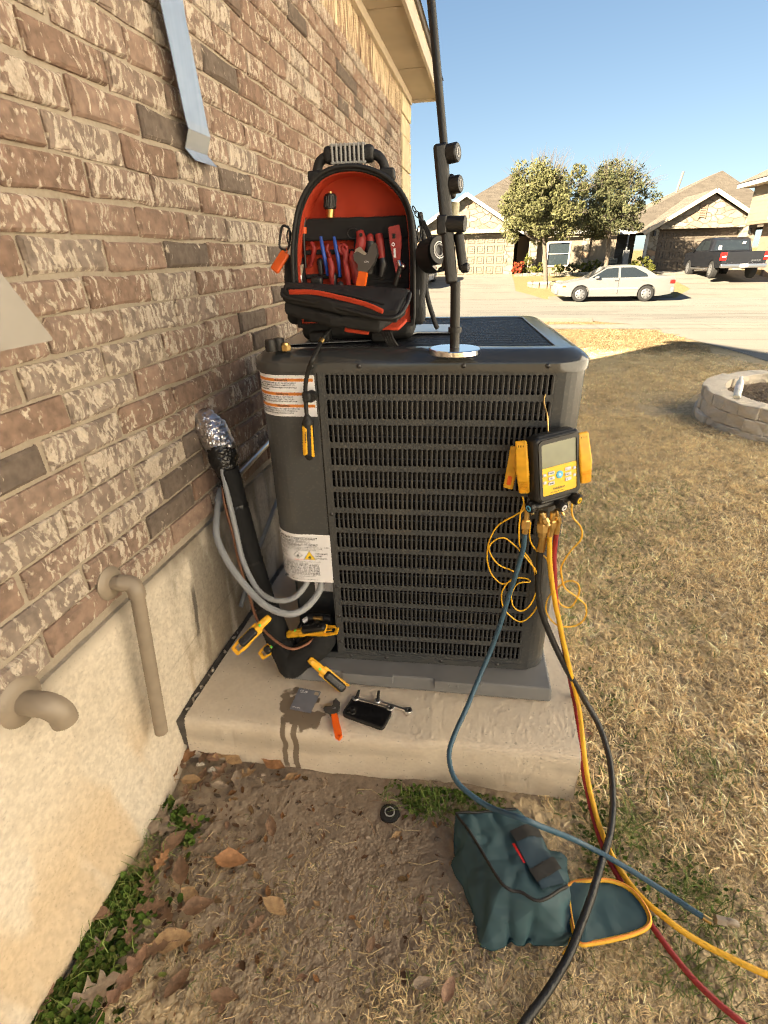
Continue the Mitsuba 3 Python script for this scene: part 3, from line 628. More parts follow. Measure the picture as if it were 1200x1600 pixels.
P('brown_trim', (.24, .18, .13), .6)
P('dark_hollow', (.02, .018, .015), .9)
P('window_glass', (.03, .04, .045), .08, specular=.9)
def shingle_col(p, n, uv):
    a, b = dr.floor(p.z * 14), dr.floor((p.x + p.y) * 3.2 + .5 * dr.floor(p.z * 14))
    return mix((.075, .062, .048), (.125, .105, .082), .5 * cell_rand(a, b) + .5 * fbm(p.x * 2, p.y * 2, p.z * 2, 3))
P('far_shingle', proc(shingle_col), .95)
def tri_mesh(v, f): return trimesh.Trimesh(np.array(v, float), np.array(f), process=False)
def garage_door(h, x0, x1, y, z0, z1, m, cols=8, rows=4):
    k = part(h, 'garage_door', bx(x0, x1, y, y + .05, z0, z1), m)
    dx, dz = (x1 - x0) / cols, (z1 - z0) / rows
    for i in range(cols):
        for j in range(rows):
            a, b = x0 + i * dx + .07, z0 + j * dz + .07
            part(k, 'panel', cat(bx(a, a + dx - .14, y - .05, y, b, b + .05), bx(a, a + dx - .14, y - .05, y, b + dz - .19, b + dz - .14), bx(a, a + .05, y - .05, y, b + .05, b + dz - .19), bx(a + dx - .19, a + dx - .14, y - .05, y, b + .05, b + dz - .19), bx(a + .12, a + dx - .26, y - .035, y, b + .12, b + dz - .26)), m)
def wall_with_gap(poly, holes, y, th=.5):
    pl = Polygon(poly, holes); return xf(xf(ext(pl, th), XZ), tr(0, y + th, 0))
def rake(h, x0, z0, x1, z1, y, m, w=.2, over=.45):
    a, b = np.array([x0, z0]), np.array([x1, z1]); d = unit(b - a); nrm = np.array([-d[1], d[0]]); nrm = nrm if nrm[1] > 0 else -nrm
    pl = Polygon([a - nrm * w * .5, b - nrm * w * .5, b + nrm * w * .5, a + nrm * w * .5]); part(h, 'rake_board', xf(xf(ext(pl, .05), XZ), tr(0, y - over, 0)), m)
# ---- left house
h1 = thing('stone_house', 'pale stone house with beige garage door behind the tripod pole', 'house')
part(h1, 'garage_front', wall_with_gap([(-5.1, .0), (1.25, .0), (1.25, 2.75), (-1.75, 4.55), (-5.1, 2.55)], [[(-4.15, .02), (.72, .02), (.72, 2.62), (-4.15, 2.62)][::-1]], 36.2, .6), 'facade_stone')
part(h1, 'brick_band', cat([bx(-4.3 + .085 * i, -4.3 + .085 * i + .07, 36.13, 36.199, 2.62, 2.84) for i in range(61)]), 'soldier_brick', kind='stuff')
garage_door(h1, -4.15, .72, 36.75, .28, 2.61, 'door_beige')
part(h1, 'side_wall', bx(-5.1, -4.9, 36.81, 47, .0, 2.6), 'facade_stucco')
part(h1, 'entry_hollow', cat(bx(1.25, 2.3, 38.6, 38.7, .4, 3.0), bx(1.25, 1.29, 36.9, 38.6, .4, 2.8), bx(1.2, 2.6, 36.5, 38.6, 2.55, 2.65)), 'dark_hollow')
part(h1, 'front_door', bx(1.55, 2.25, 38.52, 38.598, .42, 2.45), 'brown_trim')
part(h1, 'pilaster', bx(2.2, 2.65, 36.6, 37.1, .3, 2.6), 'facade_stone')
part(h1, 'wing_wall', wall_with_gap([(2.2, .2), (7.3, .2), (7.3, 2.62), (2.2, 2.62)], [[(3.35, .75), (4.65, .75), (4.65, 2.0), (3.35, 2.0)][::-1]], 37.1, .25), 'facade_stucco')
part(h1, 'pilaster', bx(5.35, 5.75, 36.9, 37.098, .2, 2.6), 'facade_stone')
w_ = part(h1, 'window', cat(bx(3.30, 3.38, 37.06, 37.2, .70, 2.05), bx(4.62, 4.70, 37.06, 37.2, .70, 2.05), bx(3.38, 4.62, 37.06, 37.2, 1.97, 2.05), bx(3.25, 4.75, 37.02, 37.2, .66, .74), bx(3.38, 4.62, 37.1, 37.15, 1.36, 1.40)), 'white_trim')
part(w_, 'pane', bx(3.38, 4.62, 37.16, 37.17, .74, 1.97), 'window_glass')
part(h1, 'gable_roof', tri_mesh([(-5.55, 35.75, 2.36), (-1.75, 35.75, 4.72), (1.75, 35.75, 2.62), (-5.55, 43, 2.36), (-1.75, 43, 4.72), (1.75, 43, 2.62)], [(0, 1, 4), (0, 4, 3), (1, 2, 5), (1, 5, 4)]), 'far_shingle')
rake(h1, -5.55, 2.30, -1.75, 4.66, 36.2, 'white_trim'); rake(h1, -1.75, 4.66, 1.75, 2.56, 36.2, 'white_trim')
part(h1, 'main_roof', tri_mesh([(-5.6, 37.0, 2.6), (7.7, 36.5, 2.6), (7.7, 50, 2.6), (-5.6, 50, 2.6), (1.1, 43.2, 6.45)], [(0, 1, 4), (1, 2, 4), (2, 3, 4), (3, 0, 4)]), 'far_shingle')
part(h1, 'eave_board', bx(1.8, 7.7, 36.44, 36.48, 2.45, 2.62), 'white_trim')
part(h1, 'vent', bx(-1.95, -1.55, 36.15, 36.199, 3.45, 3.85), 'brown_trim')
part(h1, 'peak_vent', bx(-1.86, -1.64, 36.15, 36.199, 4.0, 4.25), 'brown_trim')
# ---- right house
h2 = thing('stone_house', 'stone gabled house with taupe garage door behind the dark pickup', 'house')
part(h2, 'garage_front', wall_with_gap([(8.55, .0), (14.25, .0), (14.25, 2.75), (11.55, 4.25), (8.55, 2.55)], [[(9.06, .02), (13.6, .02), (13.6, 2.5), (9.06, 2.5)][::-1]], 35.3, .75), 'facade_stone')
garage_door(h2, 9.06, 13.6, 36.0, .28, 2.49, 'door_taupe')
part(h2, 'lintel', bx(9.05, 13.61, 35.24, 35.298, 2.5, 2.68), 'facade_stone')
part(h2, 'corner_board', bx(8.40, 8.54, 35.25, 35.5, .3, 2.55), 'white_trim')
part(h2, 'gable_roof', tri_mesh([(8.1, 34.85, 2.36), (11.55, 34.85, 4.42), (14.7, 34.85, 2.60), (8.1, 43, 2.36), (11.55, 43, 4.42), (14.7, 43, 2.60)], [(0, 1, 4), (0, 4, 3), (1, 2, 5), (1, 5, 4)]), 'far_shingle')
rake(h2, 8.1, 2.28, 11.55, 4.34, 35.3, 'tan_trim'); rake(h2, 11.55, 4.34, 14.7, 2.52, 35.3, 'tan_trim')
part(h2, 'main_roof', tri_mesh([(6.2, 37.0, 2.5), (17.5, 37.0, 2.5), (17.5, 49, 2.5), (6.2, 49, 2.5), (14.3, 43.0, 6.1), (13.2, 43.0, 5.7)], [(0, 1, 4), (0, 4, 5), (1, 2, 4), (2, 3, 5), (2, 5, 4), (3, 0, 5)]), 'far_shingle')
part(h2, 'wing_wall', bx(6.6, 8.4, 38.0, 38.3, .2, 2.45), 'facade_stone')
part(h2, 'wing_eave', bx(6.0, 8.5, 36.98, 37.04, 2.34, 2.50), 'white_trim')
part(h2, 'low_roof', tri_mesh([(5.6, 38.5, 2.55), (9.0, 38.5, 2.55), (9.0, 42, 4.0), (6.6, 42, 4.0), (5.6, 47, 2.55)], [(0, 1, 2), (0, 2, 3), (0, 3, 4)]), 'far_shingle')
part(h2, 'gable_vent', cat([bx(11.02, 11.36, 35.22 + .01, 35.299, 3.06 + .085 * i, 3.12 + .085 * i) for i in range(7)] + [bx(11.0, 11.04, 35.22, 35.299, 3.0, 3.68), bx(11.34, 11.38, 35.22, 35.299, 3.0, 3.68), bx(11.0, 11.38, 35.22, 35.299, 3.66, 3.72)]), 'brown_trim')
part(h2, 'peak_vent', bx(11.46, 11.66, 35.24, 35.299, 3.92, 4.12), 'brown_trim')
part(h2, 'vent_pipe', cyl((11.2, 41.5, 4.4), (11.45, 41.5, 6.0), .07), 'brown_trim', smooth=True)
for x in (8.8, 13.9): k = part(h2, 'wall_lamp', cat(bx(x - .06, x + .06, 35.15, 35.299, 2.15, 2.4), bx(x - .08, x + .08, 35.12, 35.299, 2.4, 2.43)), 'dark_steel')
for k in [k for k in scene if k.startswith(h2 + '__')]: scene[k]['to_world'] = T().translate([.55, 1.75, .05])
# ---- far right house, two storeys, cut by the frame
h3 = thing('two_storey_house', 'two storey cream house with white fascia at the right frame edge', 'house')
def siding(x0, x1, y0, y1, z0, z1, step=.19):
    return cat([bx(x0, x1, y0, y1, z0 + i * step, min(z1, z0 + (i + .93) * step)) for i in range(int((z1 - z0) / step) + 1) if z0 + i * step < z1 - .02] + [bx(x0 + .015, x1 - .015, y0 + .015, y1 - .015, z0, z1)])
P('beige_siding', (.25, .205, .145), .8)
part(h3, 'upper_wall', siding(14.0, 24, 31.4, 36.6, 2.75, 4.45), 'beige_siding', kind='stuff')
part(h3, 'upper_front', bx(14.02, 24, 31.0, 31.38, 2.6, 4.45), 'white_trim')
part(h3, 'bay_panel', bx(13.80, 13.985, 31.0, 33.6, 2.75, 4.2), 'white_trim')
part(h3, 'lower_wall', bx(15.2, 24, 32.8, 36.6, .0, 2.74), 'facade_stone')
for y_ in (31.3, 33.0): part(h3, 'porch_post', bx(14.0, 14.3, y_ - .15, y_ + .15, -.1, 2.60), 'brown_trim')
part(h3, 'porch_shade', bx(14.9, 15.19, 31.5, 36.5, .0, 2.74), 'brown_trim')  # brown panel standing in for the shade inside the porch
part(h3, 'porch_ceiling', bx(14.0, 15.2, 31.2, 36.5, 2.61, 2.74), 'brown_trim')
part(h3, 'side_fascia', bx(13.30, 13.34, 30.4, 37.2, 4.44, 4.66), 'white_trim')
part(h3, 'front_fascia', bx(13.34, 25, 30.4, 30.44, 4.44, 4.66), 'white_trim')
part(h3, 'soffit', bx(13.34, 24, 30.44, 37.2, 4.46, 4.48), 'tan_trim')
part(h3, 'roof', tri_mesh([(13.25, 30.35, 4.67), (25, 30.35, 4.67), (25, 37.3, 4.67), (13.25, 37.3, 4.67), (16.8, 33.8, 6.6), (21.4, 33.8, 6.6)], [(0, 1, 5), (0, 5, 4), (1, 2, 5), (2, 3, 4), (2, 4, 5), (3, 0, 4)]), 'far_shingle')
# houses further left, glimpsed past the backpack
# ---- fence between the houses
P('cedar', mottled((.26, .17, .095), .3, 5), .9)
fk = thing('wooden_fence', 'brown board fence between the two stone houses', 'fence')
for i in range(10): part(fk, 'board', bx(5.78 + i * .155, 5.78 + i * .155 + .142, 38.6, 38.63, .2, 2.05 + rng.uniform(-.01, .01)), 'cedar')
for z in (.6, 1.6): part(fk, 'rail', bx(5.75, 7.3, 38.635, 38.68, z, z + .09), 'cedar')
# ---- utility units by the wall
P('utility_green', (.14, .145, .125), .6)
ub = thing('cooling_unit', 'square grey-green cooling unit against the far stone wall', 'air conditioner')
part(ub, 'cabinet', cbx(6.75, 7.5, 36.9, 37.6, .3, 1.05, .04), 'utility_green', smooth=40)
for i in range(8): part(ub, 'louvre', bx(6.8, 7.45, 36.885, 36.899, .40 + i * .075, .43 + i * .075), 'black_plastic')
um = thing('meter_box', 'grey meter box on the wall corner of the gabled house', 'meter box')
part(um, 'cabinet', cbx(7.95, 8.3, 37.7, 37.95, .5, 1.5, .03), 'grey_plastic', smooth=40)
part(um, 'pipe', cyl((8.12, 37.9, 1.5), (8.12, 37.9, 2.4), .05), 'grey_plastic', smooth=True)
# ---- trees and shrubs
P('bark', mottled((.15, .12, .09), .4, 20), .95)
def leaves(n, c, rad, seed, size, cols, clumps=60, shell=.45, squash=1.0, drop=0.0):
    r = np.random.default_rng(seed); q = r.normal(size=(clumps, 3)); q /= np.linalg.norm(q, axis=1, keepdims=True)
    q *= (shell + (1 - shell) * r.uniform(0, 1, (clumps, 1)) ** .6) * r.uniform(.72, 1.02, (clumps, 1)); cr = r.uniform(.11, .26, clumps)
    w = r.integers(0, clumps, n); p = r.normal(size=(n, 3)); p /= np.linalg.norm(p, axis=1, keepdims=True); p *= r.uniform(.2, 1, (n, 1)) ** .5 * cr[w][:, None]
    p = (q[w] + p) * np.asarray(rad); p[:, 2] = np.where(p[:, 2] < 0, p[:, 2] * squash, p[:, 2]); p += np.asarray(c)
    a = r.normal(size=(n, 3)); a /= np.linalg.norm(a, axis=1, keepdims=True); b = np.cross(a, r.normal(size=(n, 3))); b /= np.linalg.norm(b, axis=1, keepdims=True)
    s = r.uniform(.6, 1.3, (n, 1)) * size
    v = np.stack([p - a * s, p + b * s * .42, p + a * s, p - b * s * .42], 1).reshape(-1, 3); k = np.arange(n)[:, None] * 4
    f = np.concatenate([k + [0, 1, 2], k + [0, 2, 3]], 1).reshape(-1, 3); cols = np.asarray(cols); cc = cols[r.integers(0, len(cols), n)] * r.uniform(.78, 1.18, (n, 1)) * r.uniform(.85, 1.15, clumps)[w][:, None]
    return trimesh.Trimesh(v, f, process=False), np.repeat(cc, 4, 0)
OLIVE = [(.150, .148, .062), (.13, .132, .055), (.17, .162, .075), (.11, .115, .05), (.185, .175, .09)]
DARKG = [(.105, .11, .054), (.08, .09, .043), (.125, .125, .064), (.145, .14, .075)]
def tree(label, base, top, c, rad, seed, n, cols, size=.13):
    t = thing('oak_tree', label, 'tree'); r = np.random.default_rng(seed)
    part(t, 'trunk', tube([base, np.array(base) * .5 + np.array(c) * .5 + [.05, 0, -.3], np.array(c) + [0, 0, -rad[2] * .3]], [.13, .10, .07], 9, smooth=5), 'bark', smooth=True)
    for i in range(9):
        a = i * 2.4 + r.uniform(-.4, .4); el = r.uniform(.2, 1.2); s = np.array(c) + [0, 0, -rad[2] * r.uniform(.35, .75)]; d = np.array([math.cos(a) * math.cos(el), math.sin(a) * math.cos(el), math.sin(el)]) * np.array(rad) * r.uniform(.7, .95)
        part(t, 'limb', tube([s, s + d * .5 + r.normal(0, .1, 3), np.array(c) + d], [.055, .03, .01], 6, smooth=4), 'bark', smooth=True)
    tw = []
    for i in range(120):
        a, el = r.uniform(0, 6.28), r.uniform(.25, 1.5); d = np.array([math.cos(a) * math.cos(el), math.sin(a) * math.cos(el), math.sin(el)]); p0 = np.array(c) + d * np.array(rad) * .75
        tw.append(tube([p0, p0 + d * np.array(rad) * .2 + r.normal(0, .06, 3), p0 + d * np.array(rad) * r.uniform(.28, .46) + r.normal(0, .1, 3)], [.010, .007, .003], 4))
    part(t, 'twigs', cat(tw), 'bark', kind='stuff')
    m, cc = leaves(n, c, rad, seed, size, cols, 120, .30, .85)
    part(t, 'crown', m, 'vertex_paint', kind='stuff', color=cc)
    return t
tree('broad olive green tree nearest the pole, standing in a stone ring', (2.85, 30.6, -.15), 0, (2.32, 30.6, 3.58), (2.45, 2.2, 2.10), 5, 36000, OLIVE, .076)
tree('thinner dark green tree right of the broad one', (6.0, 32.2, .0), 0, (5.9, 32.2, 3.55), (2.15, 1.9, 2.10), 8, 18000, DARKG, .072)
def shrub(label, x, y, rx, rz, seed, cols, n=900, group=None, size=.06, cat_='shrub'):
    t = thing('shrub', label, cat_, group); z = float(gz(x, y))
    m, cc = leaves(n, (x, y, z + rz * .9), (rx, rx * .9, rz), seed, size, cols, 30, .5)
    put(t, m, 'vertex_paint', color=cc)
YG = [(.16, .16, .035), (.12, .13, .03), (.18, .17, .055), (.08, .09, .03)]
for i, (x, rx, rz, lab) in enumerate(((2.75, .42, .34, 'yellow-green shrub beside the entry pilaster'), (4.0, .40, .30, 'first low clipped shrub under the far window'), (4.75, .40, .33, 'second low clipped shrub under the far window'), (5.35, .42, .32, 'third low clipped shrub by the stone pilaster'), (6.0, .45, .38, 'last and brightest shrub of the row before the fence'))):
    shrub(lab, x, 35.7, rx, rz, 40 + i, YG if i not in (2,) else [(.11, .10, .05), (.15, .13, .07)], group='low shrubs along the far bed')
shrub('tall yellowish shrub by the dark entry', 2.15, 36.0, .30, .62, 60, YG)
shrub('red leaved bush beside the dark entry', 1.5, 35.7, .40, .42, 61, [(.42, .05, .03), (.5, .12, .06), (.3, .05, .03), (.2, .12, .04)], cat_='bush')
shrub('round yellow-green bush at the garage corner', 8.15, 33.6, .82, .52, 62, YG, 2600)
bed = thing('stone_edging', 'low pale stone edging along the far flower bed', 'edging')
x = 1.35
while x < 7.2:
    w = rng.uniform(.25, .5); zz = float(gz(x, 34.6)); part(bed, 'stone', cbx(x, x + w - .02, 34.55, 34.75, zz - .1, zz + .16 + rng.uniform(-.02, .02), .03), 'facade_stone', smooth=40); x += w
ring = thing('stone_ring', 'low pale stone ring round the broad tree', 'edging')
for i in range(14):
    a = i / 14 * 2 * math.pi; zz = float(gz(2.85, 30.6)); part(ring, 'stone', xf(cbx(-.18, .18, -.09, .09, -.1, .20 + rng.uniform(-.02, .03), .03), frame((2.85 + .85 * math.cos(a), 30.6 + .85 * math.sin(a), zz), (-math.sin(a), math.cos(a), 0), (-math.cos(a), -math.sin(a), 0), (0, 0, 1))), 'facade_stone', smooth=40)

# ---- vehicles
P('silver_paint', (.25, .245, .23), .28, metallic=.35, clearcoat=.8)
P('navy_paint', (.010, .0105, .013), .22, clearcoat=1.0)
P('white_paint', (.62, .62, .61), .3, clearcoat=.8)
P('tyre', (.022, .021, .02), .85)
P('hub_silver', (.30, .30, .30), .35, metallic=.6)
P('car_glass', (.02, .025, .028), .05, specular=.9)
P('tail_red', (.45, .015, .012), .25)
P('seat_beige', (.40, .33, .24), .9)
P('bumper_chrome', (.6, .6, .6), .2, metallic=.9)
def wheel(par, x, side, y, r, w, M):
    """an axle-side wheel; side = -1 faces -y"""
    t = part(par, 'wheel', xf(xf(lathe([(0, -w / 2), (r * .62, -w / 2), (r * .9, -w / 2), (r, -w * .33), (r, w * .33), (r * .9, w / 2), (r * .62, w / 2), (0, w / 2)], 24, 'y'), tr(x, y, r)), M), 'tyre', smooth=35)
    o = side * (w / 2 + .004)
    part(t, 'hub_cap', xf(xf(lathe([(0, .03), (r * .2, .03), (r * .35, .012), (r * .55, .012), (r * .62, .0), (0, 0)], 20, 'y' if side > 0 else '-y'), tr(x, y + o, r)), M), 'hub_silver', smooth=35)
    for a in range(7):
        q = a * 2 * math.pi / 7; part(t, 'hub_slot', xf(xf(xf(bx(-.02, .02, -.016, .016, r * .38, r * .54), rot(math.degrees(q), (0, 1, 0))), tr(x, y + o + side * .006, r)), M), 'tyre')
def car_shell(side_poly, W, belt, roof, tum=.16, plan=.10, L=4.76, arches=()):
    """a side silhouette (x, z) thickened to a body with tumblehome above the belt and rounded ends"""
    pl = Polygon(side_poly).buffer(-.03).buffer(.03, quad_segs=3); b = man(ext(pl, W)).refine_to_length(.10); m = tm(b); v = m.vertices.copy()
    y = (v[:, 2] / W - .5) * 2; x, z = v[:, 0], v[:, 1]
    hw = W / 2 * (1 - tum * np.clip((z - belt) / (roof - belt), 0, 1)); hw = hw * (1 - plan * np.clip(np.abs(x / (L / 2)) - .62, 0, 1) ** 2 / .14); hw -= .035 * np.clip((.42 - z) / .25, 0, 1)
    edge = np.clip((np.abs(y) - .8) / .2, 0, 1)
    m.vertices = np.column_stack([x, y * hw, z]); b = man(m)
    for ax, r in arches:
        c = m3.Manifold.cylinder(.5, r, r, 28, True).rotate((90, 0, 0)); b = b - c.translate((ax, -W / 2, .32)) - c.translate((ax, W / 2, .32))
    return tm(b)
def side_panel(pts, W, belt, roof, tum, sgn, off=.004):
    v, f = trimesh.creation.triangulate_polygon(Polygon(pts), engine='earcut'); hw = W / 2 * (1 - tum * np.clip((v[:, 1] - belt) / (roof - belt), 0, 1)) + off
    return trimesh.Trimesh(np.column_stack([v[:, 0], sgn * hw, v[:, 1]]), f, process=False)
def sedan(label, loc, deg, paint):
    M = tr(*loc) @ rot(deg, (0, 0, 1)); s = thing('parked_sedan', label, 'car'); W, belt, roof, tum = 1.74, .90, 1.40, .20
    body = [(-2.36, .30), (-2.39, .50), (-2.36, .64), (-2.20, .72), (-1.35, .88), (-1.12, .92), (-.40, 1.33), (-.05, 1.40), (.70, 1.41), (1.05, 1.35), (1.62, 1.01), (1.72, .985), (2.26, .97), (2.36, .90), (2.38, .45), (2.30, .30), (1.8, .22), (-1.9, .22)]
    part(s, 'body', xf(car_shell(body, W, belt, roof, tum, .10, arches=((-1.36, .365), (1.31, .365))), M), paint, smooth=35)
    for sg in (-1, 1):
        part(s, 'front_window', xf(side_panel([(-.98, .95), (-.38, 1.30), (.08, 1.335), (.10, .95)], W, belt, roof, tum, sg), M), 'car_glass')
        part(s, 'rear_window', xf(side_panel([(.19, .95), (.17, 1.335), (.70, 1.335), (1.22, 1.08), (1.28, .97)], W, belt, roof, tum, sg), M), 'car_glass')
        part(s, 'side_moulding', xf(bx(-.98, .95, sg * W / 2 - .012, sg * W / 2 + .012, .50, .56), M), 'seat_beige' if paint == 'silver_paint' else 'grey_plastic')
        part(s, 'door_line', xf(bx(.135, .150, sg * W / 2 - .003, sg * W / 2 + .003, .30, .93), M), 'black_plastic')
        for x in (-.02, 1.02): part(s, 'door_handle', xf(bx(x, x + .17, sg * W / 2 - .01, sg * W / 2 + .02, .815, .845), M), 'black_plastic' if x < .5 else paint)
        for x in (-1.36, 1.31): wheel(s, x, sg, sg * .76, .315, .2, M)
        part(s, 'mirror', xf(hullsph([(-.80, sg * .93, .96, .05), (-.72, sg * .99, .98, .055), (-.78, sg * .86, .95, .03)]), M), paint, smooth=True)
        part(s, 'tail_light', xf(cbx(2.18, 2.375, sg * .54, sg * .80, .70, .84, .02), M), 'tail_red', smooth=40)
        part(s, 'marker_light', xf(cbx(-2.12, -1.98, sg * .78, sg * .83, .60, .66, .01), M), 'orange_plastic')
        part(s, 'headlight', xf(cbx(-2.33, -2.14, sg * .42, sg * .76, .58, .70, .03), M), 'white_paper', smooth=40)
    part(s, 'windscreen', xf(tri_mesh([(-1.10, -.74, .935), (-1.10, .74, .935), (-.43, .62, 1.335), (-.43, -.62, 1.335)], [(0, 1, 2), (0, 2, 3)]), M @ tr(-.012, 0, .012)), 'car_glass')
    part(s, 'rear_glass', xf(tri_mesh([(1.09, -.62, 1.33), (1.09, .62, 1.33), (1.60, .72, 1.03), (1.60, -.72, 1.03)], [(0, 1, 2), (0, 2, 3)]), M @ tr(.014, 0, .012)), 'car_glass')
    part(s, 'bumper', xf(cbx(2.26, 2.41, -.84, .84, .34, .56, .05), M), paint, smooth=40); part(s, 'bumper', xf(cbx(-2.42, -2.26, -.82, .82, .30, .52, .05), M), paint, smooth=40)
    return s
sedan('silver beige sedan parked along the far kerb', (5.18, 26.1, -.49), 0, 'silver_paint')
sedan('white car on the left driveway, mostly hidden by the tape roll', (-4.15, 31.6, float(gz(0, 31.6)) + .02), 88, 'white_paint')
def pickup(label, loc, deg):
    M = tr(*loc) @ rot(deg, (0, 0, 1)); s = thing('pickup_truck', label, 'pickup truck'); W = 1.98; paint = 'navy_paint'
    low = [(-2.9, .50), (-2.93, .80), (-2.85, 1.12), (-1.55, 1.22), (.95, 1.22), (.95, 1.18), (2.88, 1.20), (2.90, .55), (2.6, .50)]
    part(s, 'body', xf(car_shell(low, W, 1.1, 1.6, .05, .05, 5.8, arches=((-1.85, .50), (1.72, .50))), M), paint, smooth=35)
    cab = [(-1.62, 1.20), (-.95, 1.74), (-.6, 1.82), (.55, 1.83), (.86, 1.74), (1.02, 1.20)]
    part(s, 'cab', xf(car_shell(cab, W - .06, 1.2, 1.85, .20, .0, 5.8), M), paint, smooth=35)
    for sg in (-1, 1):
        part(s, 'door_window', xf(side_panel([(-1.32, 1.26), (-.84, 1.66), (-.42, 1.70), (-.42, 1.26)], W - .06, 1.2, 1.85, .20, sg), M), 'car_glass')
        part(s, 'rear_door_window', xf(side_panel([(-.34, 1.26), (-.34, 1.70), (.50, 1.70), (.74, 1.28)], W - .06, 1.2, 1.85, .20, sg), M), 'car_glass')
        for x in (-1.85, 1.72): wheel(s, x, sg, sg * .86, .40, .27, M)
        tl = part(s, 'tail_light', xf(cbx(2.78, 2.925, sg * .80, sg * .99, .82, 1.16, .02), M), 'tail_red', smooth=40)
        part(tl, 'reverse_lens', xf(cbx(2.88, 2.932, sg * .82, sg * .97, .95, 1.02, .005), M), 'white_paper')
        part(s, 'mirror', xf(hullsph([(-1.12, sg * 1.08, 1.30, .07), (-1.10, sg * 1.20, 1.36, .07)]), M), 'black_plastic', smooth=True)
        part(s, 'door_line', xf(bx(-.40, -.385, sg * .985 - .004, sg * .985 + .005, .56, 1.2), M), 'black_plastic')
        part(s, 'running_board', xf(cbx(-1.2, 1.1, sg * .86, sg * 1.02, .40, .46, .02), M), 'bumper_chrome', smooth=40)
        part(s, 'window_sticker', xf(bx(.94, .95, sg * .52 - .07, sg * .52 + .07, 1.30 if sg < 0 else 1.52, 1.46 if sg < 0 else 1.64), M @ tr(.07, 0, 0)), 'white_paper')
    part(s, 'rear_glass', xf(tri_mesh([(1.015, -.80, 1.26), (1.015, .80, 1.26), (.90, .72, 1.70), (.90, -.72, 1.70)], [(0, 1, 2), (0, 2, 3)]), M @ tr(.012, 0, 0)), 'car_glass')
    tg = part(s, 'tailgate', xf(cbx(2.86, 2.93, -.79, .79, .70, 1.20, .02), M), paint, smooth=40)
    part(tg, 'badge', xf(bx(2.931, 2.936, .30, .70, .80, .835), M), 'bumper_chrome')
    part(s, 'bumper', xf(cbx(2.84, 3.05, -.98, .98, .50, .68, .04), M), 'bumper_chrome', smooth=40)
    part(s, 'number_plate', xf(bx(3.051, 3.06, -.17, .17, .53, .67), M), 'white_paper')
    part(s, 'bed_floor', xf(bx(1.0, 2.86, -.80, .80, .8, .85), M), 'black_plastic')
    return s
pickup('dark navy pickup truck parked on the right driveway', (11.70, 32.5, float(gz(0, 32.5)) + .05), -91)

# ================================================================ FIXTURES ON THE WALL, REFRIGERANT LINES
def along(p0, p1, up=(0, 0, 1)):
    """frame with x from p0 to p1 and z as near to up as can be; returns (matrix, length)"""
    p0, p1 = np.asarray(p0, float), np.asarray(p1, float); x = unit(p1 - p0); y = unit(np.cross(np.asarray(up, float), x)); return frame(p0, x, y, np.cross(x, y)), float(np.linalg.norm(p1 - p0))
P('tan_pvc', mottled((.235, .19, .14), .14, 30), .45)
dp = thing('drain_pipe', 'tan plastic drain pipe running down the foundation from a wall flange', 'pipe')
a, b, c = np.array([-.93, .953, .755]), np.array([-.866, .968, .742]), np.array([-.868, .912, .262])
part(dp, 'flange', xf(lathe([(0, 0), (.044, 0), (.045, .004), (.036, .011), (.026, .014), (0, .014)], 24, 'x'), tr(-.927, .953, .755)), 'tan_pvc', smooth=35)
arc = [a, a + [.03, .004, .0], b + [-.012, .002, .004], b + [.0, .0, -.012], b + [.001, -.002, -.035], c]
part(dp, 'tube', tube(np.vstack([spline(arc[:5], 8), [c]]), .0185, 16), 'tan_pvc', smooth=50)
part(dp, 'elbow', tube(spline([a + [.026, .004, 0], b + [-.012, .002, .004], b + [.0, .0, -.012], b + [.001, -.002, -.032]], 8), .0222, 16), 'tan_pvc', smooth=50)
op = thing('outlet_pipe', 'short tan elbow pipe with round flange low on the wall', 'pipe')
a = np.array([-.93, .628, .672])
part(op, 'flange', xf(lathe([(0, 0), (.055, 0), (.057, .004), (.050, .010), (.036, .016), (0, .016)], 28, 'x'), tr(-.928, .628, .672)), 'tan_pvc', smooth=35)
arc = spline([a, a + [.035, .003, -.001], a + [.062, .010, -.010], a + [.078, .017, -.034], a + [.080, .019, -.062]], 8)
part(op, 'elbow', tube(arc, [.0255, .0255, .027, .027, .027, .027], 20, caps=False), 'tan_pvc', smooth=50)
part(op, 'bore', tube(arc[-8:] + [0, 0, .002], .0225, 20), 'dark_hollow', smooth=True)
# grey cover plate of the box that is cut by the frame
P('plate_grey', (.27, .245, .21), .5)
cp = thing('cover_plate', 'plain beige grey metal cover plate at the left frame edge', 'cover')
pl = Polygon([(.20, 1.368), (.874, 1.372), (.62, 1.80), (.20, 1.80)])
YZ = np.array([[0, 0, 1, 0], [1, 0, 0, 0], [0, 1, 0, 0], [0, 0, 0, 1.0]])
part(cp, 'plate', xf(ext(pl.buffer(-.004).buffer(.004), .004), tr(-.806, 0, 0) @ YZ), 'plate_grey', smooth=40)
part(cp, 'box', xf(ext(pl.buffer(-.03), .10), tr(-.908, 0, 0) @ YZ), 'plate_grey')
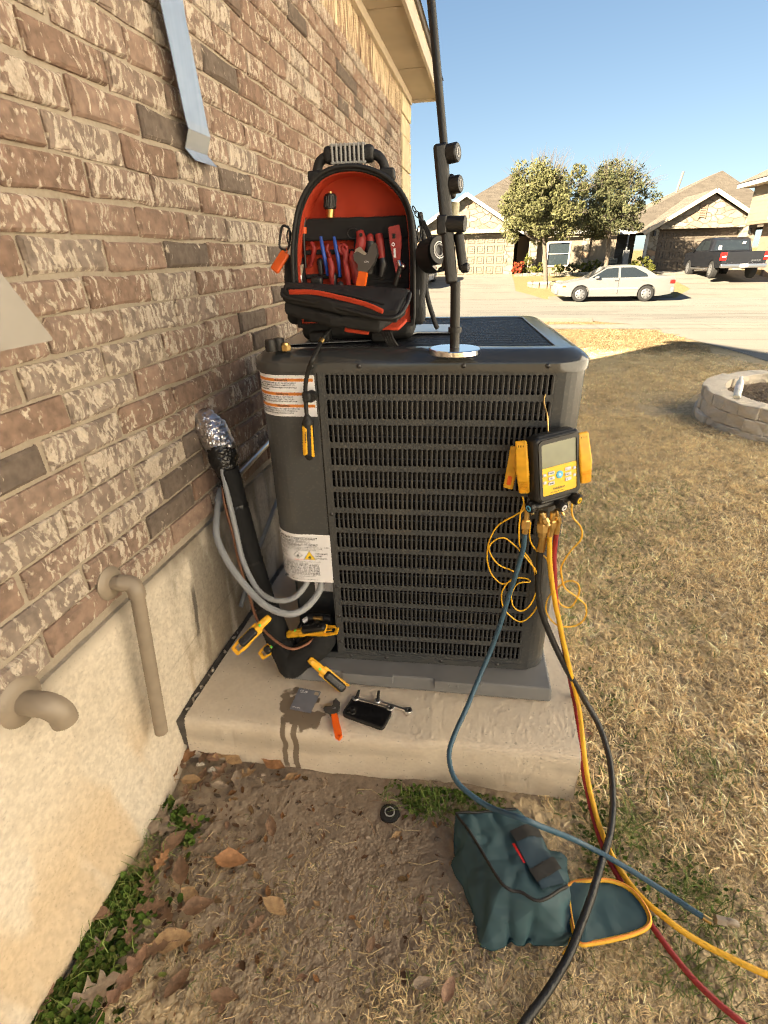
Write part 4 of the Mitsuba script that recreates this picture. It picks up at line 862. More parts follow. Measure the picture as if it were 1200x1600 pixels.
# flat strap hanging down the wall from the eave
P('strap_metal', proc(lambda p, n, uv: mix((.17, .22, .31), (.27, .33, .43), .5 * fbm(p.y * 60, p.z * 2.5, 0.0, 3) + .5 * fbm(p.y * 20, p.z * 20, 4.0, 2))), .32, specular=.6)
sp_ = thing('metal_strap', 'flat blue-grey metal strap hanging down the brick wall', 'strap')
def strap_strip(pts, th=.003):
    """pts: (x, y_left, y_right, z) from top to bottom"""
    v = []; 
    for x, y0, y1, z in pts: v += [(x, y0, z), (x, y1, z), (x - th, y0, z), (x - th, y1, z)]
    k = np.arange(len(pts) - 1) * 4; f = []
    for i in k: f += [(i, i + 1, i + 5), (i, i + 5, i + 4), (i + 2, i + 7, i + 3), (i + 2, i + 6, i + 7), (i, i + 4, i + 6), (i, i + 6, i + 2), (i + 1, i + 3, i + 7), (i + 1, i + 7, i + 5)]
    return tri_mesh(v, f)
part(sp_, 'strap', strap_strip([(-.892, 1.615, 1.738, 2.90), (-.885, 1.625, 1.75, 2.4), (-.882, 1.632, 1.757, 2.10), (-.884, 1.672, 1.80, 1.86), (-.886, 1.683, 1.812, 1.842)]), 'strap_metal')
part(sp_, 'bent_foot', strap_strip([(-.886, 1.683, 1.812, 1.8415), (-.902, 1.690, 1.820, 1.815), (-.914, 1.697, 1.830, 1.800)]), 'conduit_grey')
part(sp_, 'foot_tab', strap_strip([(-.914, 1.697, 1.830, 1.7995), (-.890, 1.702, 1.838, 1.768)]), 'strap_metal')
# ---- line set: foil sleeve, taped joint, black foam insulation
def crumple(m, amp, s, seed=0):
    v = np.asarray(m.vertices); n = np.asarray(m.vertex_normals); d = (meshkit.fbm(v * s, 3, seed) - .5) * 2 * amp; return trimesh.Trimesh(v + n * d[:, None], m.faces, process=False)
PB('foil', (.80, .80, .82), .16, lambda p, n, uv: dr.abs(fbm(p.x * 55, p.y * 55, p.z * 90, 3) - .5), .010, 5e-4, metallic=1.0)
PB('black_tape', (.012, .012, .0125), .22, lambda p, n, uv: dr.abs(fbm(p.x * 60, p.y * 60, p.z * 60, 3) - .5), .008, 5e-4)
ls = thing('line_set', 'black insulated refrigerant line with foil sleeve bending into the unit', 'pipe')
sl_ = tube(spline([(-.935, 1.538, 1.028), (-.905, 1.528, 1.012), (-.875, 1.512, .975), (-.852, 1.498, .935), (-.846, 1.492, .905)], 8), [.030, .042, .050, .050, .045, .040], 28)
part(ls, 'foil_sleeve', crumple(crumple(tm(man(sl_).refine_to_length(.008)), .007, 40), .0042, 120, 5), 'foil')
tp = tube(spline([(-.855, 1.500, .942), (-.846, 1.490, .905), (-.838, 1.483, .870), (-.832, 1.478, .842)], 8), [.049, .047, .040, .034], 28)
part(ls, 'black_tape', crumple(crumple(tm(man(tp).refine_to_length(.009)), .006, 40, 3), .003, 110, 6), 'black_tape', smooth=20)
path = spline([(-.826, 1.474, .870), (-.812, 1.460, .800), (-.792, 1.442, .70), (-.776, 1.432, .60), (-.760, 1.424, .50), (-.735, 1.405, .40), (-.693, 1.366, .315), (-.655, 1.332, .258), (-.612, 1.294, .218)], 10)
nb = len(path); cuts = [0, 16, 36, 54, nb - 1]
for i in range(4):
    q = path[cuts[i]:cuts[i + 1] + 1]; r0 = (.0350, .0365, .0380, .0455)[i]
    part(ls, 'insulation', tube(q, [r0 * .94] + [r0] * 6 + [r0 * .95], 20), 'black_foam', smooth=50)
part(ls, 'elbow_insulation', cat(hullsph([(-.640, 1.318, .254, .0455), (-.604, 1.286, .220, .050)], 22), hullsph([(-.604, 1.286, .220, .050), (-.520, 1.320, .280, .047)], 22), tube(spline([(-.530, 1.315, .270), (-.505, 1.335, .292), (-.490, 1.37, .315), (-.486, 1.40, .325)], 7), [.0465, .045, .041], 20)), 'black_foam', smooth=50)
part(ls, 'seam_ring', tube(spline([(-.599, 1.256, .252), (-.601, 1.2392, .222), (-.602, 1.2430, .195)], 6), .0022, 6), 'ink')
for q, r in ((16, .037), (36, .038), (54, .0445)): part(ls, 'zip_tie', tube(path[q - 1:q + 1], r, 20, caps=False), 'black_tape', smooth=50)
# thin copper line and thermostat cable strapped to it
P('copper', (.25, .115, .065), .45, metallic=.5)
cl = thing('copper_line', 'thin bare copper tube running beside the black insulated line', 'tube')
put(cl, tube([(-.845, 1.468, .868), (-.838, 1.432, .78), (-.812, 1.405, .66), (-.800, 1.392, .56), (-.768, 1.362, .46), (-.735, 1.322, .40), (-.70, 1.292, .365), (-.645, 1.268, .335), (-.585, 1.262, .312), (-.532, 1.300, .318), (-.500, 1.360, .335)], .0048, 8, smooth=6), 'copper', smooth=True)
# flexible grey conduits
def ribbed(pts, r, pitch=.0065):
    p = spline(pts, 24); L = np.concatenate([[0], np.cumsum(np.linalg.norm(np.diff(p, axis=0), axis=1))]); n = int(L[-1] / pitch * 4); s = np.linspace(0, L[-1], n)
    q = np.stack([np.interp(s, L, p[:, k]) for k in range(3)], 1); return tube(q, r * (1 + .035 * np.sin(np.arange(n) * np.pi / 2)), 14)
wa = thing('flexible_conduit', 'outer grey flexible conduit looping from the wall into the unit', 'conduit')
part(wa, 'hose', tube([(-.885, 1.488, .755), (-.885, 1.455, .715), (-.868, 1.395, .655), (-.815, 1.345, .590), (-.745, 1.305, .530), (-.665, 1.272, .478), (-.585, 1.268, .455), (-.535, 1.300, .462), (-.497, 1.345, .505), (-.492, 1.372, .555)], .0116, 14, smooth=9), 'conduit_grey', smooth=50)
part(wa, 'connector', cyl((-.886, 1.515, .775), (-.886, 1.478, .742), .0165), 'conduit_grey', smooth=40)
part(wa, 'end_fitting', cyl((-.4905, 1.372, .535), (-.4905, 1.374, .60), .0175), 'grey_plastic', smooth=40)
wb = thing('flexible_conduit', 'inner grey flexible conduit coming down beside the black line', 'conduit')
part(wb, 'hose', tube([(-.836, 1.452, .880), (-.812, 1.418, .780), (-.795, 1.400, .680), (-.778, 1.378, .590), (-.735, 1.338, .530), (-.690, 1.308, .497), (-.632, 1.292, .487), (-.575, 1.300, .497), (-.540, 1.330, .530), (-.533, 1.365, .565)], .0092, 14, smooth=9), 'conduit_grey', smooth=50)
part(wb, 'end_fitting', cyl((-.532, 1.366, .545), (-.532, 1.368, .60), .0145), 'grey_plastic', smooth=40)
rc = thing('rigid_conduit', 'shiny straight conduit slanting along the wall behind the unit', 'conduit')
part(rc, 'tube', cyl((-.888, 1.50, .763), (-.888, 2.10, .815), .0125), 'steel', smooth=True)
part(rc, 'coupling', cyl((-.888, 1.535, .766), (-.888, 1.56, .768), .016), 'steel', smooth=True)
fc = thing('wall_conduit', 'thin grey conduit on the foundation behind the unit', 'conduit')
part(fc, 'tube', tube([(-.900, 1.52, .26), (-.898, 1.75, .40), (-.898, 2.3, .66)], .009, 10), 'conduit_grey', smooth=True)
# wet slot between slab and foundation, filled with crumbs of caulk
ck = []
for i in range(20):
    y_ = 1.03 + 1.0 * rng.random() ** 1.1; s = rng.uniform(.006, .015); ck.append(hullsph([(-.905 + rng.uniform(-.006, .006), y_, .160 + rng.uniform(-.004, .006), s * .5), (-.905 + rng.uniform(-.01, .01), y_ + s, .160, s * .4)], 6))
k = thing('caulk_bead', 'broken pale caulk in the gap between slab and foundation', 'caulk', kind='stuff'); put(k, cat(ck), 'pale_caulk', smooth=40)
P('pale_caulk', mottled((.25, .22, .18), .5, 60), .9)
P('backer', mottled((.075, .065, .055), .4, 50), .9)
single('backer_strip', bx(-.925, -.893, 1.036, 2.5, .05, .158), 'backer', 'dark backer strip filling the gap along the foundation', 'strip')
# ---- temperature clamps
P('led_green', (.15, .75, .1), .3)
P('clamp_yellow', proc(lambda p, n, uv: mi.Color3f(.78, .40, .02) * (.8 + .35 * fbm(p.x * 60, p.y * 60, p.z * 60, 2))), .4)
def sensor_clamp(label, tail, tip, up):
    t = thing('sensor_clamp', label, 'clamp', 'wireless temperature clamps on the lines'); M, L = along(tail, tip, up)
    # lower loop handle
    hp = Polygon([(-.008, -.013), (.03, -.018), (L * .75, -.010), (L, -.003), (L, .003), (L * .75, .010), (.03, .018), (-.008, .013)]).buffer(.003, quad_segs=3); hole = Polygon([(.0, -.0095), (.05, -.012), (.05, .012), (.0, .0095)])
    part(t, 'handle', xf(ext(hp.difference(hole), .006), M @ rot(-7, (0, 1, 0)) @ tr(0, 0, -.014)), 'clamp_yellow', smooth=40)
    part(t, 'handle_rib', xf(bx(.012, .048, -.0015, .0015, -.012, -.008), M @ rot(-7, (0, 1, 0))), 'clamp_yellow')
    part(t, 'jaw', xf(hullsph([(L * .62, 0, .005, .014), (L * .84, 0, .006, .0135), (L + .004, -.004, .0, .008), (L + .004, .004, .0, .008), (L * .7, 0, -.006, .011)], 12), M), 'clamp_yellow', smooth=40)
    part(t, 'upper_lever', xf(hullsph([(.032, s, .005, .004) for s in (-.014, .014)] + [(L * .72, s, .007, .005) for s in (-.0145, .0145)], 10), M), 'clamp_yellow', smooth=40)
    bd = part(t, 'transmitter', xf(hullsph([(x, s, z, .009) for x in (.036, L * .60) for s in (-.0055, .0055) for z in (.014, .018)], 14), M), 'black_plastic', smooth=40)
    part(bd, 'button', xf(lathe([(0, .0012), (.0035, .001), (.004, 0), (0, 0)], 12), M @ tr(.050, 0, .0268)), 'dark_steel')
    part(t, 'indicator_light', xf(lathe([(0, .002), (.004, .0015), (.0048, 0), (0, 0)], 14), M @ tr(L * .80, 0, .0195)), 'led_green', smooth=True)
    part(t, 'spring', xf(tube([(L * .55, .004 * math.cos(q), -.004 + .004 * math.sin(q)) for q in np.linspace(0, 12, 30)], .0008, 5), M), 'steel')
    return t
camup = unit([.18, -.75, .6])
sensor_clamp('yellow and black clamp on the left side of the line, handle pointing down', (-0.740, 1.171, 0.364), (-0.652, 1.249, 0.441), camup)
sensor_clamp('yellow and black clamp lying over the base pad, nearest the smartphone', (-0.391, 1.254, 0.150), (-0.519, 1.261, 0.269), camup)
sensor_clamp('yellow and black clamp inside the valve recess, seen end on', (-0.450, 1.323, 0.369), (-0.623, 1.337, 0.306), unit([0, -.3, 1]))
sensor_clamp('clamp mostly hidden behind the left leg of the black line', (-0.721, 1.294, 0.235), (-0.668, 1.318, 0.277), camup)
vv = thing('service_valve', 'black capped service valves with pale caps inside the recess', 'valve')
part(vv, 'body', U(cat(cyl((-.110, .05, .36), (-.030, .05, .36), .017), cyl((-.075, .05, .36), (-.075, .0, .365), .012))), 'black_plastic', smooth=40)
part(vv, 'cap', U(cyl((-.112, .045, .360), (-.128, .035, .352), .0085)), 'white_paper', smooth=40)
part(vv, 'brass_stem', U(cyl((-.085, .03, .375), (-.055, .025, .378), .007)), 'brass', smooth=40)

# ================================================================ TOOL BACKPACK ON THE UNIT
MB = frame((-.378, 1.515, 1.2795), (math.cos(.08), math.sin(.08), 0), (-math.sin(.08), math.cos(.08), 0), (0, 0, 1))
def Bk(m): return xf(m, MB)
def bpt(p): return (MB @ [*p, 1])[:3]
def wr(c0, c1, s=9):
    return proc(lambda p, n, uv: mix(c0, c1, fbm(p.x * s, p.y * s, p.z * s * .6, 3)))
PB('orange_fabric', wr((.36, .030, .010), (.50, .050, .014)), .8, lambda p, n, uv: fbm(p.x * 700, p.z * 700, p.y * 700, 2), .0008, 4e-4, sheen=.4)
PB('bag_black', wr((.006, .006, .0065), (.013, .0125, .0125)), .78, lambda p, n, uv: fbm(p.x * 500, p.z * 500, p.y * 500, 2), .0012, 4e-4, sheen=.5)
P('handle_grey', (.30, .30, .29), .6)
bag = thing('tool_backpack', 'open black and orange tool backpack standing on the air conditioner', 'backpack')
OUT = Polygon(spline([(-.166, .04), (-.168, .14), (-.164, .22), (-.152, .29), (-.13, .350), (-.092, .398), (-.045, .422), (.015, .427), (.07, .415), (.115, .389), (.148, .350), (.164, .303), (.170, .22), (.171, .13), (.171, .04)], 5))
def upright(poly, y0, y1): return xf(xf(ext(poly, y1 - y0), XZ), tr(0, y1, 0))
def rumple(m, amp, s, seed=0, length=.012):
    m = tm(man(m).refine_to_length(length)); v = np.asarray(m.vertices).copy(); v += np.stack([meshkit.fbm(v * s, 3, seed + k) - .5 for k in range(3)], 1) * 2 * amp; return trimesh.Trimesh(v, m.faces, process=False)
part(bag, 'shell', Bk(rumple(upright(OUT.difference(OUT.buffer(-.010)), .0, .20), .004, 22)), 'bag_black', smooth=50)
part(bag, 'back_panel', Bk(upright(OUT.buffer(-.008), .195, .205)), 'bag_black')
lin = upright(OUT.buffer(-.0085), .085, .090); lin = tm(man(lin).refine_to_length(.010)); v = np.asarray(lin.vertices).copy()
v[:, 1] += .016 * np.sin(v[:, 0] * 52 + 4 * meshkit.noise(v * 14)) * meshkit.noise(v * [9, 9, 4]) * sstep(.40, .30, v[:, 2]) + .012 * (meshkit.fbm(v * 16, 3) - .5)
part(bag, 'orange_liner', Bk(trimesh.Trimesh(v, lin.faces, process=False)), 'orange_fabric', smooth=60)
side = tm(man(upright(OUT.buffer(-.0102).difference(OUT.buffer(-.0135)), .008, .092)).refine_to_length(.012)); part(bag, 'orange_side_lining', Bk(side), 'orange_fabric', smooth=50)
edge = np.array(OUT.exterior.coords)[:-1]; k0 = np.argmin(np.abs(edge[:, 0] + .166) + np.abs(edge[:, 1] - .04)); rim = np.array([(x, -.002, z) for x, z in np.array(OUT.exterior.coords)[:-1] if z > .05])
o_ = np.argsort(np.arctan2(rim[:, 2] - .16, -rim[:, 0]) * -1)
rim = np.array([(x, -.003, z) for x, z in spline([(-.168, .10), (-.168, .14), (-.164, .22), (-.152, .29), (-.13, .350), (-.092, .398), (-.045, .422), (.015, .427), (.07, .415), (.115, .389), (.148, .350), (.164, .303), (.170, .22), (.171, .13), (.171, .06)], 5)])
part(bag, 'rim_piping', Bk(tube(rim, .0055, 10)), 'black_rubber', smooth=50)
part(bag, 'zip_tape', Bk(tube(rim * [.955, 1, .965] + [0, .008, .008], .0042, 8)), 'bag_black', smooth=50)
part(bag, 'boot', Bk(hullsph([(x, y, z, .022) for x in (-.140, .146) for y in (.03, .18) for z in (.0225, .05)], 14)), 'black_rubber', smooth=40)
for x in (-.13, .05): part(bag, 'foot', Bk(cbx(x, x + .06, -.03, .01, .0, .03, .006)), 'black_rubber', smooth=40)
h = part(bag, 'handle', Bk(tube([(-.105, .10, .418), (-.092, .10, .452), (-.06, .10, .466), (.0, .10, .470), (.052, .10, .466), (.078, .10, .450), (.092, .10, .410)], .0125, 14, smooth=6)), 'black_rubber', smooth=50)
part(h, 'grip', Bk(cbx(-.078, .058, .080, .120, .446, .486, .010)), 'black_rubber', smooth=40)
for i in range(8): part(h, 'grip_rib', Bk(cbx(-.056 + i * .0118, -.0495 + i * .0118, .0755, .124, .444, .490, .004)), 'handle_grey', smooth=40)
part(h, 'grip_frame', Bk(cat(cbx(-.058, .038, .0765, .0805, .482, .488, .002), cbx(-.058, .038, .0765, .0805, .443, .449, .002))), 'handle_grey', smooth=40)
for x in (-.105, .092): part(h, 'mount', Bk(cbx(x - .02, x + .02, .08, .13, .405, .432, .006)), 'black_rubber', smooth=40)
part(bag, 'tool_band', Bk(rumple(cbx(-.148, .152, .060, .082, .262, .318, .004), .003, 30)), 'bag_black', smooth=50)
part(bag, 'pocket_panel', Bk(rumple(cbx(-.150, .158, .066, .083, .045, .250, .004), .004, 26)), 'orange_fabric', smooth=50)
part(bag, 'dark_pocket', Bk(rumple(cbx(.000, .154, .052, .066, .050, .262, .004), .004, 26, 4)), 'bag_black', smooth=50)
for z, x0, x1 in ((.228, -.148, .0), (.166, -.145, -.04), (.150, -.02, .15)): part(bag, 'elastic_strap', Bk(cbx(x0, x1, .050, .058, z, z + .012, .003)), 'bag_black', smooth=40)
part(bag, 'front_pocket', Bk(rumple(cbx(-.12, .13, .012, .05, .03, .112, .008), .005, 30, 2)), 'orange_fabric', smooth=50)
part(bag, 'ring', Bk(tube([(.0 + .016 * math.cos(a), .05, .278 + .013 * math.sin(a)) for a in np.linspace(0, 2 * math.pi, 20)], .0016, 6)), 'dark_steel', smooth=True)
# folded down front pocket
def slab(c, th, r=.008, amp=.005, seed=1):
    """four corners (back left, back right, front right, front left), thick downwards"""
    m = hullsph([(*q, r) for q in c] + [(q[0], q[1], q[2] - th, r) for q in c], 10); return rumple(m, amp, 24, seed)
BLc, BRc, FRc, FLc = np.array((-0.562, 1.495, 1.434)), np.array((-0.218, 1.475, 1.413)), np.array((-0.232, 1.352, 1.373)), np.array((-0.536, 1.405, 1.419))
fl = part(bag, 'front_flap', slab([BLc, BRc, FRc + [0, .004, 0], (FLc + FRc) / 2 + [-.01, -.012, -.002], FLc], .016), 'bag_black', smooth=50)
part(bag, 'flap_pouch', slab([np.array((-0.552, 1.470, 1.394)), np.array((-0.233, 1.470, 1.375)), np.array((-0.282, 1.375, 1.348)), np.array((-0.400, 1.370, 1.358)), np.array((-0.531, 1.410, 1.385))], .014, .010, .006, 9), 'bag_black', smooth=50)
def ribbon(pts, w, th=.0035):
    p = spline(pts, 8); u = np.array([.05, -.25, 1.0]); return cat(tube(p + unit(u) * w * .3, th, 6), tube(p, th, 6), tube(p - unit(u) * w * .3, th, 6))
part(fl, 'orange_trim', ribbon([(-0.519, 1.390, 1.421), (-0.450, 1.380, 1.420), (-0.378, 1.366, 1.408), (-0.305, 1.352, 1.392), (-0.261, 1.342, 1.376)], .010), 'orange_fabric', smooth=50)
part(fl, 'zipper', ribbon([(-0.531, 1.405, 1.430), (-0.438, 1.400, 1.421), (-0.349, 1.385, 1.408), (-0.263, 1.370, 1.390)], .006, .0022), 'black_rubber', smooth=50)
part(fl, 'edge_binding', tube([(-0.548, 1.420, 1.426), (-0.537, 1.395, 1.409), (-0.470, 1.382, 1.398), (-0.360, 1.355, 1.380), (-0.266, 1.338, 1.361), (-0.223, 1.345, 1.365), (-0.208, 1.400, 1.390), (-0.209, 1.460, 1.410)], .0052, 8, smooth=6), 'black_rubber', smooth=50)
part(fl, 'mesh_pocket', slab([np.array((-0.343, 1.430, 1.408)), np.array((-0.248, 1.430, 1.397)), np.array((-0.264, 1.375, 1.383)), np.array((-0.333, 1.385, 1.398))], .004, .004, .003, 5), 'black_fabric', smooth=50)
part(bag, 'orange_gusset', Bk(rumple(ext(Polygon([(0, 0), (.045, .0), (.036, .085), (.030, .085)]), .012, tr(.118, .02, .052) @ XZ), .003, 30)), 'orange_fabric', smooth=50)
part(bag, 'orange_lip', slab([np.array((-0.272, 1.440, 1.338)), np.array((-0.218, 1.440, 1.346)), np.array((-0.232, 1.400, 1.331)), np.array((-0.287, 1.400, 1.331))], .003, .003, .003, 7), 'orange_fabric', smooth=50)
part(bag, 'sewn_tag', hullsph([(*(-0.372, 1.392, 1.330), .003), (*(-0.310, 1.386, 1.323), .003), (*(-0.311, 1.386, 1.317), .003), (*(-0.373, 1.392, 1.324), .003)], 8), 'orange_fabric', smooth=40)
part(bag, 'side_pouch', Bk(rumple(hullsph([(x, y, z, .02) for x in (-.185, -.165) for y in (.05, .16) for z in (.06, .21)], 10), .010, 20, 3)), 'bag_black', smooth=50)
part(bag, 'side_pouch', Bk(rumple(hullsph([(x, y, z, .012) for x in (.172, .185) for y in (.05, .17) for z in (.05, .22)], 10), .006, 20, 6)), 'bag_black', smooth=50)
part(bag, 'zip_pull', Bk(cat(bx(.176, .182, .02, .024, .085, .125), cbx(.174, .186, .016, .026, .120, .135, .002))), 'dark_steel')
st = [bpt(q) for q in ((.178, .17, .33), (.195, .19, .22), (.198, .20, .12), (.225, .21, .03), (.235, .215, .008))]
part(bag, 'shoulder_strap', cat(*[tube(np.array(st) + [0, d, 0], .006, 8, smooth=5) for d in (-.012, -.004, .004, .012)]), 'bag_black', smooth=50)
part(bag, 'hanging_strap', cat(*[tube(np.array([(-0.263, 1.415, 1.316), (-0.252, 1.405, 1.298), (-0.243, 1.410, 1.284)]) + [d, 0, 0], .004, 6, smooth=4) for d in (-.014, -.007, 0, .007)]), 'bag_black', smooth=50)
for i, x in enumerate((-.172, .178)): part(bag, 'dee_ring', Bk(tube([(x + (.004 if i else -.004) + .004 * math.cos(a), .03 + .012 * math.cos(a), .272 + .018 * math.sin(a)) for a in np.linspace(0, 2 * math.pi, 18)], .002, 6)), 'black_plastic', smooth=True)
# ---- hanging from it
cb = thing('carabiner', 'black carabiner hanging on the left side of the backpack', 'carabiner')
put(cb, tube([(-0.172, 0.020, 0.295), (-0.189, 0.020, 0.300), (-0.198, 0.020, 0.280), (-0.204, 0.020, 0.252), (-0.194, 0.020, 0.243), (-0.179, 0.020, 0.247), (-0.172, 0.020, 0.273), (-0.172, 0.020, 0.295)], .0032, 8, smooth=6).apply_transform(MB), 'black_plastic', smooth=True)
kt = thing('key_tag', 'bright orange tag dangling below the black carabiner', 'tag')
M_, L_ = along(bpt((-0.186, 0.015, 0.236)), bpt((-0.223, 0.005, 0.189)), (-.3, -1, .3))
part(kt, 'tag', xf(cbx(0, L_, -.015, .015, -.006, .006, .005), M_), 'orange_plastic', smooth=40)
part(kt, 'cord', tube([bpt((-0.186, 0.020, 0.246)), bpt((-0.182, 0.016, 0.238)), bpt((-0.188, 0.015, 0.233))], .002, 6), 'orange_plastic')
tr_ = thing('tape_roll', 'roll of black electrical tape hanging on a chain strap right of the backpack', 'tape')
cT = np.array((-0.157, 1.530, 1.508)); ax_ = unit([.72, -.62, .12]); MT = frame(cT, unit(np.cross([0, 0, 1], ax_)), np.cross(ax_, unit(np.cross([0, 0, 1], ax_))), ax_)
part(tr_, 'roll', xf(lathe([(.016, -.024), (.033, -.024), (.034, -.022), (.034, .022), (.033, .024), (.016, .024), (.016, -.024)], 32), MT), 'black_rubber', smooth=35)
part(tr_, 'core', xf(lathe([(.013, -.0245), (.0158, -.0245), (.0158, .0250), (.013, .0250), (.013, -.0245)], 28), MT), 'grey_plastic', smooth=35)
part(tr_, 'core_ring', xf(lathe([(.0185, .0245), (.0205, .0245), (.0205, .0252), (.0185, .0252), (.0185, .0245)], 28), MT), 'white_paper', smooth=35)
part(tr_, 'core_disc', xf(lathe([(0, .018), (.013, .018), (.013, .016), (0, .016)], 24), MT), 'dark_steel')
q = np.array([(-.036 * math.cos(a) if False else 0, 0, 0) for a in (0,)])
ta = np.linspace(2.2, 5.6, 22); arcp = np.stack([.036 * np.cos(ta) * (1 + .55 * (ta - 2.2) / 3.4), .036 * np.sin(ta) * (1 + .60 * (ta - 2.2) / 3.4)], 1)
def band(p, z0, z1):
    n = len(p); v = np.vstack([np.column_stack([p, np.full(n, z0)]), np.column_stack([p, np.full(n, z1)])]); k = np.arange(n - 1); return trimesh.Trimesh(v, np.vstack([np.stack([k, k + 1, n + k + 1], 1), np.stack([k, n + k + 1, n + k], 1)]), process=False)
part(tr_, 'loose_tape', xf(band(arcp, -.023, .023), MT), 'black_rubber', smooth=True)
part(tr_, 'strap', cat(*[tube(np.array([(-0.187, 1.530, 1.580), (-0.173, 1.520, 1.557), (-0.160, 1.505, 1.533)]) + [d, 0, 0], .0028, 6, smooth=4) for d in (-.004, 0, .004)]), 'black_fabric', smooth=True)
for i, (a, b) in enumerate((((-0.212, 1.530, 1.613), (-0.204, 1.530, 1.599)), ((-0.205, 1.530, 1.601), (-0.195, 1.530, 1.589)), ((-0.197, 1.530, 1.591), (-0.187, 1.530, 1.579)))):
    a, b = np.array(a), np.array(b); d = (b - a) / 2; s_ = np.cross(unit(d), [0, 1, 0] if i % 2 else [.6, .6, .2]); c_ = (a + b) / 2
    part(tr_, 'chain_link', tube([c_ + d * math.cos(t) * 1.15 + s_ * .0055 * math.sin(t) for t in np.linspace(0, 2 * math.pi, 16)], .0014, 6), 'dark_steel', smooth=True)
# ---- tools in the pockets
def handle_tube(name, label, pts, r, m, cat_='pliers', tipm=None, **kw):
    t = thing(name, label, cat_, **kw); w = np.array([bpt(p) for p in pts]); part(t, 'handle', tube(w, r, 12, smooth=5), m, smooth=50); return t
vt = thing('valve_core_tool', 'black knurled valve tool with brass end clipped on the black band', 'tool')
c0, c1, c2, c3 = (np.array((-0.057, 0.045, 0.373)), np.array((-0.060, 0.045, 0.337)), np.array((-0.061, 0.045, 0.318)), np.array((-0.057, 0.045, 0.378)))
part(vt, 'body', Bk(tube([c0 + [0, 0, .0], c0 - [0, 0, .004], c1 + [0, 0, .003], c1], [.013, .0155, .0165, .0150], 12)), 'black_plastic', smooth=30)
for i in range(8):
    a = math.pi * (i + .5) / 8 + math.pi; part(vt, 'ridge', Bk(cyl(c0 + [.016 * math.cos(a), .016 * math.sin(a), -.006], c1 + [.0163 * math.cos(a), .0163 * math.sin(a), .005], .0016, seg=6)), 'black_plastic')
part(vt, 'brass_end', Bk(tube([c1, c1 - [0, 0, .004], c2], [.012, .0115, .0105], 12)), 'brass', smooth=40); part(vt, 'brass_tip', Bk(cyl(c3, c0, .005)), 'brass', smooth=40)
t = handle_tube('pick_up_stick', 'thin black telescoping stick with an orange collar at far left of the pockets', [(-0.134, 0.045, 0.321), (-0.140, 0.045, 0.265), (-0.141, 0.045, 0.196)], [.005, .0045, .003], 'black_plastic', 'tool')
part(t, 'collar', Bk(cyl((-0.137, 0.045, 0.297), (-0.138, 0.045, 0.281), .0078)), 'orange_plastic', smooth=40); part(t, 'top', Bk(cyl((-0.134, 0.045, 0.321), (-0.136, 0.045, 0.304), .0070)), 'black_plastic', smooth=40)
def pliers(label, a, b, r, m, mat_head='dark_steel'):
    t = thing('pliers', label, 'pliers')
    for h_ in (a, b):
        if h_ is not None: part(t, 'handle', tube(np.array([bpt(p) for p in h_]), [r * .8, r * 1.05, r * 1.1, r, r * .85], 12, smooth=5), m, smooth=50)
    e = np.array([bpt(p[-1]) for p in (a, b) if p is not None]).mean(0); part(t, 'joint', hullsph([(*e, .010), (*(e - [0, 0, .03]), .008)], 10), mat_head, smooth=40)
    return t
pliers('pliers with two long blue handles in the orange pocket', [(-0.089, 0.035, 0.272), (-0.085, 0.030, 0.243), (-0.080, 0.030, 0.211), (-0.078, 0.040, 0.175)], [(-0.052, 0.035, 0.271), (-0.047, 0.030, 0.242), (-0.042, 0.030, 0.207), (-0.043, 0.040, 0.171)], .0052, 'blue_plastic')
pliers('pliers with slim dull red handles behind the blue ones', [(-0.120, 0.045, 0.260), (-0.112, 0.042, 0.244), (-0.118, 0.045, 0.222), (-0.128, 0.050, 0.199)], [(-0.072, 0.050, 0.254), (-0.077, 0.050, 0.243), (-0.074, 0.050, 0.232), (-0.069, 0.050, 0.221)], .0062, 'red_plastic')
pliers('pliers with worn red grips low between the blue handles', [(-0.066, 0.024, 0.218), (-0.061, 0.022, 0.198), (-0.063, 0.022, 0.175), (-0.064, 0.028, 0.152)], [(-0.025, 0.026, 0.213), (-0.020, 0.024, 0.194), (-0.018, 0.024, 0.171), (-0.016, 0.028, 0.148)], .0075, 'red_plastic')
t = handle_tube('crimping_tool', 'red looped crimper handle left of the large adjustable wrench', [(-0.030, 0.035, 0.242), (-0.021, 0.030, 0.229), (-0.022, 0.028, 0.210)], [.009, .009, .008], 'red_plastic', 'tool'); part(t, 'loop', tube([bpt(np.array((-0.027, 0.028, 0.240)) + [.011 * math.cos(a), 0, .011 * math.sin(a)]) for a in np.linspace(0, 2 * math.pi, 16)], .0045, 8), 'red_plastic', smooth=True)
t = handle_tube('cutting_pliers', 'large pliers with thick bright red handle in the dark pocket', [(0.020, 0.035, 0.281), (0.024, 0.028, 0.261), (0.019, 0.026, 0.235), (0.006, 0.030, 0.203), (0.005, 0.035, 0.157)], [.011, .014, .0145, .012, .010], 'red_plastic'); part(t, 'hang_hole', Bk(cyl(np.array((0.026, 0.013, 0.273)), np.array((0.026, 0.016, 0.273)), .0045)), 'dark_hollow')
part(t, 'second_handle', tube(np.array([bpt(p) for p in ((0.002, 0.030, 0.232), (-0.001, 0.026, 0.216), (0.004, 0.028, 0.182), (0.003, 0.034, 0.154))]), [.009, .0115, .011, .009], 12, smooth=5), 'red_plastic', smooth=50)
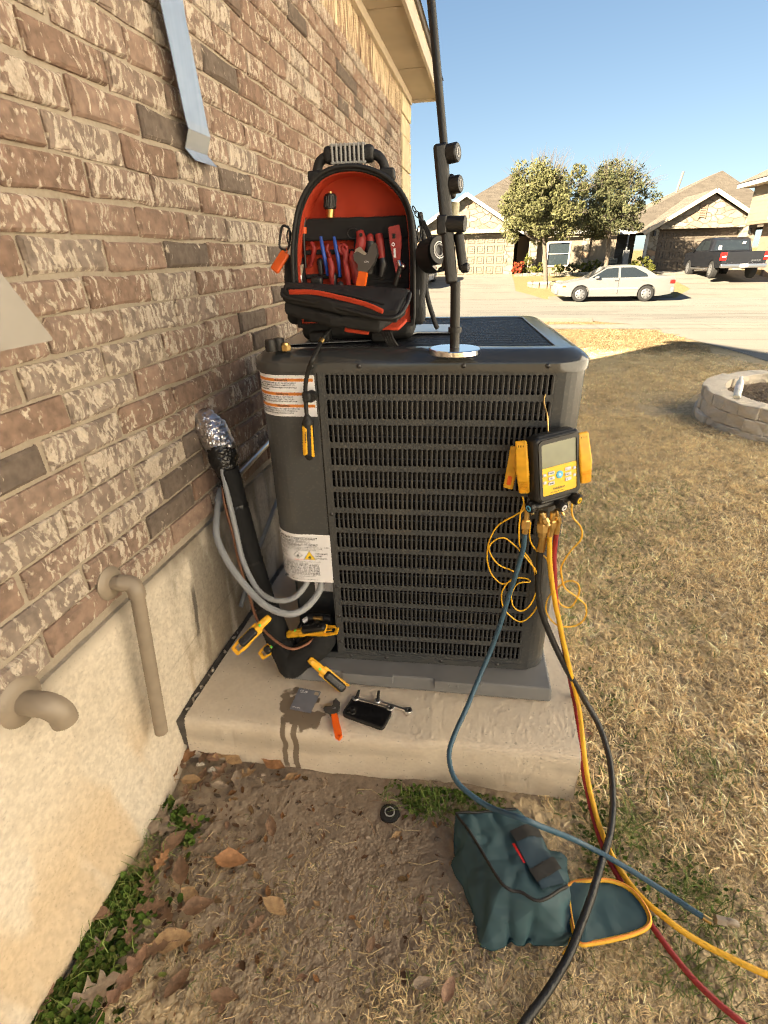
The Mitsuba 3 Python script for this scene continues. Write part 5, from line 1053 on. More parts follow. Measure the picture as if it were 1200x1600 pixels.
t = handle_tube('screwdriver', 'stubby screwdriver with rounded red cap and black grip behind the large wrench', [(0.046, 0.045, 0.256), (0.045, 0.040, 0.221), (0.042, 0.040, 0.176)], [.016, .017, .013], 'black_plastic', 'screwdriver'); part(t, 'cap', hullsph([(*bpt((0.046, 0.045, 0.267)), .0105), (*bpt((0.046, 0.045, 0.258)), .0125)], 12), 'red_plastic', smooth=True)
t = handle_tube('nut_driver', 'nut driver with plain red handle and grey ferrule', [(0.071, 0.045, 0.274), (0.075, 0.040, 0.252), (0.079, 0.038, 0.214)], [.010, .0115, .010], 'red_plastic', 'nut driver'); part(t, 'ferrule', tube(np.array([bpt(p) for p in ((0.079, 0.038, 0.214), (0.083, 0.036, 0.201), (0.075, 0.036, 0.169))]), [.011, .0125, .007], 12), 'dark_steel', smooth=50)
sw = thing('jab_saw', 'folding saw with red handle, white mark and dark slot, right end of the pockets', 'saw')
pl = Polygon([(-.012, .0), (.012, .002), (.0145, -.02), (.013, -.04), (.006, -.075), (.002, -.120), (-.003, -.120), (-.008, -.075), (-.012, -.04)]).buffer(.003, quad_segs=4); o = np.array((0.115, 0.032, 0.288))
part(sw, 'handle', Bk(xf(xf(xf(ext(pl, .016), XZ), rot(-6, (0, 1, 0))), tr(*o))), 'red_plastic', smooth=40)
part(sw, 'slot', Bk(cbx(o[0] - .004, o[0] + .0045, o[1] - .0175, o[1] - .014, o[2] - .026, o[2] - .014, .001)), 'dark_hollow')
part(sw, 'mark', Bk(xf(lathe([(.0022, 0), (.0046, 0), (.0046, .0008), (.0022, .0008), (.0022, 0)], 14, '-y'), tr(o[0] - .002, o[1] - .0162, o[2] - .040))), 'white_paper')
part(sw, 'mark_stripe', Bk(xf(bx(-.003, .003, -.0168, -.0160, -.072, -.050), tr(*o) @ rot(-2, (0, 1, 0)))), 'white_paper')
def adj_wrench(label, M, s, hm, jaw=.010):
    """adjustable spanner in its xy plane, handle along -y, jaws towards +y"""
    w = thing('adjustable_wrench', label, 'wrench'); S = np.diag([s, s, s, 1.0])
    head = Polygon([(-.016, -.02), (.014, -.02), (.030, .010), (.034, .035), (.022, .062), (.010, .052), (.006, .030), (-.004, .022), (-.030, .030), (-.040, .022), (-.034, .006), (-.018, -.004)]).buffer(.003, quad_segs=4).buffer(-.001)
    part(w, 'head', xf(ext(head, .014), M @ S @ tr(0, 0, -.007)), 'wrench_steel', smooth=40)
    part(w, 'jaw', xf(ext(Polygon([(-.038, .024), (-.008, .020), (-.002, .030), (-.026, .044), (-.036, .036)]).buffer(.002), .012), M @ S @ tr(0, 0, -.006)), 'steel', smooth=40)
    part(w, 'screw', xf(xf(lathe([(0, -.008), (.0055, -.008), (.0055, .008), (0, .008)], 12, 'x'), M @ S @ tr(-.008, .004, 0)), np.eye(4)), 'steel', smooth=40)
    part(w, 'scale_marks', xf(cat([bx(.000 + i * .004, .0015 + i * .004, .004, .010, .0072, .0076) for i in range(4)]), M @ S), 'white_paper')
    hp = Polygon([(-.010, -.018), (.010, -.018), (.0115, -.05), (.0125, -.10), (.0125, -.145), (.0, -.158), (-.0125, -.145), (-.0125, -.10), (-.0115, -.05)]).buffer(.003, quad_segs=4).difference(Point(0, -.143).buffer(.006))
    part(w, 'grip', xf(ext(hp, .013), M @ S @ tr(0, 0, -.0065)), hm, smooth=40)
    return w
P('wrench_steel', (.15, .15, .15), .38, metallic=.8)
P('vivid_orange', (.85, .13, .01), .45)
o = bpt((0.037, -0.005, 0.201)); Mw, _ = along(bpt((0.032, -0.012, 0.159)), bpt((0.049, 0.005, 0.234)), (-.15, -1, .35)); Mw2 = frame(o, np.cross(Mw[:3, 0], Mw[:3, 2]), Mw[:3, 0], Mw[:3, 2])
adj_wrench('large adjustable wrench with steel jaws and orange handle standing in the backpack', Mw2, .88, 'vivid_orange')
br = thing('flux_brush', 'small brush with cream bristles at the lower left of the pockets', 'brush')
part(br, 'bristles', cat(*[tube(np.array([bpt(np.array((-0.157, 0.035, 0.173)) + [.005 * math.cos(i * 2.4) * (i / 24), .004 * math.sin(i * 2.4) * (i / 24), 0]), bpt(np.array((-0.155, 0.030, 0.203)) + [.012 * math.cos(i * 2.4) * (i / 24), .006 * math.sin(i * 2.4) * (i / 24), rng.uniform(-.004, .003)])]), .0016, 5) for i in range(26)]), 'seat_beige')
part(br, 'ferrule', cyl(bpt((-0.157, 0.035, 0.177)), bpt((-0.157, 0.035, 0.158)), .007), 'steel', smooth=True)
sk = thing('socket_ratchet', 'black ratchet with small silver head beside the orange gusset', 'ratchet')
part(sk, 'head', hullsph([(*bpt((0.129, 0.020, 0.201)), .008), (*bpt((0.138, 0.020, 0.194)), .008)], 12), 'steel', smooth=True); part(sk, 'socket', cyl(bpt((0.128, 0.015, 0.207)), bpt((0.133, 0.010, 0.194)), .0065), 'chrome', smooth=40)
part(sk, 'handle', tube(np.array([bpt(p) for p in ((0.131, 0.020, 0.191), (0.125, 0.020, 0.172), (0.117, 0.022, 0.146))]), .0075, 10), 'black_plastic', smooth=50)
tb = single('tape_measure', cbx(*(lambda c: (c[0] - .017, c[0] + .017, c[1] - .01, c[1] + .01, c[2] - .014, c[2] + .012))(bpt((-0.101, 0.000, 0.162))), .007), 'black_plastic', 'small black case lying on the front flap edge', 'case', smooth=40)
# ---- sheet metal panel under the backpack, small parts on the rim
P('panel_metal', (.26, .27, .28), .22, metallic=.55)
pm = thing('access_panel', 'thin grey metal panel lying under the backpack', 'panel')
part(pm, 'sheet', ext(Polygon([(-.590, 1.425), (-0.272, 1.546, 1.283)[:2], (-0.218, 1.686, 1.283)[:2], (-0.090, 1.687, 1.283)[:2], (-0.103, 1.902, 1.283)[:2], (-.50, 1.93), (-.60, 1.75)]).buffer(-.004).buffer(.004), .0018, tr(0, 0, 1.2795)), 'panel_metal')
part(pm, 'flange', tube([(*(-0.272, 1.546, 1.283)[:2], 1.282), (*(-0.218, 1.686, 1.283)[:2], 1.282), (*(-0.090, 1.687, 1.283)[:2], 1.282)], .003, 8), 'panel_metal', smooth=50)
P('cap_rubber', (.009, .009, .009), .5)
for i, (p_, h_, lab) in enumerate((((-0.565, 1.335, 1.279), .030, 'left of two black caps standing on the unit rim'), ((-0.550, 1.356, 1.279), .031, 'right of two black caps standing on the unit rim'))):
    c_ = thing('rubber_cap', lab, 'cap'); part(c_, 'body', xf(lathe([(0, 0), (.0145, 0), (.0152, .004), (.0148, h_ - .003), (.0135, h_), (0, h_)], 18), tr(*p_)), 'cap_rubber', smooth=35); part(c_, 'ring', xf(lathe([(.0148, .010), (.0158, .010), (.0158, .013), (.0148, .013)], 18), tr(*p_)), 'cap_rubber', smooth=35)
nt = thing('brass_nut', 'shiny brass flare nut beside the two black caps', 'nut'); p_ = np.array((-0.528, 1.347, 1.279))
part(nt, 'hex', xf(lathe([(.006, 0), (.0125, 0), (.0135, .003), (.0135, .012), (.0125, .015), (.006, .015), (.006, 0)], 6), tr(*p_)), 'brass'); part(nt, 'collar', xf(lathe([(.005, .015), (.0095, .015), (.009, .020), (.005, .020)], 16), tr(*p_)), 'brass', smooth=35)
# ---- magnetic pole stand
P('pole_black', (.012, .0115, .011), .38, metallic=.2)
ps = thing('pole_stand', 'tall jointed black pole on a round chrome magnet base', 'stand'); B0 = np.array([-.078, 1.322, 1.2787])
part(ps, 'magnet_base', xf(lathe([(0, 0), (.0605, 0), (.0625, .002), (.0625, .0125), (.0605, .0145), (0, .0145)], 48), tr(*B0)), 'chrome', smooth=30)
J = np.array((-0.082, 1.322, 1.443)); part(ps, 'lower_pole', cyl(B0 + [0, 0, .0148], J, .0118, .0118, 20), 'pole_black', smooth=40)
part(ps, 'collar', xf(lathe([(.012, 0), (.0165, 0), (.0165, .012), (.012, .012), (.012, 0)], 20), tr(*np.array((-0.079, 1.322, 1.330)))), 'black_plastic', smooth=35)
def plank(a, b, w, th, m, name, y=1.322, nrm=(0.25, -1, 0.2), par=None):
    a, b = np.array(a), np.array(b); M, L = along(a, b, nrm); return part(par or ps, name, xf(cbx(-.004, L + .004, -w / 2, w / 2, -th / 2, th / 2, .006), M), m, smooth=40)
plank((-0.125, 1.310, 1.705), (-0.090, 1.310, 1.443), .027, .018, 'pole_black', 'bracket')
plank((-0.119, 1.325, 1.709), (-0.086, 1.325, 1.434), .016, .026, 'pole_black', 'bracket_spine')
plank((-0.079, 1.318, 1.540), (-0.065, 1.318, 1.470), .020, .022, 'pole_black', 'lower_arm')
def knob(c, r, L, name='knob'):
    c = np.array(c); M, _ = along(c, c + np.array([1, -.35, .08])); k = part(ps, name, xf(xf(lathe([(0, 0), (r * .9, 0), (r, .002), (r, L - .003), (r * .88, L), (0, L)], 20), rot(90, (0, 1, 0))), M), 'black_plastic', smooth=35)
    part(k, 'screw_slot', xf(cat(bx(L, L + .0015, -.003, .003, -.006, .006)), M), 'dark_steel'); part(k, 'washer', xf(xf(lathe([(0, L), (r * .5, L), (r * .5, L + .0008), (0, L + .0008)], 16), rot(90, (0, 1, 0))), M), 'grey_plastic')
knob((-0.108, 1.320, 1.691), .0185, .024); knob((-0.100, 1.320, 1.634), .0175, .024); knob((-0.068, 1.315, 1.471), .0105, .016, 'pivot')
part(ps, 'spacer', hullsph([(*(-0.107, 1.330, 1.702), .008), (*(-0.104, 1.330, 1.682), .008)], 10), 'black_plastic', smooth=True); part(ps, 'spacer', hullsph([(*(-0.100, 1.330, 1.649), .008), (*(-0.096, 1.330, 1.617), .008)], 10), 'black_plastic', smooth=True)
part(ps, 'cross_boss', cyl((-0.114, 1.310, 1.560), (-0.064, 1.300, 1.559), .0165, seg=20), 'black_plastic', smooth=40); part(ps, 'boss_block', cbx(*(lambda c: (c[0] - .012, c[0] + .010, c[1] - .018, c[1] + .018, c[2] - .020, c[2] + .018))((-0.114, 1.310, 1.560)), .004), 'black_plastic', smooth=40)
P('cream_tube', (.42, .38, .24), .35)
part(ps, 'cream_tube', cyl((-0.094, 1.345, 1.568), (-0.091, 1.345, 1.604), .0125, .0105), 'cream_tube', smooth=40)
u0, u1 = np.array((-0.117, 1.325, 1.707)), np.array((-0.150, 1.335, 1.944)); part(ps, 'upper_pole', cyl(u0, u0 + (u1 - u0) * 3.2, .0085, seg=16), 'pole_black', smooth=40)
part(ps, 'wing', hullsph([(*(-0.102, 1.330, 1.499), .008), (*(-0.110, 1.330, 1.475), .007), (*(-0.096, 1.330, 1.486), .008)], 10), 'black_plastic', smooth=True)
# ---- probe with gooseneck hanging over the front edge
lp = thing('leak_detector', 'black and yellow gooseneck probe hanging over the front of the unit', 'detector')
part(lp, 'gooseneck', tube([(-0.426, 1.430, 1.324), (-0.433, 1.400, 1.311), (-0.441, 1.375, 1.293), (-0.436, 1.291, 1.269), (-0.454, 1.300, 1.238), (-0.466, 1.305, 1.204), (-0.471, 1.307, 1.169), (-0.473, 1.307, 1.109)], .0058, 12, smooth=8), 'black_rubber', smooth=50)
part(lp, 'brass_ring', cyl((-0.440, 1.377, 1.296), (-0.437, 1.386, 1.303), .0072), 'brass', smooth=40)
part(lp, 'clip_box', xf(cbx(-.010, .014, -.012, .012, -.015, .013, .006), tr(*(-0.467, 1.303, 1.168))), 'black_rubber', smooth=40); part(lp, 'clip_wheel', xf(lathe([(0, -.01), (.0145, -.01), (.0155, -.006), (.0155, .006), (.0145, .01), (0, .01)], 20, 'y'), tr(*(-0.456, 1.310, 1.167))), 'black_rubber', smooth=35)
hb, ht = np.array((-0.476, 1.305, 0.994)), np.array((-0.471, 1.305, 1.104))
part(lp, 'body', hullsph([(*(ht + [0, 0, .004]), .010), (*(ht - [0, 0, .012]), .0165), (*((hb + ht) / 2), .0165), (*(hb + [.001, 0, .012]), .0155), (*hb, .010)], 16), 'black_rubber', smooth=40)
part(lp, 'yellow_grip', hullsph([(*(ht + [-.0085, -.0125, -.018]), .004), (*(ht + [-.002, -.0145, -.024]), .004), (*(hb + [-.002, -.0145, .016]), .004), (*(hb + [-.009, -.0115, .012]), .004)], 10), 'clamp_yellow', smooth=40)
part(lp, 'yellow_grip', hullsph([(*(ht + [.0125, -.009, -.016]), .0032), (*(hb + [.013, -.008, .008]), .0032), (*(hb + [.014, -.002, .004]), .0030)], 10), 'clamp_yellow', smooth=40)
part(lp, 'lettering', xf(meshkit.text_mesh('Fieldpiece', .0048, .0004, True), along(ht + [-.004, -.0186, -.030], hb + [-.004, -.0186, .0], (0, -1, 0))[0]), 'ink')

# ================================================================ MANIFOLD GAUGE, HOSES, CABLES
D3, N3 = np.array([math.cos(.075), math.sin(.075), 0]), np.array([math.sin(.075), -math.cos(.075), 0])
xm = unit(math.cos(math.radians(27)) * D3 - math.sin(math.radians(27)) * N3); ym = np.cross([0, 0, 1], xm)
MM = frame((0.194, 1.321, 0.997), xm, ym, (0, 0, 1)) @ rot(-5, (0, 1, 0)) @ rot(-7, (1, 0, 0))
def G_(m): return xf(m, MM)
P('gauge_black', (.011, .011, .011), .45)
P('lcd_glass', proc(lambda p, n, uv: mi.Color3f(.155, .165, .095) * (.85 + .3 * fbm(p.x * 30, p.y * 30, p.z * 30, 3))), .12, specular=.6)
P('keypad_yellow', (.78, .47, .02), .4)
P('key_grey', (.55, .56, .58), .45)
P('key_blue', (.10, .42, .62), .4)
mg = thing('manifold_gauge', 'yellow and black digital gauge hanging on the unit front by a wire hook', 'gauge')
part(mg, 'body', G_(hullsph([(x, y, z, .012) for x in (-.058, .058) for y in (-.008, .018) for z in (-.076, .076)], 16)), 'gauge_black', smooth=40)
part(mg, 'bezel', G_(xf(xf(ext(rrect(-.062, .062, -.081, .081, .014, 6).difference(rrect(-.0535, .0535, -.070, .070, .006, 4)), .006), XZ), tr(0, -.0175, 0))), 'gauge_black', smooth=40)
part(mg, 'screen', G_(bx(-.054, .054, -.0204, -.019, .006, .070)), 'lcd_glass')
kp = part(mg, 'keypad', G_(bx(-.054, .054, -.0212, -.019, -.070, .0055)), 'keypad_yellow')
part(kp, 'power_key', G_(xf(lathe([(0, .003), (.009, .0028), (.0105, .0015), (.0108, 0), (0, 0)], 24, '-y'), tr(0, -.0212, -.020))), 'key_blue', smooth=35)
part(kp, 'power_mark', G_(xf(lathe([(0, .0036), (.003, .0035), (.0032, .003), (0, .003)], 16, '-y'), tr(0, -.0212, -.020))), 'white_paper')
for x in (-.026, .026):
    for z in (-.010, -.0245, -.038): part(kp, 'key', G_(cbx(x - .0095, x + .0095, -.0238, -.0210, z - .0048, z + .0048, .002)), 'key_grey', smooth=40)
    for z in (-.012, -.032): part(kp, 'small_key', G_(cbx(x * 1.78 - .0045, x * 1.78 + .0045, -.0235, -.0210, z - .0042, z + .0042, .002)), 'key_grey', smooth=40)
def gtxt(s, x, z, h, d=-.0213, bold=True): return G_(xf(meshkit.text_mesh(s, h, .0004, bold), tr(x, d, z) @ XZ))
part(kp, 'maker_print', gtxt('Fieldpiece', -.022, -.058, .0056), 'ink')
part(kp, 'fine_print', gtxt('DIGITAL MANIFOLD GAUGE', -.030, -.0655, .0022, bold=False), 'ink')
for x, z, s in ((-.0325, -.0115, 'ENTER'), (-.0325, -.026, 'ESC'), (-.0325, -.0395, 'MENU'), (.020, -.0115, 'P'), (.0195, -.026, 'VAC'), (.020, -.0395, 'T')): part(kp, 'key_print', gtxt(s, x, z, .0030, -.0239), 'ink')
part(mg, 'top_shoulder', G_(hullsph([(x, y, .083, .009) for x in (-.05, .05) for y in (-.004, .014)], 12)), 'gauge_black', smooth=40)
part(mg, 'hook', tube([(0.171, 1.329, 1.076), (0.166, 1.336, 1.108), (0.163, 1.341, 1.126), (0.157, 1.358, 1.142), (0.154, 1.370, 1.159), (0.158, 1.383, 1.172), (0.162, 1.393, 1.163)], .0022, 8, smooth=6), 'brass', smooth=True)
part(mg, 'valve_block', G_(hullsph([(x, y, -.100, .012) for x in (-.060, .056) for y in (-.002, .02)], 12)), 'gauge_black', smooth=40)
part(mg, 'skirt', G_(hullsph([(x, y, z, .006) for x in (-.052, .056) for y, z in ((-.014, -.088), (.018, -.086))], 10)), 'gauge_black', smooth=40)
def gknob(x, z, d, m, y0=-.010, L=.030, r=.0145):
    M = MM @ frame((x, y0, z), *(lambda a: (unit(np.cross([0, 0, 1], a)), np.cross(a, unit(np.cross([0, 0, 1], a))), a))(unit(d)))
    k = part(mg, 'knob', xf(lathe([(0, 0), (r * .7, 0), (r * .72, L * .3), (r * .95, L * .4), (r, L * .5), (r, L * .93), (r * .9, L), (0, L)], 18), M), 'gauge_black', smooth=35)
    part(k, 'cap_disc', xf(lathe([(r * .3, L), (r * .62, L), (r * .60, L + .0012), (r * .3, L + .0012), (r * .3, L)], 20), M), m); part(k, 'centre_dot', xf(lathe([(0, L), (r * .28, L), (r * .25, L + .001), (0, L + .001)], 14), M), 'dark_steel')
    for i in range(8):
        a = i * math.pi / 4; part(k, 'grip_ridge', xf(cyl((r * math.cos(a), r * math.sin(a), L * .5), (r * math.cos(a), r * math.sin(a), L * .92), .0018, seg=6), M), 'gauge_black')
gknob(-.058, -.100, (-1, -.15, -.05), 'key_blue', .004, .026); gknob(-.004, -.100, (.15, -1, -.35), 'key_grey', -.010); gknob(.040, -.092, (.25, -1, -.3), 'keypad_yellow', -.010, .032)
def fitting(a, b, r, m='brass', nut=True):
    a, b = np.array(a), np.array(b); d = b - a
    k = part(mg, 'brass_port', tube([a, a + d * .45], [r * .7, r * .7], 14), m, smooth=40)
    if nut: part(k, 'nut', tube([a + d * .42, a + d * .46, a + d * .78, a + d * .82], [r * .95, r * 1.15, r * 1.15, r * .95], 6), m); part(k, 'sleeve', tube([a + d * .8, b], [r * .85, r * .8], 14), m, smooth=40)
fitting((0.138, 1.317, 0.867), (0.139, 1.317, 0.791), .0115); fitting((0.148, 1.309, 0.866), (0.159, 1.295, 0.846), .0065, nut=False)
fitting((0.181, 1.324, 0.857), (0.187, 1.322, 0.781), .0145); fitting((0.176, 1.311, 0.859), (0.197, 1.295, 0.829), .0085)
fitting((0.208, 1.326, 0.858), (0.210, 1.326, 0.798), .0115); fitting((0.215, 1.329, 0.863), (0.231, 1.336, 0.819), .0085); fitting((0.233, 1.336, 0.855), (0.247, 1.332, 0.836), .006, nut=False)
# spring clamps clipped on both sides of the gauge
def side_clamp(label, a0, a1, b0, b1, nrm):
    t = thing('pipe_clamp', label, 'clamp', 'yellow spring clamps on the gauge')
    M, L = along(a1, a0, nrm)
    part(t, 'front_lever', xf(hullsph([(0.004, s * .7, -.001, .006) for s in (-.012, .012)] + [(L * .45, s, .006, .006) for s in (-.011, .011)] + [(L, s, -.002, .005) for s in (-.010, .010)], 12), M), 'clamp_yellow', smooth=40)
    for i in range(5): part(t, 'grip_ridge', xf(cbx(.004 + i * .007, .0065 + i * .007, -.013, .013, .003, .0085 + .0012 * i, .001), M), 'clamp_yellow', smooth=40)
    for i in (-1, 0, 1): part(t, 'slot', xf(bx(L - .018, L - .006, i * .006 - .001, i * .006 + .001, .001, .0042), M), 'dark_hollow')
    M2, L2 = along(b1, b0, nrm); part(t, 'rear_lever', xf(hullsph([(0, s * .8, 0, .004) for s in (-.012, .012)] + [(L2, s, 0, .004) for s in (-.011, .011)], 10), M2), 'clamp_yellow', smooth=40)
    part(t, 'rear_slot', xf(cbx(.008, .035, -.006, .006, .0025, .0048, .001), M2), 'vivid_orange')
    part(t, 'pivot', hullsph([(*(np.array(b0) * .6 + np.array(a0) * .4 + np.array([0, 0, .004])), .009)], 12), 'black_plastic', smooth=True)
    part(t, 'spring_arm', tube([np.array(b0) * .5 + np.array(b1) * .5, np.array(a1) * .55 + np.array(a0) * .45], .0016, 6), 'clamp_yellow')
side_clamp('yellow spring clamp on the left side of the gauge, jaws up', (0.101, 1.291, 1.065), (0.123, 1.292, 0.926), (0.092, 1.320, 1.041), (0.082, 1.324, 0.926), (-.2, -1, .15))
side_clamp('yellow spring clamp on the right side of the gauge, seen edge on', (0.258, 1.343, 1.078), (0.283, 1.340, 0.945), (0.251, 1.367, 1.049), (0.261, 1.373, 0.946), (.25, -1, .15))
# ---- hoses
PB('hose_blue', mottled((.030, .075, .115), .2, 40), .5, lambda p, n, uv: fbm(p.x * 200, p.y * 200, p.z * 200, 2), .001, 5e-4)
PB('hose_yellow', mottled((.66, .36, .02), .2, 40), .5, lambda p, n, uv: fbm(p.x * 200, p.y * 200, p.z * 200, 2), .001, 5e-4)
PB('hose_red', mottled((.26, .018, .018), .2, 40), .5, lambda p, n, uv: fbm(p.x * 200, p.y * 200, p.z * 200, 2), .001, 5e-4)
PB('hose_black', mottled((.014, .014, .014), .3, 40), .45, lambda p, n, uv: fbm(p.x * 150, p.y * 150, p.z * 150, 2), .0014, 5e-4)
def hose_parts(name, label, pts, r, m, n):
    k = thing(name, label, 'hose'); p = wob(spline(pts, n)); part(k, 'tube', tube(p, r, 14), m, smooth=50); part(k, 'crimp', tube(p[:6], r * 1.22, 14), 'brass', smooth=40); return k
def hose(name, label, pts, r, m, n=9): return hose_parts(name, label, pts, r, m, n)
hb_ = thing('gauge_hose', 'blue hose from the gauge across the teal bag with a brass end', 'hose')
part(hb_, 'tube', tube(wob(spline([(0.138, 1.317, 0.797), (0.139, 1.313, 0.736), (0.122, 1.305, 0.641), (0.100, 1.291, 0.520), (0.065, 1.253, 0.385), (0.019, 1.160, 0.298), (-0.021, 1.060, 0.241), (-0.029, 1.000, 0.220), (-0.003, 0.945, 0.199), (0.076, 0.895, 0.194), (0.184, 0.845, 0.229), (0.320, 0.911, 0.085), (0.421, 0.899, 0.045), (0.528, 0.864, 0.020), (0.599, 0.825, 0.018), (0.624, 0.813, 0.018)], 9)), .0072, 14), 'hose_blue', smooth=50)
part(hb_, 'brass_end', cyl((0.616, 0.816, 0.018), (0.633, 0.808, 0.018), .0078), 'brass', smooth=40)
pc = thing('hose_plug', 'small tan plug lying just past the blue hose end', 'plug'); a_, b_ = np.array((0.646, 0.818, 0.014)), np.array((0.695, 0.817, 0.012))
part(pc, 'head', tube([a_, a_ + (b_ - a_) * .45], .0115, 6), 'tan_pvc'); part(pc, 'stem', tube([a_ + (b_ - a_) * .4, a_ + (b_ - a_) * .7 + [0, 0, .004], b_], .0085, 12, smooth=4), 'tan_pvc', smooth=40)
hose('gauge_hose', 'yellow hose curving down past the slab and out over the grass', [(0.209, 1.326, 0.806), (0.211, 1.324, 0.757), (0.230, 1.322, 0.641), (0.265, 1.322, 0.505), (0.311, 1.317, 0.351), (0.371, 1.324, 0.160), (0.380, 1.211, 0.100), (0.394, 1.105, 0.035), (0.415, 0.982, 0.005), (0.462, 0.870, 0.004), (0.527, 0.800, 0.012), (0.616, 0.757, 0.006), (0.726, 0.725, 0.006), (0.878, 0.698, 0.006)], .0074, 'hose_yellow')
hose('gauge_hose', 'dark red hose running behind the yellow one to the lower right', [(0.227, 1.335, 0.824), (0.229, 1.335, 0.752), (0.241, 1.334, 0.634), (0.268, 1.333, 0.496), (0.311, 1.332, 0.337), (0.366, 1.342, 0.140), (0.375, 1.227, 0.080), (0.389, 1.109, 0.020), (0.409, 0.969, -0.005), (0.458, 0.845, -0.004), (0.503, 0.761, 0.006), (0.563, 0.680, 0.006), (0.637, 0.617, 0.008), (0.720, 0.550, 0.008)], .0070, 'hose_red')
hose('vacuum_hose', 'thick black hose crossing over the other hoses towards the viewer', [(0.193, 1.338, 0.773), (0.192, 1.338, 0.683), (0.200, 1.335, 0.582), (0.229, 1.331, 0.481), (0.295, 1.320, 0.345), (0.387, 1.330, 0.180), (0.451, 1.268, 0.090), (0.470, 1.166, 0.030), (0.437, 1.008, 0.028), (0.381, 0.874, 0.048), (0.325, 0.756, 0.055), (0.277, 0.667, 0.030), (0.217, 0.586, 0.014), (0.166, 0.528, 0.012), (0.106, 0.445, 0.012)], .0096, 'hose_black')
P('cable_yellow', (.78, .43, .02), .4)
def cable(label, pts, d0=.07):
    single('sensor_cable', tube(wob(spline([tuple(p) for p in pts], 6), .003, 16), .0023, 8), 'cable_yellow', label, 'cable', smooth=True)
cable('thin yellow cable looping three times left of the gauge hoses', [(0.120, 1.292, 0.914), (0.128, 1.298, 0.876), (0.110, 1.307, 0.853), (0.065, 1.323, 0.806), (0.043, 1.332, 0.743), (0.041, 1.336, 0.682), (0.060, 1.338, 0.629), (0.092, 1.335, 0.601), (0.122, 1.333, 0.623), (0.122, 1.332, 0.650), (0.075, 1.329, 0.672), (0.046, 1.327, 0.713), (0.051, 1.322, 0.749), (0.083, 1.324, 0.767), (0.119, 1.327, 0.741), (0.150, 1.330, 0.703), (0.182, 1.332, 0.659), (0.194, 1.333, 0.611), (0.186, 1.332, 0.548), (0.159, 1.330, 0.510), (0.131, 1.328, 0.527), (0.121, 1.327, 0.570), (0.138, 1.329, 0.611), (0.172, 1.336, 0.616), (0.154, 1.350, 0.619), (0.118, 1.347, 0.610), (0.095, 1.346, 0.566), (0.099, 1.341, 0.519), (0.127, 1.338, 0.480), (0.164, 1.336, 0.466), (0.200, 1.343, 0.510), (0.204, 1.354, 0.570), (0.172, 1.361, 0.666), (0.128, 1.318, 0.754), (0.119, 1.302, 0.847), (0.127, 1.308, 0.890)])
cable('thin yellow cable curving right of the gauge and looping over the slab edge', [(0.256, 1.348, 0.971), (0.265, 1.343, 0.935), (0.256, 1.333, 0.883), (0.263, 1.333, 0.842), (0.291, 1.340, 0.809), (0.297, 1.341, 0.772), (0.274, 1.339, 0.731), (0.255, 1.337, 0.684), (0.259, 1.338, 0.645), (0.275, 1.339, 0.602), (0.316, 1.342, 0.570), (0.345, 1.344, 0.538), (0.346, 1.344, 0.495), (0.322, 1.342, 0.464), (0.285, 1.335, 0.463), (0.251, 1.327, 0.484), (0.228, 1.330, 0.523), (0.232, 1.341, 0.561), (0.252, 1.347, 0.589), (0.281, 1.349, 0.621), (0.311, 1.347, 0.615), (0.317, 1.342, 0.581), (0.300, 1.336, 0.539), (0.271, 1.334, 0.545), (0.250, 1.337, 0.584), (0.232, 1.341, 0.640), (0.211, 1.344, 0.696), (0.184, 1.342, 0.716), (0.156, 1.330, 0.766), (0.151, 1.320, 0.825)])

# ================================================================ THINGS ON THE SLAB AND ON THE GROUND
ZS = .1668
def lay(p0, p1, z=ZS):
    """frame on the slab: x along p0 -> p1, z up, origin half way"""
    a, b = np.array(p0[:2]), np.array(p1[:2]); d = unit(b - a); return frame((*((a + b) / 2), z), (*d, 0), (-d[1], d[0], 0), (0, 0, 1)), float(np.linalg.norm(b - a))
P('phone_glass', (.006, .006, .007), .08, specular=.6)
M, L = lay((-0.376, 1.175, 0.167), (-0.235, 1.141, 0.167))
ph = thing('smartphone', 'black smartphone in a rugged case lying face down on the slab', 'phone')
part(ph, 'case', xf(xf(ext(rrect(-L / 2, L / 2, -.038, .038, .012, 6), .011), np.eye(4)), M), 'black_rubber', smooth=40)
part(ph, 'case_rim', xf(ext(rrect(-L / 2 - .001, L / 2 + .001, -.039, .039, .013, 6).difference(rrect(-L / 2 + .004, L / 2 - .004, -.034, .034, .010, 6)), .0128), M), 'black_rubber', smooth=40)
part(ph, 'back_glass', xf(ext(rrect(-L / 2 + .0045, L / 2 - .0045, -.0335, .0335, .010, 6), .0006, tr(0, 0, .0112)), M), 'phone_glass')
cm = part(ph, 'camera_plate', xf(ext(rrect(-L / 2 + .008, -L / 2 + .040, -.030, .002, .007, 5), .002, tr(0, 0, .0115)), M), 'black_plastic', smooth=40)
for x, y in ((.016, -.022), (.031, -.022), (.0235, -.006)): part(cm, 'lens', xf(lathe([(0, .0008), (.0045, .0008), (.0055, .0012), (.0062, 0), (0, 0)], 18), M @ tr(-L / 2 + x, y, .0135)), 'phone_glass', smooth=30)
M, L = lay((-0.378, 1.065, 0.175), (-0.432, 1.180, 0.175), .175); adj_wrench('small adjustable wrench with bright orange handle lying beside the phone', frame(M[:3, 3], -M[:3, 1], M[:3, 0], (0, 0, 1)) @ tr(0, .028, 0), .72, 'vivid_orange')
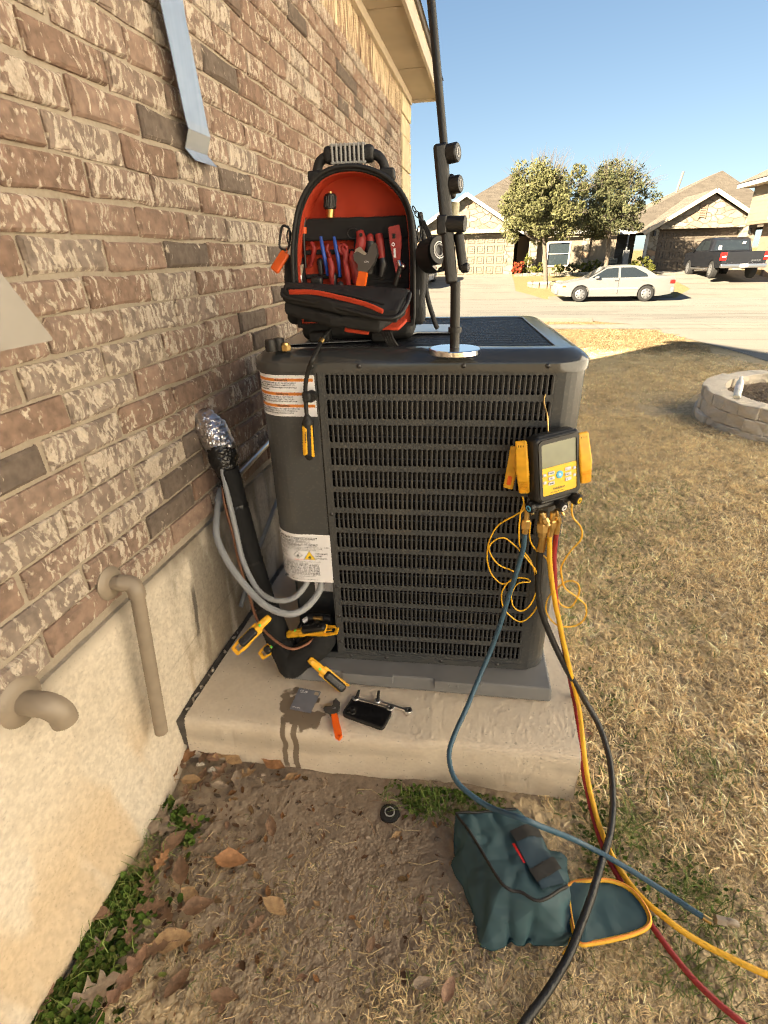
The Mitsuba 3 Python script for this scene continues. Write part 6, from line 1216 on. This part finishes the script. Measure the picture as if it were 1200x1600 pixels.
def ratchet(label, a, b, stick):
    t = thing('ratchet_wrench', label, 'wrench', 'chrome ratchet wrenches by the phone'); M, L = lay(a, b, .176)
    part(t, 'bar', xf(cbx(-L / 2, L / 2, -.006, .006, -.0045, .0045, .003), M), 'chrome', smooth=40)
    for x, r in ((-L / 2, .0115), (L / 2, .0135)):
        part(t, 'head', xf(lathe([(r * .45, -.006), (r * .9, -.006), (r, -.004), (r, .004), (r * .9, .006), (r * .45, .006), (r * .45, -.006)], 20), M @ tr(x, 0, 0)), 'chrome', smooth=35)
        part(t, 'dark_ring', xf(lathe([(0, -.005), (r * .44, -.005), (r * .44, .0045), (0, .0045)], 12), M @ tr(x, 0, 0)), 'dark_steel')
    part(t, 'drive', tube([np.array(stick[0]), np.array(stick[1])], [.006, .0045], 10), 'dark_steel', smooth=40)
ratchet('left chrome ratchet wrench half behind the phone', (-0.356, 1.208, 0.176), (-0.235, 1.188, 0.176), ((-0.353, 1.205, 0.180), (-0.353, 1.242, 0.180)))
ratchet('right chrome ratchet wrench reaching past the phone', (-0.282, 1.210, 0.176), (-0.175, 1.187, 0.176), ((-0.281, 1.207, 0.182), (-0.285, 1.247, 0.184)))
cb_ = thing('plastic_pouch', 'clear plastic pouch with a grey printed card on the wet slab', 'pouch')
q = [np.array((-0.574, 1.250, 0.168)), np.array((-0.464, 1.241, 0.168)), np.array((-0.474, 1.123, 0.168)), np.array((-0.574, 1.130, 0.168))]
def bil(u, v, z): p = (1 - u) * (1 - v) * q[3] + u * (1 - v) * q[2] + u * v * q[1] + (1 - u) * v * q[0]; return (p[0], p[1], z)
def quadsheet(u0, u1, v0, v1, z, n=8, amp=0.0):
    uu, vv = np.linspace(u0, u1, n), np.linspace(v0, v1, n); v = np.array([bil(a, b, z) for a in uu for b in vv]); v[:, 2] += amp * (meshkit.noise(v * 60) - .3)
    return trimesh.Trimesh(v, grid(uu, vv, lambda X, Y: X).faces, process=False)
P('card_grey', mottled((.20, .21, .24), .15, 30), .35)
part(cb_, 'card', quadsheet(.10, .84, .06, .86, .1685), 'card_grey')
scene['clear_film'] = {'type': 'thindielectric', 'int_ior': 1.45}
part(cb_, 'film', quadsheet(0, 1, 0, 1, .1705, 14, .003), 'clear_film', smooth=True)
def ctxt(s, u, v, h):
    a, b, c = np.array(bil(u, v, .1689)), np.array(bil(u + .1, v, .1689)), np.array(bil(u, v + .1, .1689)); return xf(meshkit.text_mesh(s, h, .0003, True), frame(a, unit(b - a), unit(np.cross([0, 0, 1], unit(b - a))), (0, 0, 1)))
part(cb_, 'card_print', ctxt('CLiP', .16, .70, .010), 'white_paper'); part(cb_, 'card_fine_print', ctxt('LEAK SEAL', .15, .14, .004), 'white_paper')
part(cb_, 'sticker', quadsheet(.66, .80, .70, .82, .1689, 3), 'seat_beige')
# ---- sprinkler head
sh = thing('sprinkler_head', 'round black sprinkler head flush with the dirt', 'sprinkler'); p_ = np.array((-0.197, 0.950, 0.000))
part(sh, 'cap', xf(lathe([(0, .010), (.020, .010), (.029, .007), (.031, -.01), (0, -.01)], 28), tr(*p_)), 'black_rubber', smooth=35)
part(sh, 'ring', xf(lathe([(.0125, .0102), (.0155, .0102), (.0155, .0125), (.0125, .0125), (.0125, .0102)], 24), tr(*p_)), 'grey_plastic', smooth=35)
part(sh, 'nozzle', xf(lathe([(0, .0102), (.012, .0102), (.011, .0135), (.003, .0125), (0, .0125)], 20), tr(*p_)), 'black_plastic', smooth=35)
# ---- teal tool bag
PB('teal_cloth', wr((.012, .042, .056), (.034, .082, .094), 16), .62, lambda p, n, uv: fbm(p.x * 900, p.y * 900, p.z * 900, 2), .0008, 3e-4, sheen=.3)
P('teal_dark', (.012, .035, .055), .7)
tbg = thing('soft_bag', 'teal soft bag with black straps slumped on the ground, flap open', 'bag')
e, f, g, h2_, i_ = (np.array(x) for x in ((0.121, 0.755, 0.100), (0.213, 0.734, 0.098), (0.283, 0.792, 0.075), (0.168, 0.986, 0.055), (-0.002, 0.935, 0.075)))
gb = [np.array(x) for x in ((0.079, 0.666, 0.006), (0.189, 0.683, 0.006), (0.304, 0.711, 0.006), (0.297, 0.903, 0.000), (0.162, 0.987, 0.000), (-0.002, 0.856, 0.004))]
m = tm(m3.Manifold.batch_hull([m3.Manifold.sphere(.007, 10).translate(tuple(map(float, x))) for x in [e, f, g, h2_, i_, *gb]]).refine_to_length(.0065))
v = np.asarray(m.vertices).copy(); c_ = v.mean(0); nv = m.vertex_normals
v += nv * ((meshkit.fbm(v * 12, 3) - .5) * .024 - .012 * np.abs(np.sin(v[:, 0] * 38 + 5 * meshkit.noise(v * 9))) ** 8 * sstep(.12, .02, v[:, 2]) + (meshkit.fbm(v * [10, 34, 34], 3, 5) - .5) * .008 - .005 * (1 - np.abs(2 * meshkit.noise(v * [16, 24, 13] + 4) - 1)) ** 6)[:, None]
part(tbg, 'body', trimesh.Trimesh(v, m.faces, process=False), 'teal_cloth', smooth=60)
def on_bag(p): return np.array(p, float) + np.array([0, -.002, .0045])
bf = trimesh.Trimesh(v, m.faces, process=False)
def snap(pts, lift):
    """push points to the bag surface along the vertical"""
    out = []; vv = np.asarray(bf.vertices)
    for p in spline(pts, 7):
        d = np.hypot(vv[:, 0] - p[0], vv[:, 1] - p[1]); k = np.argsort(d)[:40]; k = k[d[k] < .016] if (d[k] < .016).any() else k[:4]; out.append((p[0], p[1], vv[k, 2].max() + lift))
    return np.array(out)
part(tbg, 'seam_piping', tube(snap([i_, (i_ + e) / 2 + [.004, 0, 0], e, (e + f) / 2, f, g], .001), .0038, 8), 'black_rubber', smooth=50)
part(tbg, 'back_piping', tube(snap([i_, (i_ + h2_) / 2, h2_], .001), .0032, 8), 'black_rubber', smooth=50)
def surf_patch(c, lift, n=9):
    uu = np.linspace(0, 1, n); P_ = [((1 - a) * (1 - b) * c[0] + a * (1 - b) * c[1] + a * b * c[2] + (1 - a) * b * c[3]) for a in uu for b in uu]; vv = np.asarray(bf.vertices); o = []
    for p in P_:
        d = np.hypot(vv[:, 0] - p[0], vv[:, 1] - p[1]); k = np.argsort(d)[:14]; k = k[vv[k, 2] > vv[k, 2].max() - .012]; w = 1 / (d[k] + .004); o.append((p[0], p[1], (vv[k, 2] * w).sum() / w.sum() + lift + .006))
    return trimesh.Trimesh(np.array(o), grid(uu, uu, lambda X, Y: X).faces, process=False)
z_ = np.array
part(tbg, 'side_pocket', surf_patch([z_((0.147, 0.907, 0.070)), z_((0.217, 0.759, 0.095)), z_((0.278, 0.800, 0.080)), z_((0.220, 0.960, 0.050))], .0012), 'teal_dark', smooth=True)
part(tbg, 'strap', surf_patch([z_((0.146, 0.906, 0.070)), z_((0.163, 0.877, 0.070)), z_((0.243, 0.935, 0.050)), z_((0.224, 0.965, 0.050))], .0045), 'black_fabric', smooth=True)
part(tbg, 'strap', surf_patch([z_((0.190, 0.806, 0.090)), z_((0.206, 0.773, 0.090)), z_((0.277, 0.839, 0.070)), z_((0.261, 0.868, 0.070))], .0045), 'black_fabric', smooth=True)
part(tbg, 'red_tag', surf_patch([z_((0.150, 0.869, 0.075)), z_((0.177, 0.819, 0.080)), z_((0.182, 0.821, 0.080)), z_((0.157, 0.872, 0.075))], .0055, 4), 'tail_red')
flp = [(0.292, 0.821, 0.034), (0.326, 0.840, 0.026), (0.401, 0.857, 0.020), (0.454, 0.844, 0.018), (0.482, 0.802, 0.018), (0.477, 0.769, 0.018), (0.431, 0.741, 0.018), (0.338, 0.707, 0.018), (0.305, 0.703, 0.020), (0.294, 0.743, 0.028)]
fp = np.array(flp); fpc = spline(list(fp) + [fp[0]], 5)
pl2 = Polygon(fpc[:, :2]).buffer(0); fm_ = tm(man(ext(pl2, .010)).refine_to_length(.010)); v2 = np.asarray(fm_.vertices).copy(); v2[:, 2] += .012 + .012 * (meshkit.fbm(np.column_stack([v2[:, :2] * 18, v2[:, 2] * 0]), 3) - .5) + .010 * sstep(.37, .31, v2[:, 0])
fk_ = part(tbg, 'open_flap', trimesh.Trimesh(v2, fm_.faces, process=False), 'teal_cloth', smooth=60)
part(fk_, 'yellow_zip', tube(np.column_stack([fpc[:, :2], fpc[:, 2] * .4 + .018]), .0058, 8), 'hose_yellow', smooth=50)
part(fk_, 'zip_seam', tube(np.column_stack([fpc[:, :2], fpc[:, 2] * .4 + .0245]), .0016, 5), 'warning_orange')
part(tbg, 'zip_pull', tube([(0.291, 0.711, 0.020), (0.284, 0.694, 0.014), (0.270, 0.679, 0.008)], .004, 6), 'hose_yellow', smooth=True)
# ---- dead leaves
def leaf_poly(kind, r):
    if kind == 'oak':
        up = [(0, .0), (.10, .02), (.20, .16), (.26, .10), (.34, .07), (.42, .24), (.48, .27), (.50, .12), (.58, .08), (.68, .22), (.74, .21), (.76, .09), (.86, .10), (1.0, 0.0)]
    else:
        up = [(0, 0), (.08, .03), (.22, .17), (.42, .235), (.62, .215), (.82, .12), (1, 0)]
    up = [(x + r.normal(0, .012), max(0, y * r.uniform(.82, 1.15))) for x, y in up]; lo = [(x + r.normal(0, .012), -max(0, y * r.uniform(.82, 1.15))) for x, y in up[1:-1]]
    return Polygon(up + lo[::-1]).buffer(.012).buffer(-.008)
def leaf_mesh(kind, size, seed, curl):
    r = np.random.default_rng(seed); p = leaf_poly(kind, r)
    if p.geom_type != 'Polygon': p = max(p.geoms, key=lambda g: g.area)
    v, f = trimesh.creation.triangulate_polygon(p.simplify(.008), engine='earcut'); m = trimesh.Trimesh(np.column_stack([v, v[:, 0] * 0]), f, process=False)
    m = m.subdivide_to_size(.16); v = np.asarray(m.vertices).copy(); x, y = v[:, 0] - .5, v[:, 1]
    v[:, 2] = curl * (y * y * 2.6 + x * x * .55) + .05 * (meshkit.fbm(np.column_stack([v[:, :2] * 4 + seed, v[:, 0] * 0]), 3) - .5) + .035 * np.abs(y)
    v[:, 0] -= .5; v *= size; v[:, 2] -= v[:, 2].min(); return cat(trimesh.Trimesh(v, m.faces, process=False), tube([(-size * .5, 0, size * curl * .13), (-size * .72, size * .03, .001)], size * .012, 4))
LEAFC = {'tan': (.33, .215, .115), 'brown': (.165, .100, .062), 'rust': (.29, .150, .072), 'grey': (.25, .195, .145), 'pink': (.28, .170, .115)}
for k_, c in LEAFC.items():
    def lf(p, n, uv, c=c): return mi.Color3f(*c) * (.45 + 1.0 * fbm(p.x * 110, p.y * 110, p.z * 110, 4))
    scene['leaf_' + k_] = {'type': 'twosided', 'bsdf': {'type': 'principled', 'base_color': proc(lf), 'roughness': .65, 'specular': .3}}
def leaf(p, size, kind, col, deg, label=None, curl=.5):
    global leaf_n
    t = thing('fallen_leaf', label or 'small curled dead leaf among the litter on the dirt', 'leaf', 'fallen leaves on the dirt'); leaf_n = globals().get('leaf_n', 0) + 1
    M = tr(p[0], p[1], p[2] + (.016 if p[0] < -.72 else .009)) @ rot(deg, (0, 0, 1)) @ rot(rng.uniform(-14, 14), (1, 0, 0)) @ rot(rng.uniform(-12, 12), (0, 1, 0)); put(t, xf(leaf_mesh(kind, size, 100 + leaf_n, curl), M), 'leaf_' + col, smooth=40)
for p, s, kd, c, dg, lab in (((-0.721, 0.450, 0.004), .105, 'oak', 'pink', 75, 'largest lobed reddish oak leaf in the weeds at lower left'), ((-0.784, 0.414, 0.004), .10, 'oak', 'grey', 40, 'grey lobed oak leaf left of the largest reddish one'), ((-0.826, 0.500, 0.004), .07, 'oak', 'grey', 65, 'small grey oak leaf in the weeds by the foundation'), ((-0.877, 0.552, 0.006), .06, 'plain', 'pink', 10, 'pinkish pointed leaf resting on the weeds'),
    ((-0.668, 0.537, 0.004), .085, 'plain', 'tan', 20, 'broad tan leaf right of the weed strip'), ((-0.711, 0.590, 0.004), .07, 'oak', 'brown', 150, 'brown lobed leaf just right of the weed strip, above the broad tan leaf'), ((-0.759, 0.590, 0.004), .07, 'oak', 'brown', 20, 'brown lobed leaf at the weed edge, touching the broad tan leaf'), ((-0.608, 0.734, 0.006), .085, 'plain', 'rust', 12, 'orange-brown oval leaf alone on the bare dirt'), ((-0.443, 0.650, 0.005), .068, 'plain', 'tan', -15, 'pale tan oval leaf below the orange-brown one'),
    ((-0.788, 0.751, 0.006), .07, 'plain', 'brown', 60, 'dark brown leaf standing on edge by the oak leaves'), ((-0.793, 0.698, 0.004), .055, 'oak', 'rust', 80, 'small rust leaf below the dark leaf standing on edge'), ((-0.870, 0.814, 0.006), .085, 'oak', 'grey', 160, 'upper of two grey oak leaves by the foundation'), ((-0.845, 0.784, 0.004), .085, 'oak', 'grey', 190, 'lower of two grey oak leaves by the foundation'), ((-0.928, 0.932, 0.006), .075, 'oak', 'rust', 15, 'orange oak leaf touching the foundation near the slab corner'),
    ((-0.899, 1.010, 0.006), .06, 'plain', 'rust', 25, 'rust leaf in the corner of slab and foundation'), ((-0.864, 1.046, 0.006), .05, 'plain', 'brown', -40, 'brown leaf against the foundation corner, left of the pale stones'), ((-0.811, 1.025, 0.006), .06, 'plain', 'pink', -15, 'pinkish leaf just below the slab, right of the pale stones'), ((-0.737, 1.028, 0.006), .062, 'plain', 'tan', -10, 'tan pointed leaf below the slab edge'), ((-0.677, 0.987, 0.004), .06, 'oak', 'tan', 30, 'small tan lobed leaf below the slab edge'), ((-0.601, 1.040, 0.008), .075, 'plain', 'rust', -12, 'long reddish leaf leaning on the slab front'),
    ((-0.478, 0.601, 0.003), .055, 'oak', 'brown', 60, 'small brown lobed leaf at the middle bottom of the dirt'), ((-0.883, 0.384, 0.004), .05, 'oak', 'pink', 100, 'pale pinkish lobed leaf in the bottom left corner'), ((-0.530, 0.845, 0.003), .055, 'plain', 'brown', 120, 'small brown leaf below the wet stain on the slab front'), ((-0.810, 0.959, 0.004), .05, 'plain', 'brown', 80, 'brown leaf just below the pale stones'), ((-0.737, 0.934, 0.004), .05, 'plain', 'grey', 10, 'grey leaf on the dirt below the small tan lobed leaf'), ((-0.832, 0.895, 0.004), .05, 'oak', 'brown', -60, 'brown lobed leaf between weeds and pale stones'), ((-0.640, 0.617, 0.004), .07, 'plain', 'brown', 25, 'long brown leaf right of the broad tan leaf, upper of a pair'), ((-0.668, 0.635, 0.004), .06, 'plain', 'tan', 160, 'tan leaf touching the long brown leaf'), ((0.007, 0.562, 0.004), .05, 'plain', 'pink', 70, 'pinkish leaf at the bottom edge left of the black hose'), ((-0.052, 0.565, 0.004), .045, 'plain', 'grey', 20, 'small grey leaf at the bottom edge, left of the pinkish one'), ((-0.183, 0.616, 0.003), .035, 'plain', 'brown', 80, 'tiny brown leaf on the dirt left of the teal bag'), ((-0.796, 0.635, 0.004), .06, 'oak', 'brown', 130, 'brown lobed leaf at the upper edge of the weed strip'), ((-0.530, 1.008, 0.004), .04, 'plain', 'tan', 40, 'small tan leaf under the wet stain'), ((0.439, 1.377, -0.037), .05, 'plain', 'pink', 100, 'pinkish leaf between slab and hoses'), ((-0.700, 0.510, 0.004), .075, 'oak', 'brown', 210, 'brown lobed leaf below the broad tan leaf'), ((-0.778, 0.536, 0.004), .06, 'oak', 'brown', 300, 'brown lobed leaf in the weeds above the largest reddish leaf'), ((-0.605, 0.465, 0.004), .06, 'plain', 'brown', 240, 'brown leaf near the bottom edge below the broad tan leaf'), ((-0.568, 0.547, 0.004), .05, 'oak', 'brown', 200, 'brown lobed leaf on straw right of the broad tan leaf'), ((-0.492, 0.462, 0.004), .055, 'plain', 'brown', 10, 'brown leaf lying flat near the bottom edge of the dirt'), ((-0.165, 0.886, 0.003), .03, 'plain', 'tan', 50, 'tiny tan leaf just below the sprinkler head')):
    leaf(p, s * 1.22, kd, c, dg, lab, rng.uniform(.3, .75))
bank = [((300, 1184), 'rust', 'rust'), ((322, 1188), 'brown', 'dark'), ((350, 1186), 'tan', 'tan'), ((283, 1200), 'brown', 'dark'), ((272, 1212), 'rust', 'rust'), ((345, 1212), 'brown', 'dark'), ((372, 1222), 'grey', 'grey'), ((300, 1226), 'tan', 'tan'), ((284, 1262), 'grey', 'grey'), ((300, 1290), 'brown', 'dark'), ((285, 1368), 'brown', 'dark'), ((320, 1330), 'grey', 'grey')]
for (u_, col, word), p_, where in zip(bank, ((-0.889, 1.027, 0.008), (-0.837, 1.026, 0.006), (-0.779, 1.041, 0.006), (-0.905, 0.985, 0.008), (-0.913, 0.955, 0.008), (-0.761, 0.981, 0.004), (-0.695, 0.970, 0.004), (-0.838, 0.936, 0.004), (-0.829, 0.860, 0.005), (-0.769, 0.814, 0.004), (-0.724, 0.683, 0.004), (-0.695, 0.753, 0.004)), ('wedged in the corner where slab meets foundation', 'second from the foundation along the slab foot', 'fourth from the foundation along the slab foot', 'leaning on the foundation beside the slab corner', 'on the weeds against the foundation by the slab corner', 'under the row of leaves along the slab foot', 'lying flat left of the wet streaks', 'just above the first weeds', 'between the two grey oak leaves and the dirt', 'right of the lower grey oak leaf', 'right of the weeds, level with the orange-brown leaf', 'above and left of the orange-brown oval leaf')):
    leaf(p_, rng.uniform(.06, .085), 'plain' if rng.random() < .6 else 'oak', col, rng.uniform(0, 360), word + ' dead leaf ' + where, rng.uniform(.3, .8))
# scraps of leaf, twigs, pebbles: too many to count
r = np.random.default_rng(77); bits, bc = [], []
for i in range(800):
    x, y = (r.uniform(-.86, .30) if i % 2 else -.84 + abs(r.normal(0, .16))), r.uniform(.30, 1.04)
    if r.random() > float(soil_amount(np.array(x), np.array(y))) + .25: continue
    m_ = leaf_mesh('plain', r.choice([.008, .012, .016, .028]) * r.uniform(.7, 1.2), 1000 + i % 9, r.uniform(.2, .9)); m_.apply_transform(tr(x, y, float(ground_h(np.array(x), np.array(y))) + .002) @ rot(r.uniform(0, 360), (0, 0, 1)) @ rot(r.uniform(-25, 25), (1, 0, 0)))
    c = np.array(list(LEAFC.values()))[r.integers(0, 5)] * r.uniform(.3, .95); bits.append(m_); bc.append(np.tile(c, (len(m_.vertices), 1)))
for i in range(130):
    x, y = r.uniform(-.86, .9), r.uniform(.28, 1.04); a = r.uniform(0, 6.28); L = r.uniform(.02, .09); z = float(gz(x, y)) + .006
    m_ = tube([(x, y, z), (x + L * .5 * math.cos(a), y + L * .5 * math.sin(a), z + r.uniform(0, .008)), (x + L * math.cos(a + .3), y + L * math.sin(a + .3), z)], r.uniform(.0006, .0014), 4); bits.append(m_); bc.append(np.tile(np.array((.42, .33, .2) if i % 2 else (.2, .13, .08)) * r.uniform(.7, 1.3), (len(m_.vertices), 1)))
for i in range(40):
    x, y = r.uniform(-.86, .2), r.uniform(.45, 1.04); s = r.uniform(.002, .0065); m_ = hullsph([(x, y, float(gz(x, y)) + .004, s), (x + s, y + s * .4, float(gz(x, y)) + .003, s * .8)], 6); bits.append(m_); bc.append(np.tile(np.array((.24, .19, .15)) * r.uniform(.5, 1.2), (len(m_.vertices), 1)))
t = thing('leaf_litter', 'scraps of dead leaf, twigs and pebbles strewn on the bare dirt', 'litter', kind='stuff'); put(t, cat(bits), 'vertex_paint', color=np.vstack(bc))
for p_, lab in (((-0.796, 0.987, 0.008), 'white chip of stone lying below the slab corner'), ((-0.845, 1.002, 0.006), 'rounded pale pebble next to the white chip')):
    c_ = np.array(p_); single('pale_stone', hullsph([(*(c_ + [-.008, 0, 0]), .006), (*(c_ + [.010, .004, 0]), .004), (*(c_ + [0, .008, .006]), .004)], 6), 'planter_stone', lab, 'stone')
# ---- green weeds along the foundation and the slab
def weeds(area, n, seed, h=.028, s0=.004, s1=.011):
    r = np.random.default_rng(seed); V, F, C, k = [], [], [], 0
    ang = np.linspace(0, 2 * np.pi, 7)[:-1]
    for x, y, d in area(r, n):
        s = r.uniform(s0, s1); z = float(gz(x, y)) + r.uniform(.003, h) * d; tilt = r.normal(0, .45, 2); a0 = r.uniform(0, 6.28)
        ex, ey = np.cos(ang + a0) * s, np.sin(ang + a0) * s * r.uniform(.6, 1)
        V.append(np.vstack([np.column_stack([x + ex, y + ey, z + ex * tilt[0] + ey * tilt[1]]), [(x, y, z - s * .25)]])); F.append(np.array([(i, (i + 1) % 6, 6) for i in range(6)]) + k); k += 7
        C.append(np.tile(np.array([(.070, .115, .022), (.09, .14, .03), (.045, .080, .018), (.13, .15, .045)][r.integers(0, 4)]) * r.uniform(.7, 1.25), (7, 1)))
    return trimesh.Trimesh(np.vstack(V), np.vstack(F), process=False), np.vstack(C)
def strip_area(pts, w):
    p = np.array(pts)
    def f(r, n):
        for _ in range(n):
            u = r.uniform(0, len(p) - 1.001); i = int(u); q = p[i] + (p[i + 1] - p[i]) * (u - i); g_ = abs(r.normal(0, w)); x, y = q[0] + g_, q[1] + r.normal(0, .02)
            if meshkit.noise(np.array([x * 16, y * 16, 2.0])) > .30 + .28 * (q[1] > .62): yield x, y, 1.0
    return f
def blob_area(cs):
    def f(r, n):
        for _ in range(n):
            x0, y0, sx, sy = cs[r.integers(0, len(cs))]; x, y = x0 + r.normal(0, sx), y0 + r.normal(0, sy)
            if (y < 1.06 or x > .36) and (x + .2) ** 2 + (y - .954) ** 2 > .05 ** 2: yield x, y, .8
    return f
m_, c_ = weeds(strip_area([(-.90, .30), (-.89, .45), (-.885, .60), (-.89, .75), (-.885, .84)], .060), 4300, 5, .020)
t = thing('weeds', 'low green weeds growing along the foundation', 'weeds', kind='stuff'); put(t, m_, 'vertex_paint', color=c_)
m_, c_ = weeds(blob_area([(-.09, 1.035, .05, .012), (.04, 1.05, .06, .012), (-.13, .99, .04, .018), (.10, 1.0, .05, .025), (.42, 1.08, .035, .06), (.40, .98, .03, .05), (.45, .86, .05, .05), (.62, .95, .06, .05), (.36, 1.3, .02, .1), (.55, 1.6, .06, .08)]), 2000, 6, .014, .0025, .007)
t = thing('weeds', 'patchy green weeds in front of the slab and beside it', 'weeds', kind='stuff'); put(t, m_, 'vertex_paint', color=c_)
gm, gc = blades(1500, 1, 1, GRN, .03, .09, el=(25, 80), seed=91); cs_ = np.array([(.58, .72, .05, .05), (.50, 1.05, .05, .05), (.66, .86, .06, .05), (-.05, .99, .08, .02), (.8, 1.3, .08, .08), (.42, 2.1, .05, .15), (-.83, .62, .03, .12), (.75, 2.9, .1, .2)])
rr_ = np.random.default_rng(4); w_ = rr_.integers(0, len(cs_), 1500); off = cs_[w_][:, :2] + rr_.normal(size=(1500, 2)) * cs_[w_][:, 2:]; b0 = np.asarray(gm.vertices).reshape(1500, 5, 3); b0 = b0 - b0[:, :1] * [1, 1, 0]; b0[:, :, :2] += off[:, None]; b0[:, :, 2] += gz(off[:, 0], off[:, 1])[:, None]
t = thing('green_grass', 'tufts of fresh green grass scattered in the dry lawn', 'grass', kind='stuff'); put(t, trimesh.Trimesh(b0.reshape(-1, 3), gm.faces, process=False), 'vertex_paint', color=gc)
# ---- round stone planter
PB('planter_stone', proc(lambda p, n, uv: mix((.43, .375, .295), (.68, .615, .51), .5 * fbm(p.x * 9, p.y * 9, p.z * 9, 4) + .5 * fbm(p.x * 60, p.y * 60, p.z * 60, 3))), .95, lambda p, n, uv: fbm(p.x * 22, p.y * 22, p.z * 22, 4), .06, 3e-3)
P('rust_stone', mottled((.40, .22, .10), .3, 20), .9)
PCX, PCY, PR = 3.42, 5.72, 1.16
pln = thing('stone_planter', 'round raised planter of pale stone blocks on the lawn', 'planter'); nb_ = 38
for c in range(3):
    for k in range(nb_):
        a0 = (k + .5 * (c % 2)) * 2 * math.pi / nb_; rr0, rr1 = PR - .19, PR + rng.uniform(-.008, .012) + .015 * (2 - c); zb = -.155 + c * .118
        da = 2 * math.pi / nb_ * .462; pts = []
        for r_ in (rr0, rr1):
            for s in (-1, 1):
                for zz in (zb + .010, zb + .108):
                    aa = a0 + s * da * (1 - .01); r_ = r_ + rng.uniform(-.012, .010); zz += rng.uniform(-.005, .005); pts.append((PCX + (r_ - (.012 if r_ > PR - .1 else 0)) * math.cos(aa), PCY + (r_ - .01) * math.sin(aa), zz, .010))
        part(pln, 'block', hullsph(pts, 6), 'rust_stone' if (c == 2 and k == 24) else 'planter_stone', smooth=40)
part(pln, 'backing', lathe([(PR - .17, -.3), (PR - .045, -.3), (PR - .045, .185), (PR - .17, .19), (PR - .17, -.3)], 48).apply_transform(tr(PCX, PCY, 0)), 'mulch')
rad_ = np.linspace(0, PR - .16, 14); th_ = np.linspace(0, 2 * np.pi, 41); mg_ = grid(rad_, th_, lambda X, Y: X * 0); v = np.asarray(mg_.vertices); v = np.column_stack([PCX + v[:, 0] * np.cos(v[:, 1]), PCY + v[:, 0] * np.sin(v[:, 1]), .09 + .09 * (meshkit.fbm(np.column_stack([v[:, 0] * np.cos(v[:, 1]) * 5, v[:, 0] * np.sin(v[:, 1]) * 5, v[:, 0] * 0]), 4) - .4)])
PB('mulch', proc(lambda p, n, uv: mix((.05, .038, .028), (.17, .13, .095), fbm(p.x * 60, p.y * 60, p.z * 60, 3))), .95, lambda p, n, uv: fbm(p.x * 60, p.y * 60, p.z * 60, 3), .02, 2e-3)
t = thing('mulch', 'dark mulch and dead stems filling the stone planter', 'mulch', kind='stuff'); put(t, trimesh.Trimesh(v, mg_.faces, process=False), 'mulch', smooth=True)
gm, gc = blades(2600, 1.5, 1.5, [(.20, .155, .11), (.12, .09, .065), (.32, .26, .19)], .05, .16, el=(0, 50), width=(.003, .006), seed=95); v = np.asarray(gm.vertices).reshape(-1, 5, 3); v[:, :, :2] += [PCX, PCY]; v[:, :, 2] += .10; put(numbered(t + '__dead_stems'), trimesh.Trimesh(v.reshape(-1, 3), gm.faces, process=False), 'vertex_paint', color=gc)
P('clear_plastic', (.60, .62, .60), .12, specular=.8)
bo = thing('water_bottle', 'crumpled clear plastic bottle leaning in the stone planter', 'bottle'); a_, b_ = np.array((2.136, 4.860, 0.345)), np.array((2.188, 5.000, 0.485)); Mb, Lb = along(a_, b_, (0, -1, .3)); Mb = Mb @ rot(90, (0, 1, 0)); s_ = Lb / .215
part(bo, 'shell', crumple(xf(lathe([(0, 0), (.030, 0), (.033, .006), (.033, .03), (.030, .045), (.033, .06), (.033, .12), (.031, .13), (.033, .14), (.026, .175), (.013, .198), (.013, .215), (0, .215)], 20), Mb @ np.diag([s_, s_, s_, 1])), .004, 30), 'clear_plastic', smooth=40)
part(bo, 'label', xf(lathe([(.0338, .065), (.0338, .115)], 20), Mb @ np.diag([s_, s_, s_, 1])), 'white_paper', smooth=True)
part(bo, 'cap', xf(lathe([(0, .205), (.0155, .205), (.0155, .222), (0, .222)], 16), Mb @ np.diag([s_, s_, s_, 1])), 'white_paper', smooth=35)
P('pale_green_plastic', (.52, .58, .47), .5)
lid = thing('valve_box', 'pale green plastic valve box on the grass beside the planter', 'valve box'); p_ = np.array((2.700, 5.358, -0.113))
part(lid, 'top', hullsph([(p_[0] + x, p_[1] + y, p_[2] + z, .008) for x, y, z in ((-.055, -.04, .02), (.15, -.06, .02), (.16, .10, .02), (-.03, .10, .02), (-.03, -.02, .045), (.13, -.03, .045), (.13, .08, .045), (-.01, .08, .045))], 10), 'pale_green_plastic', smooth=35)
part(lid, 'skirt', hullsph([(p_[0] + x, p_[1] + y, p_[2] + .004, .006) for x, y in ((-.065, -.05), (.16, -.07), (.17, .11), (-.04, .11))], 10), 'pale_green_plastic', smooth=35)
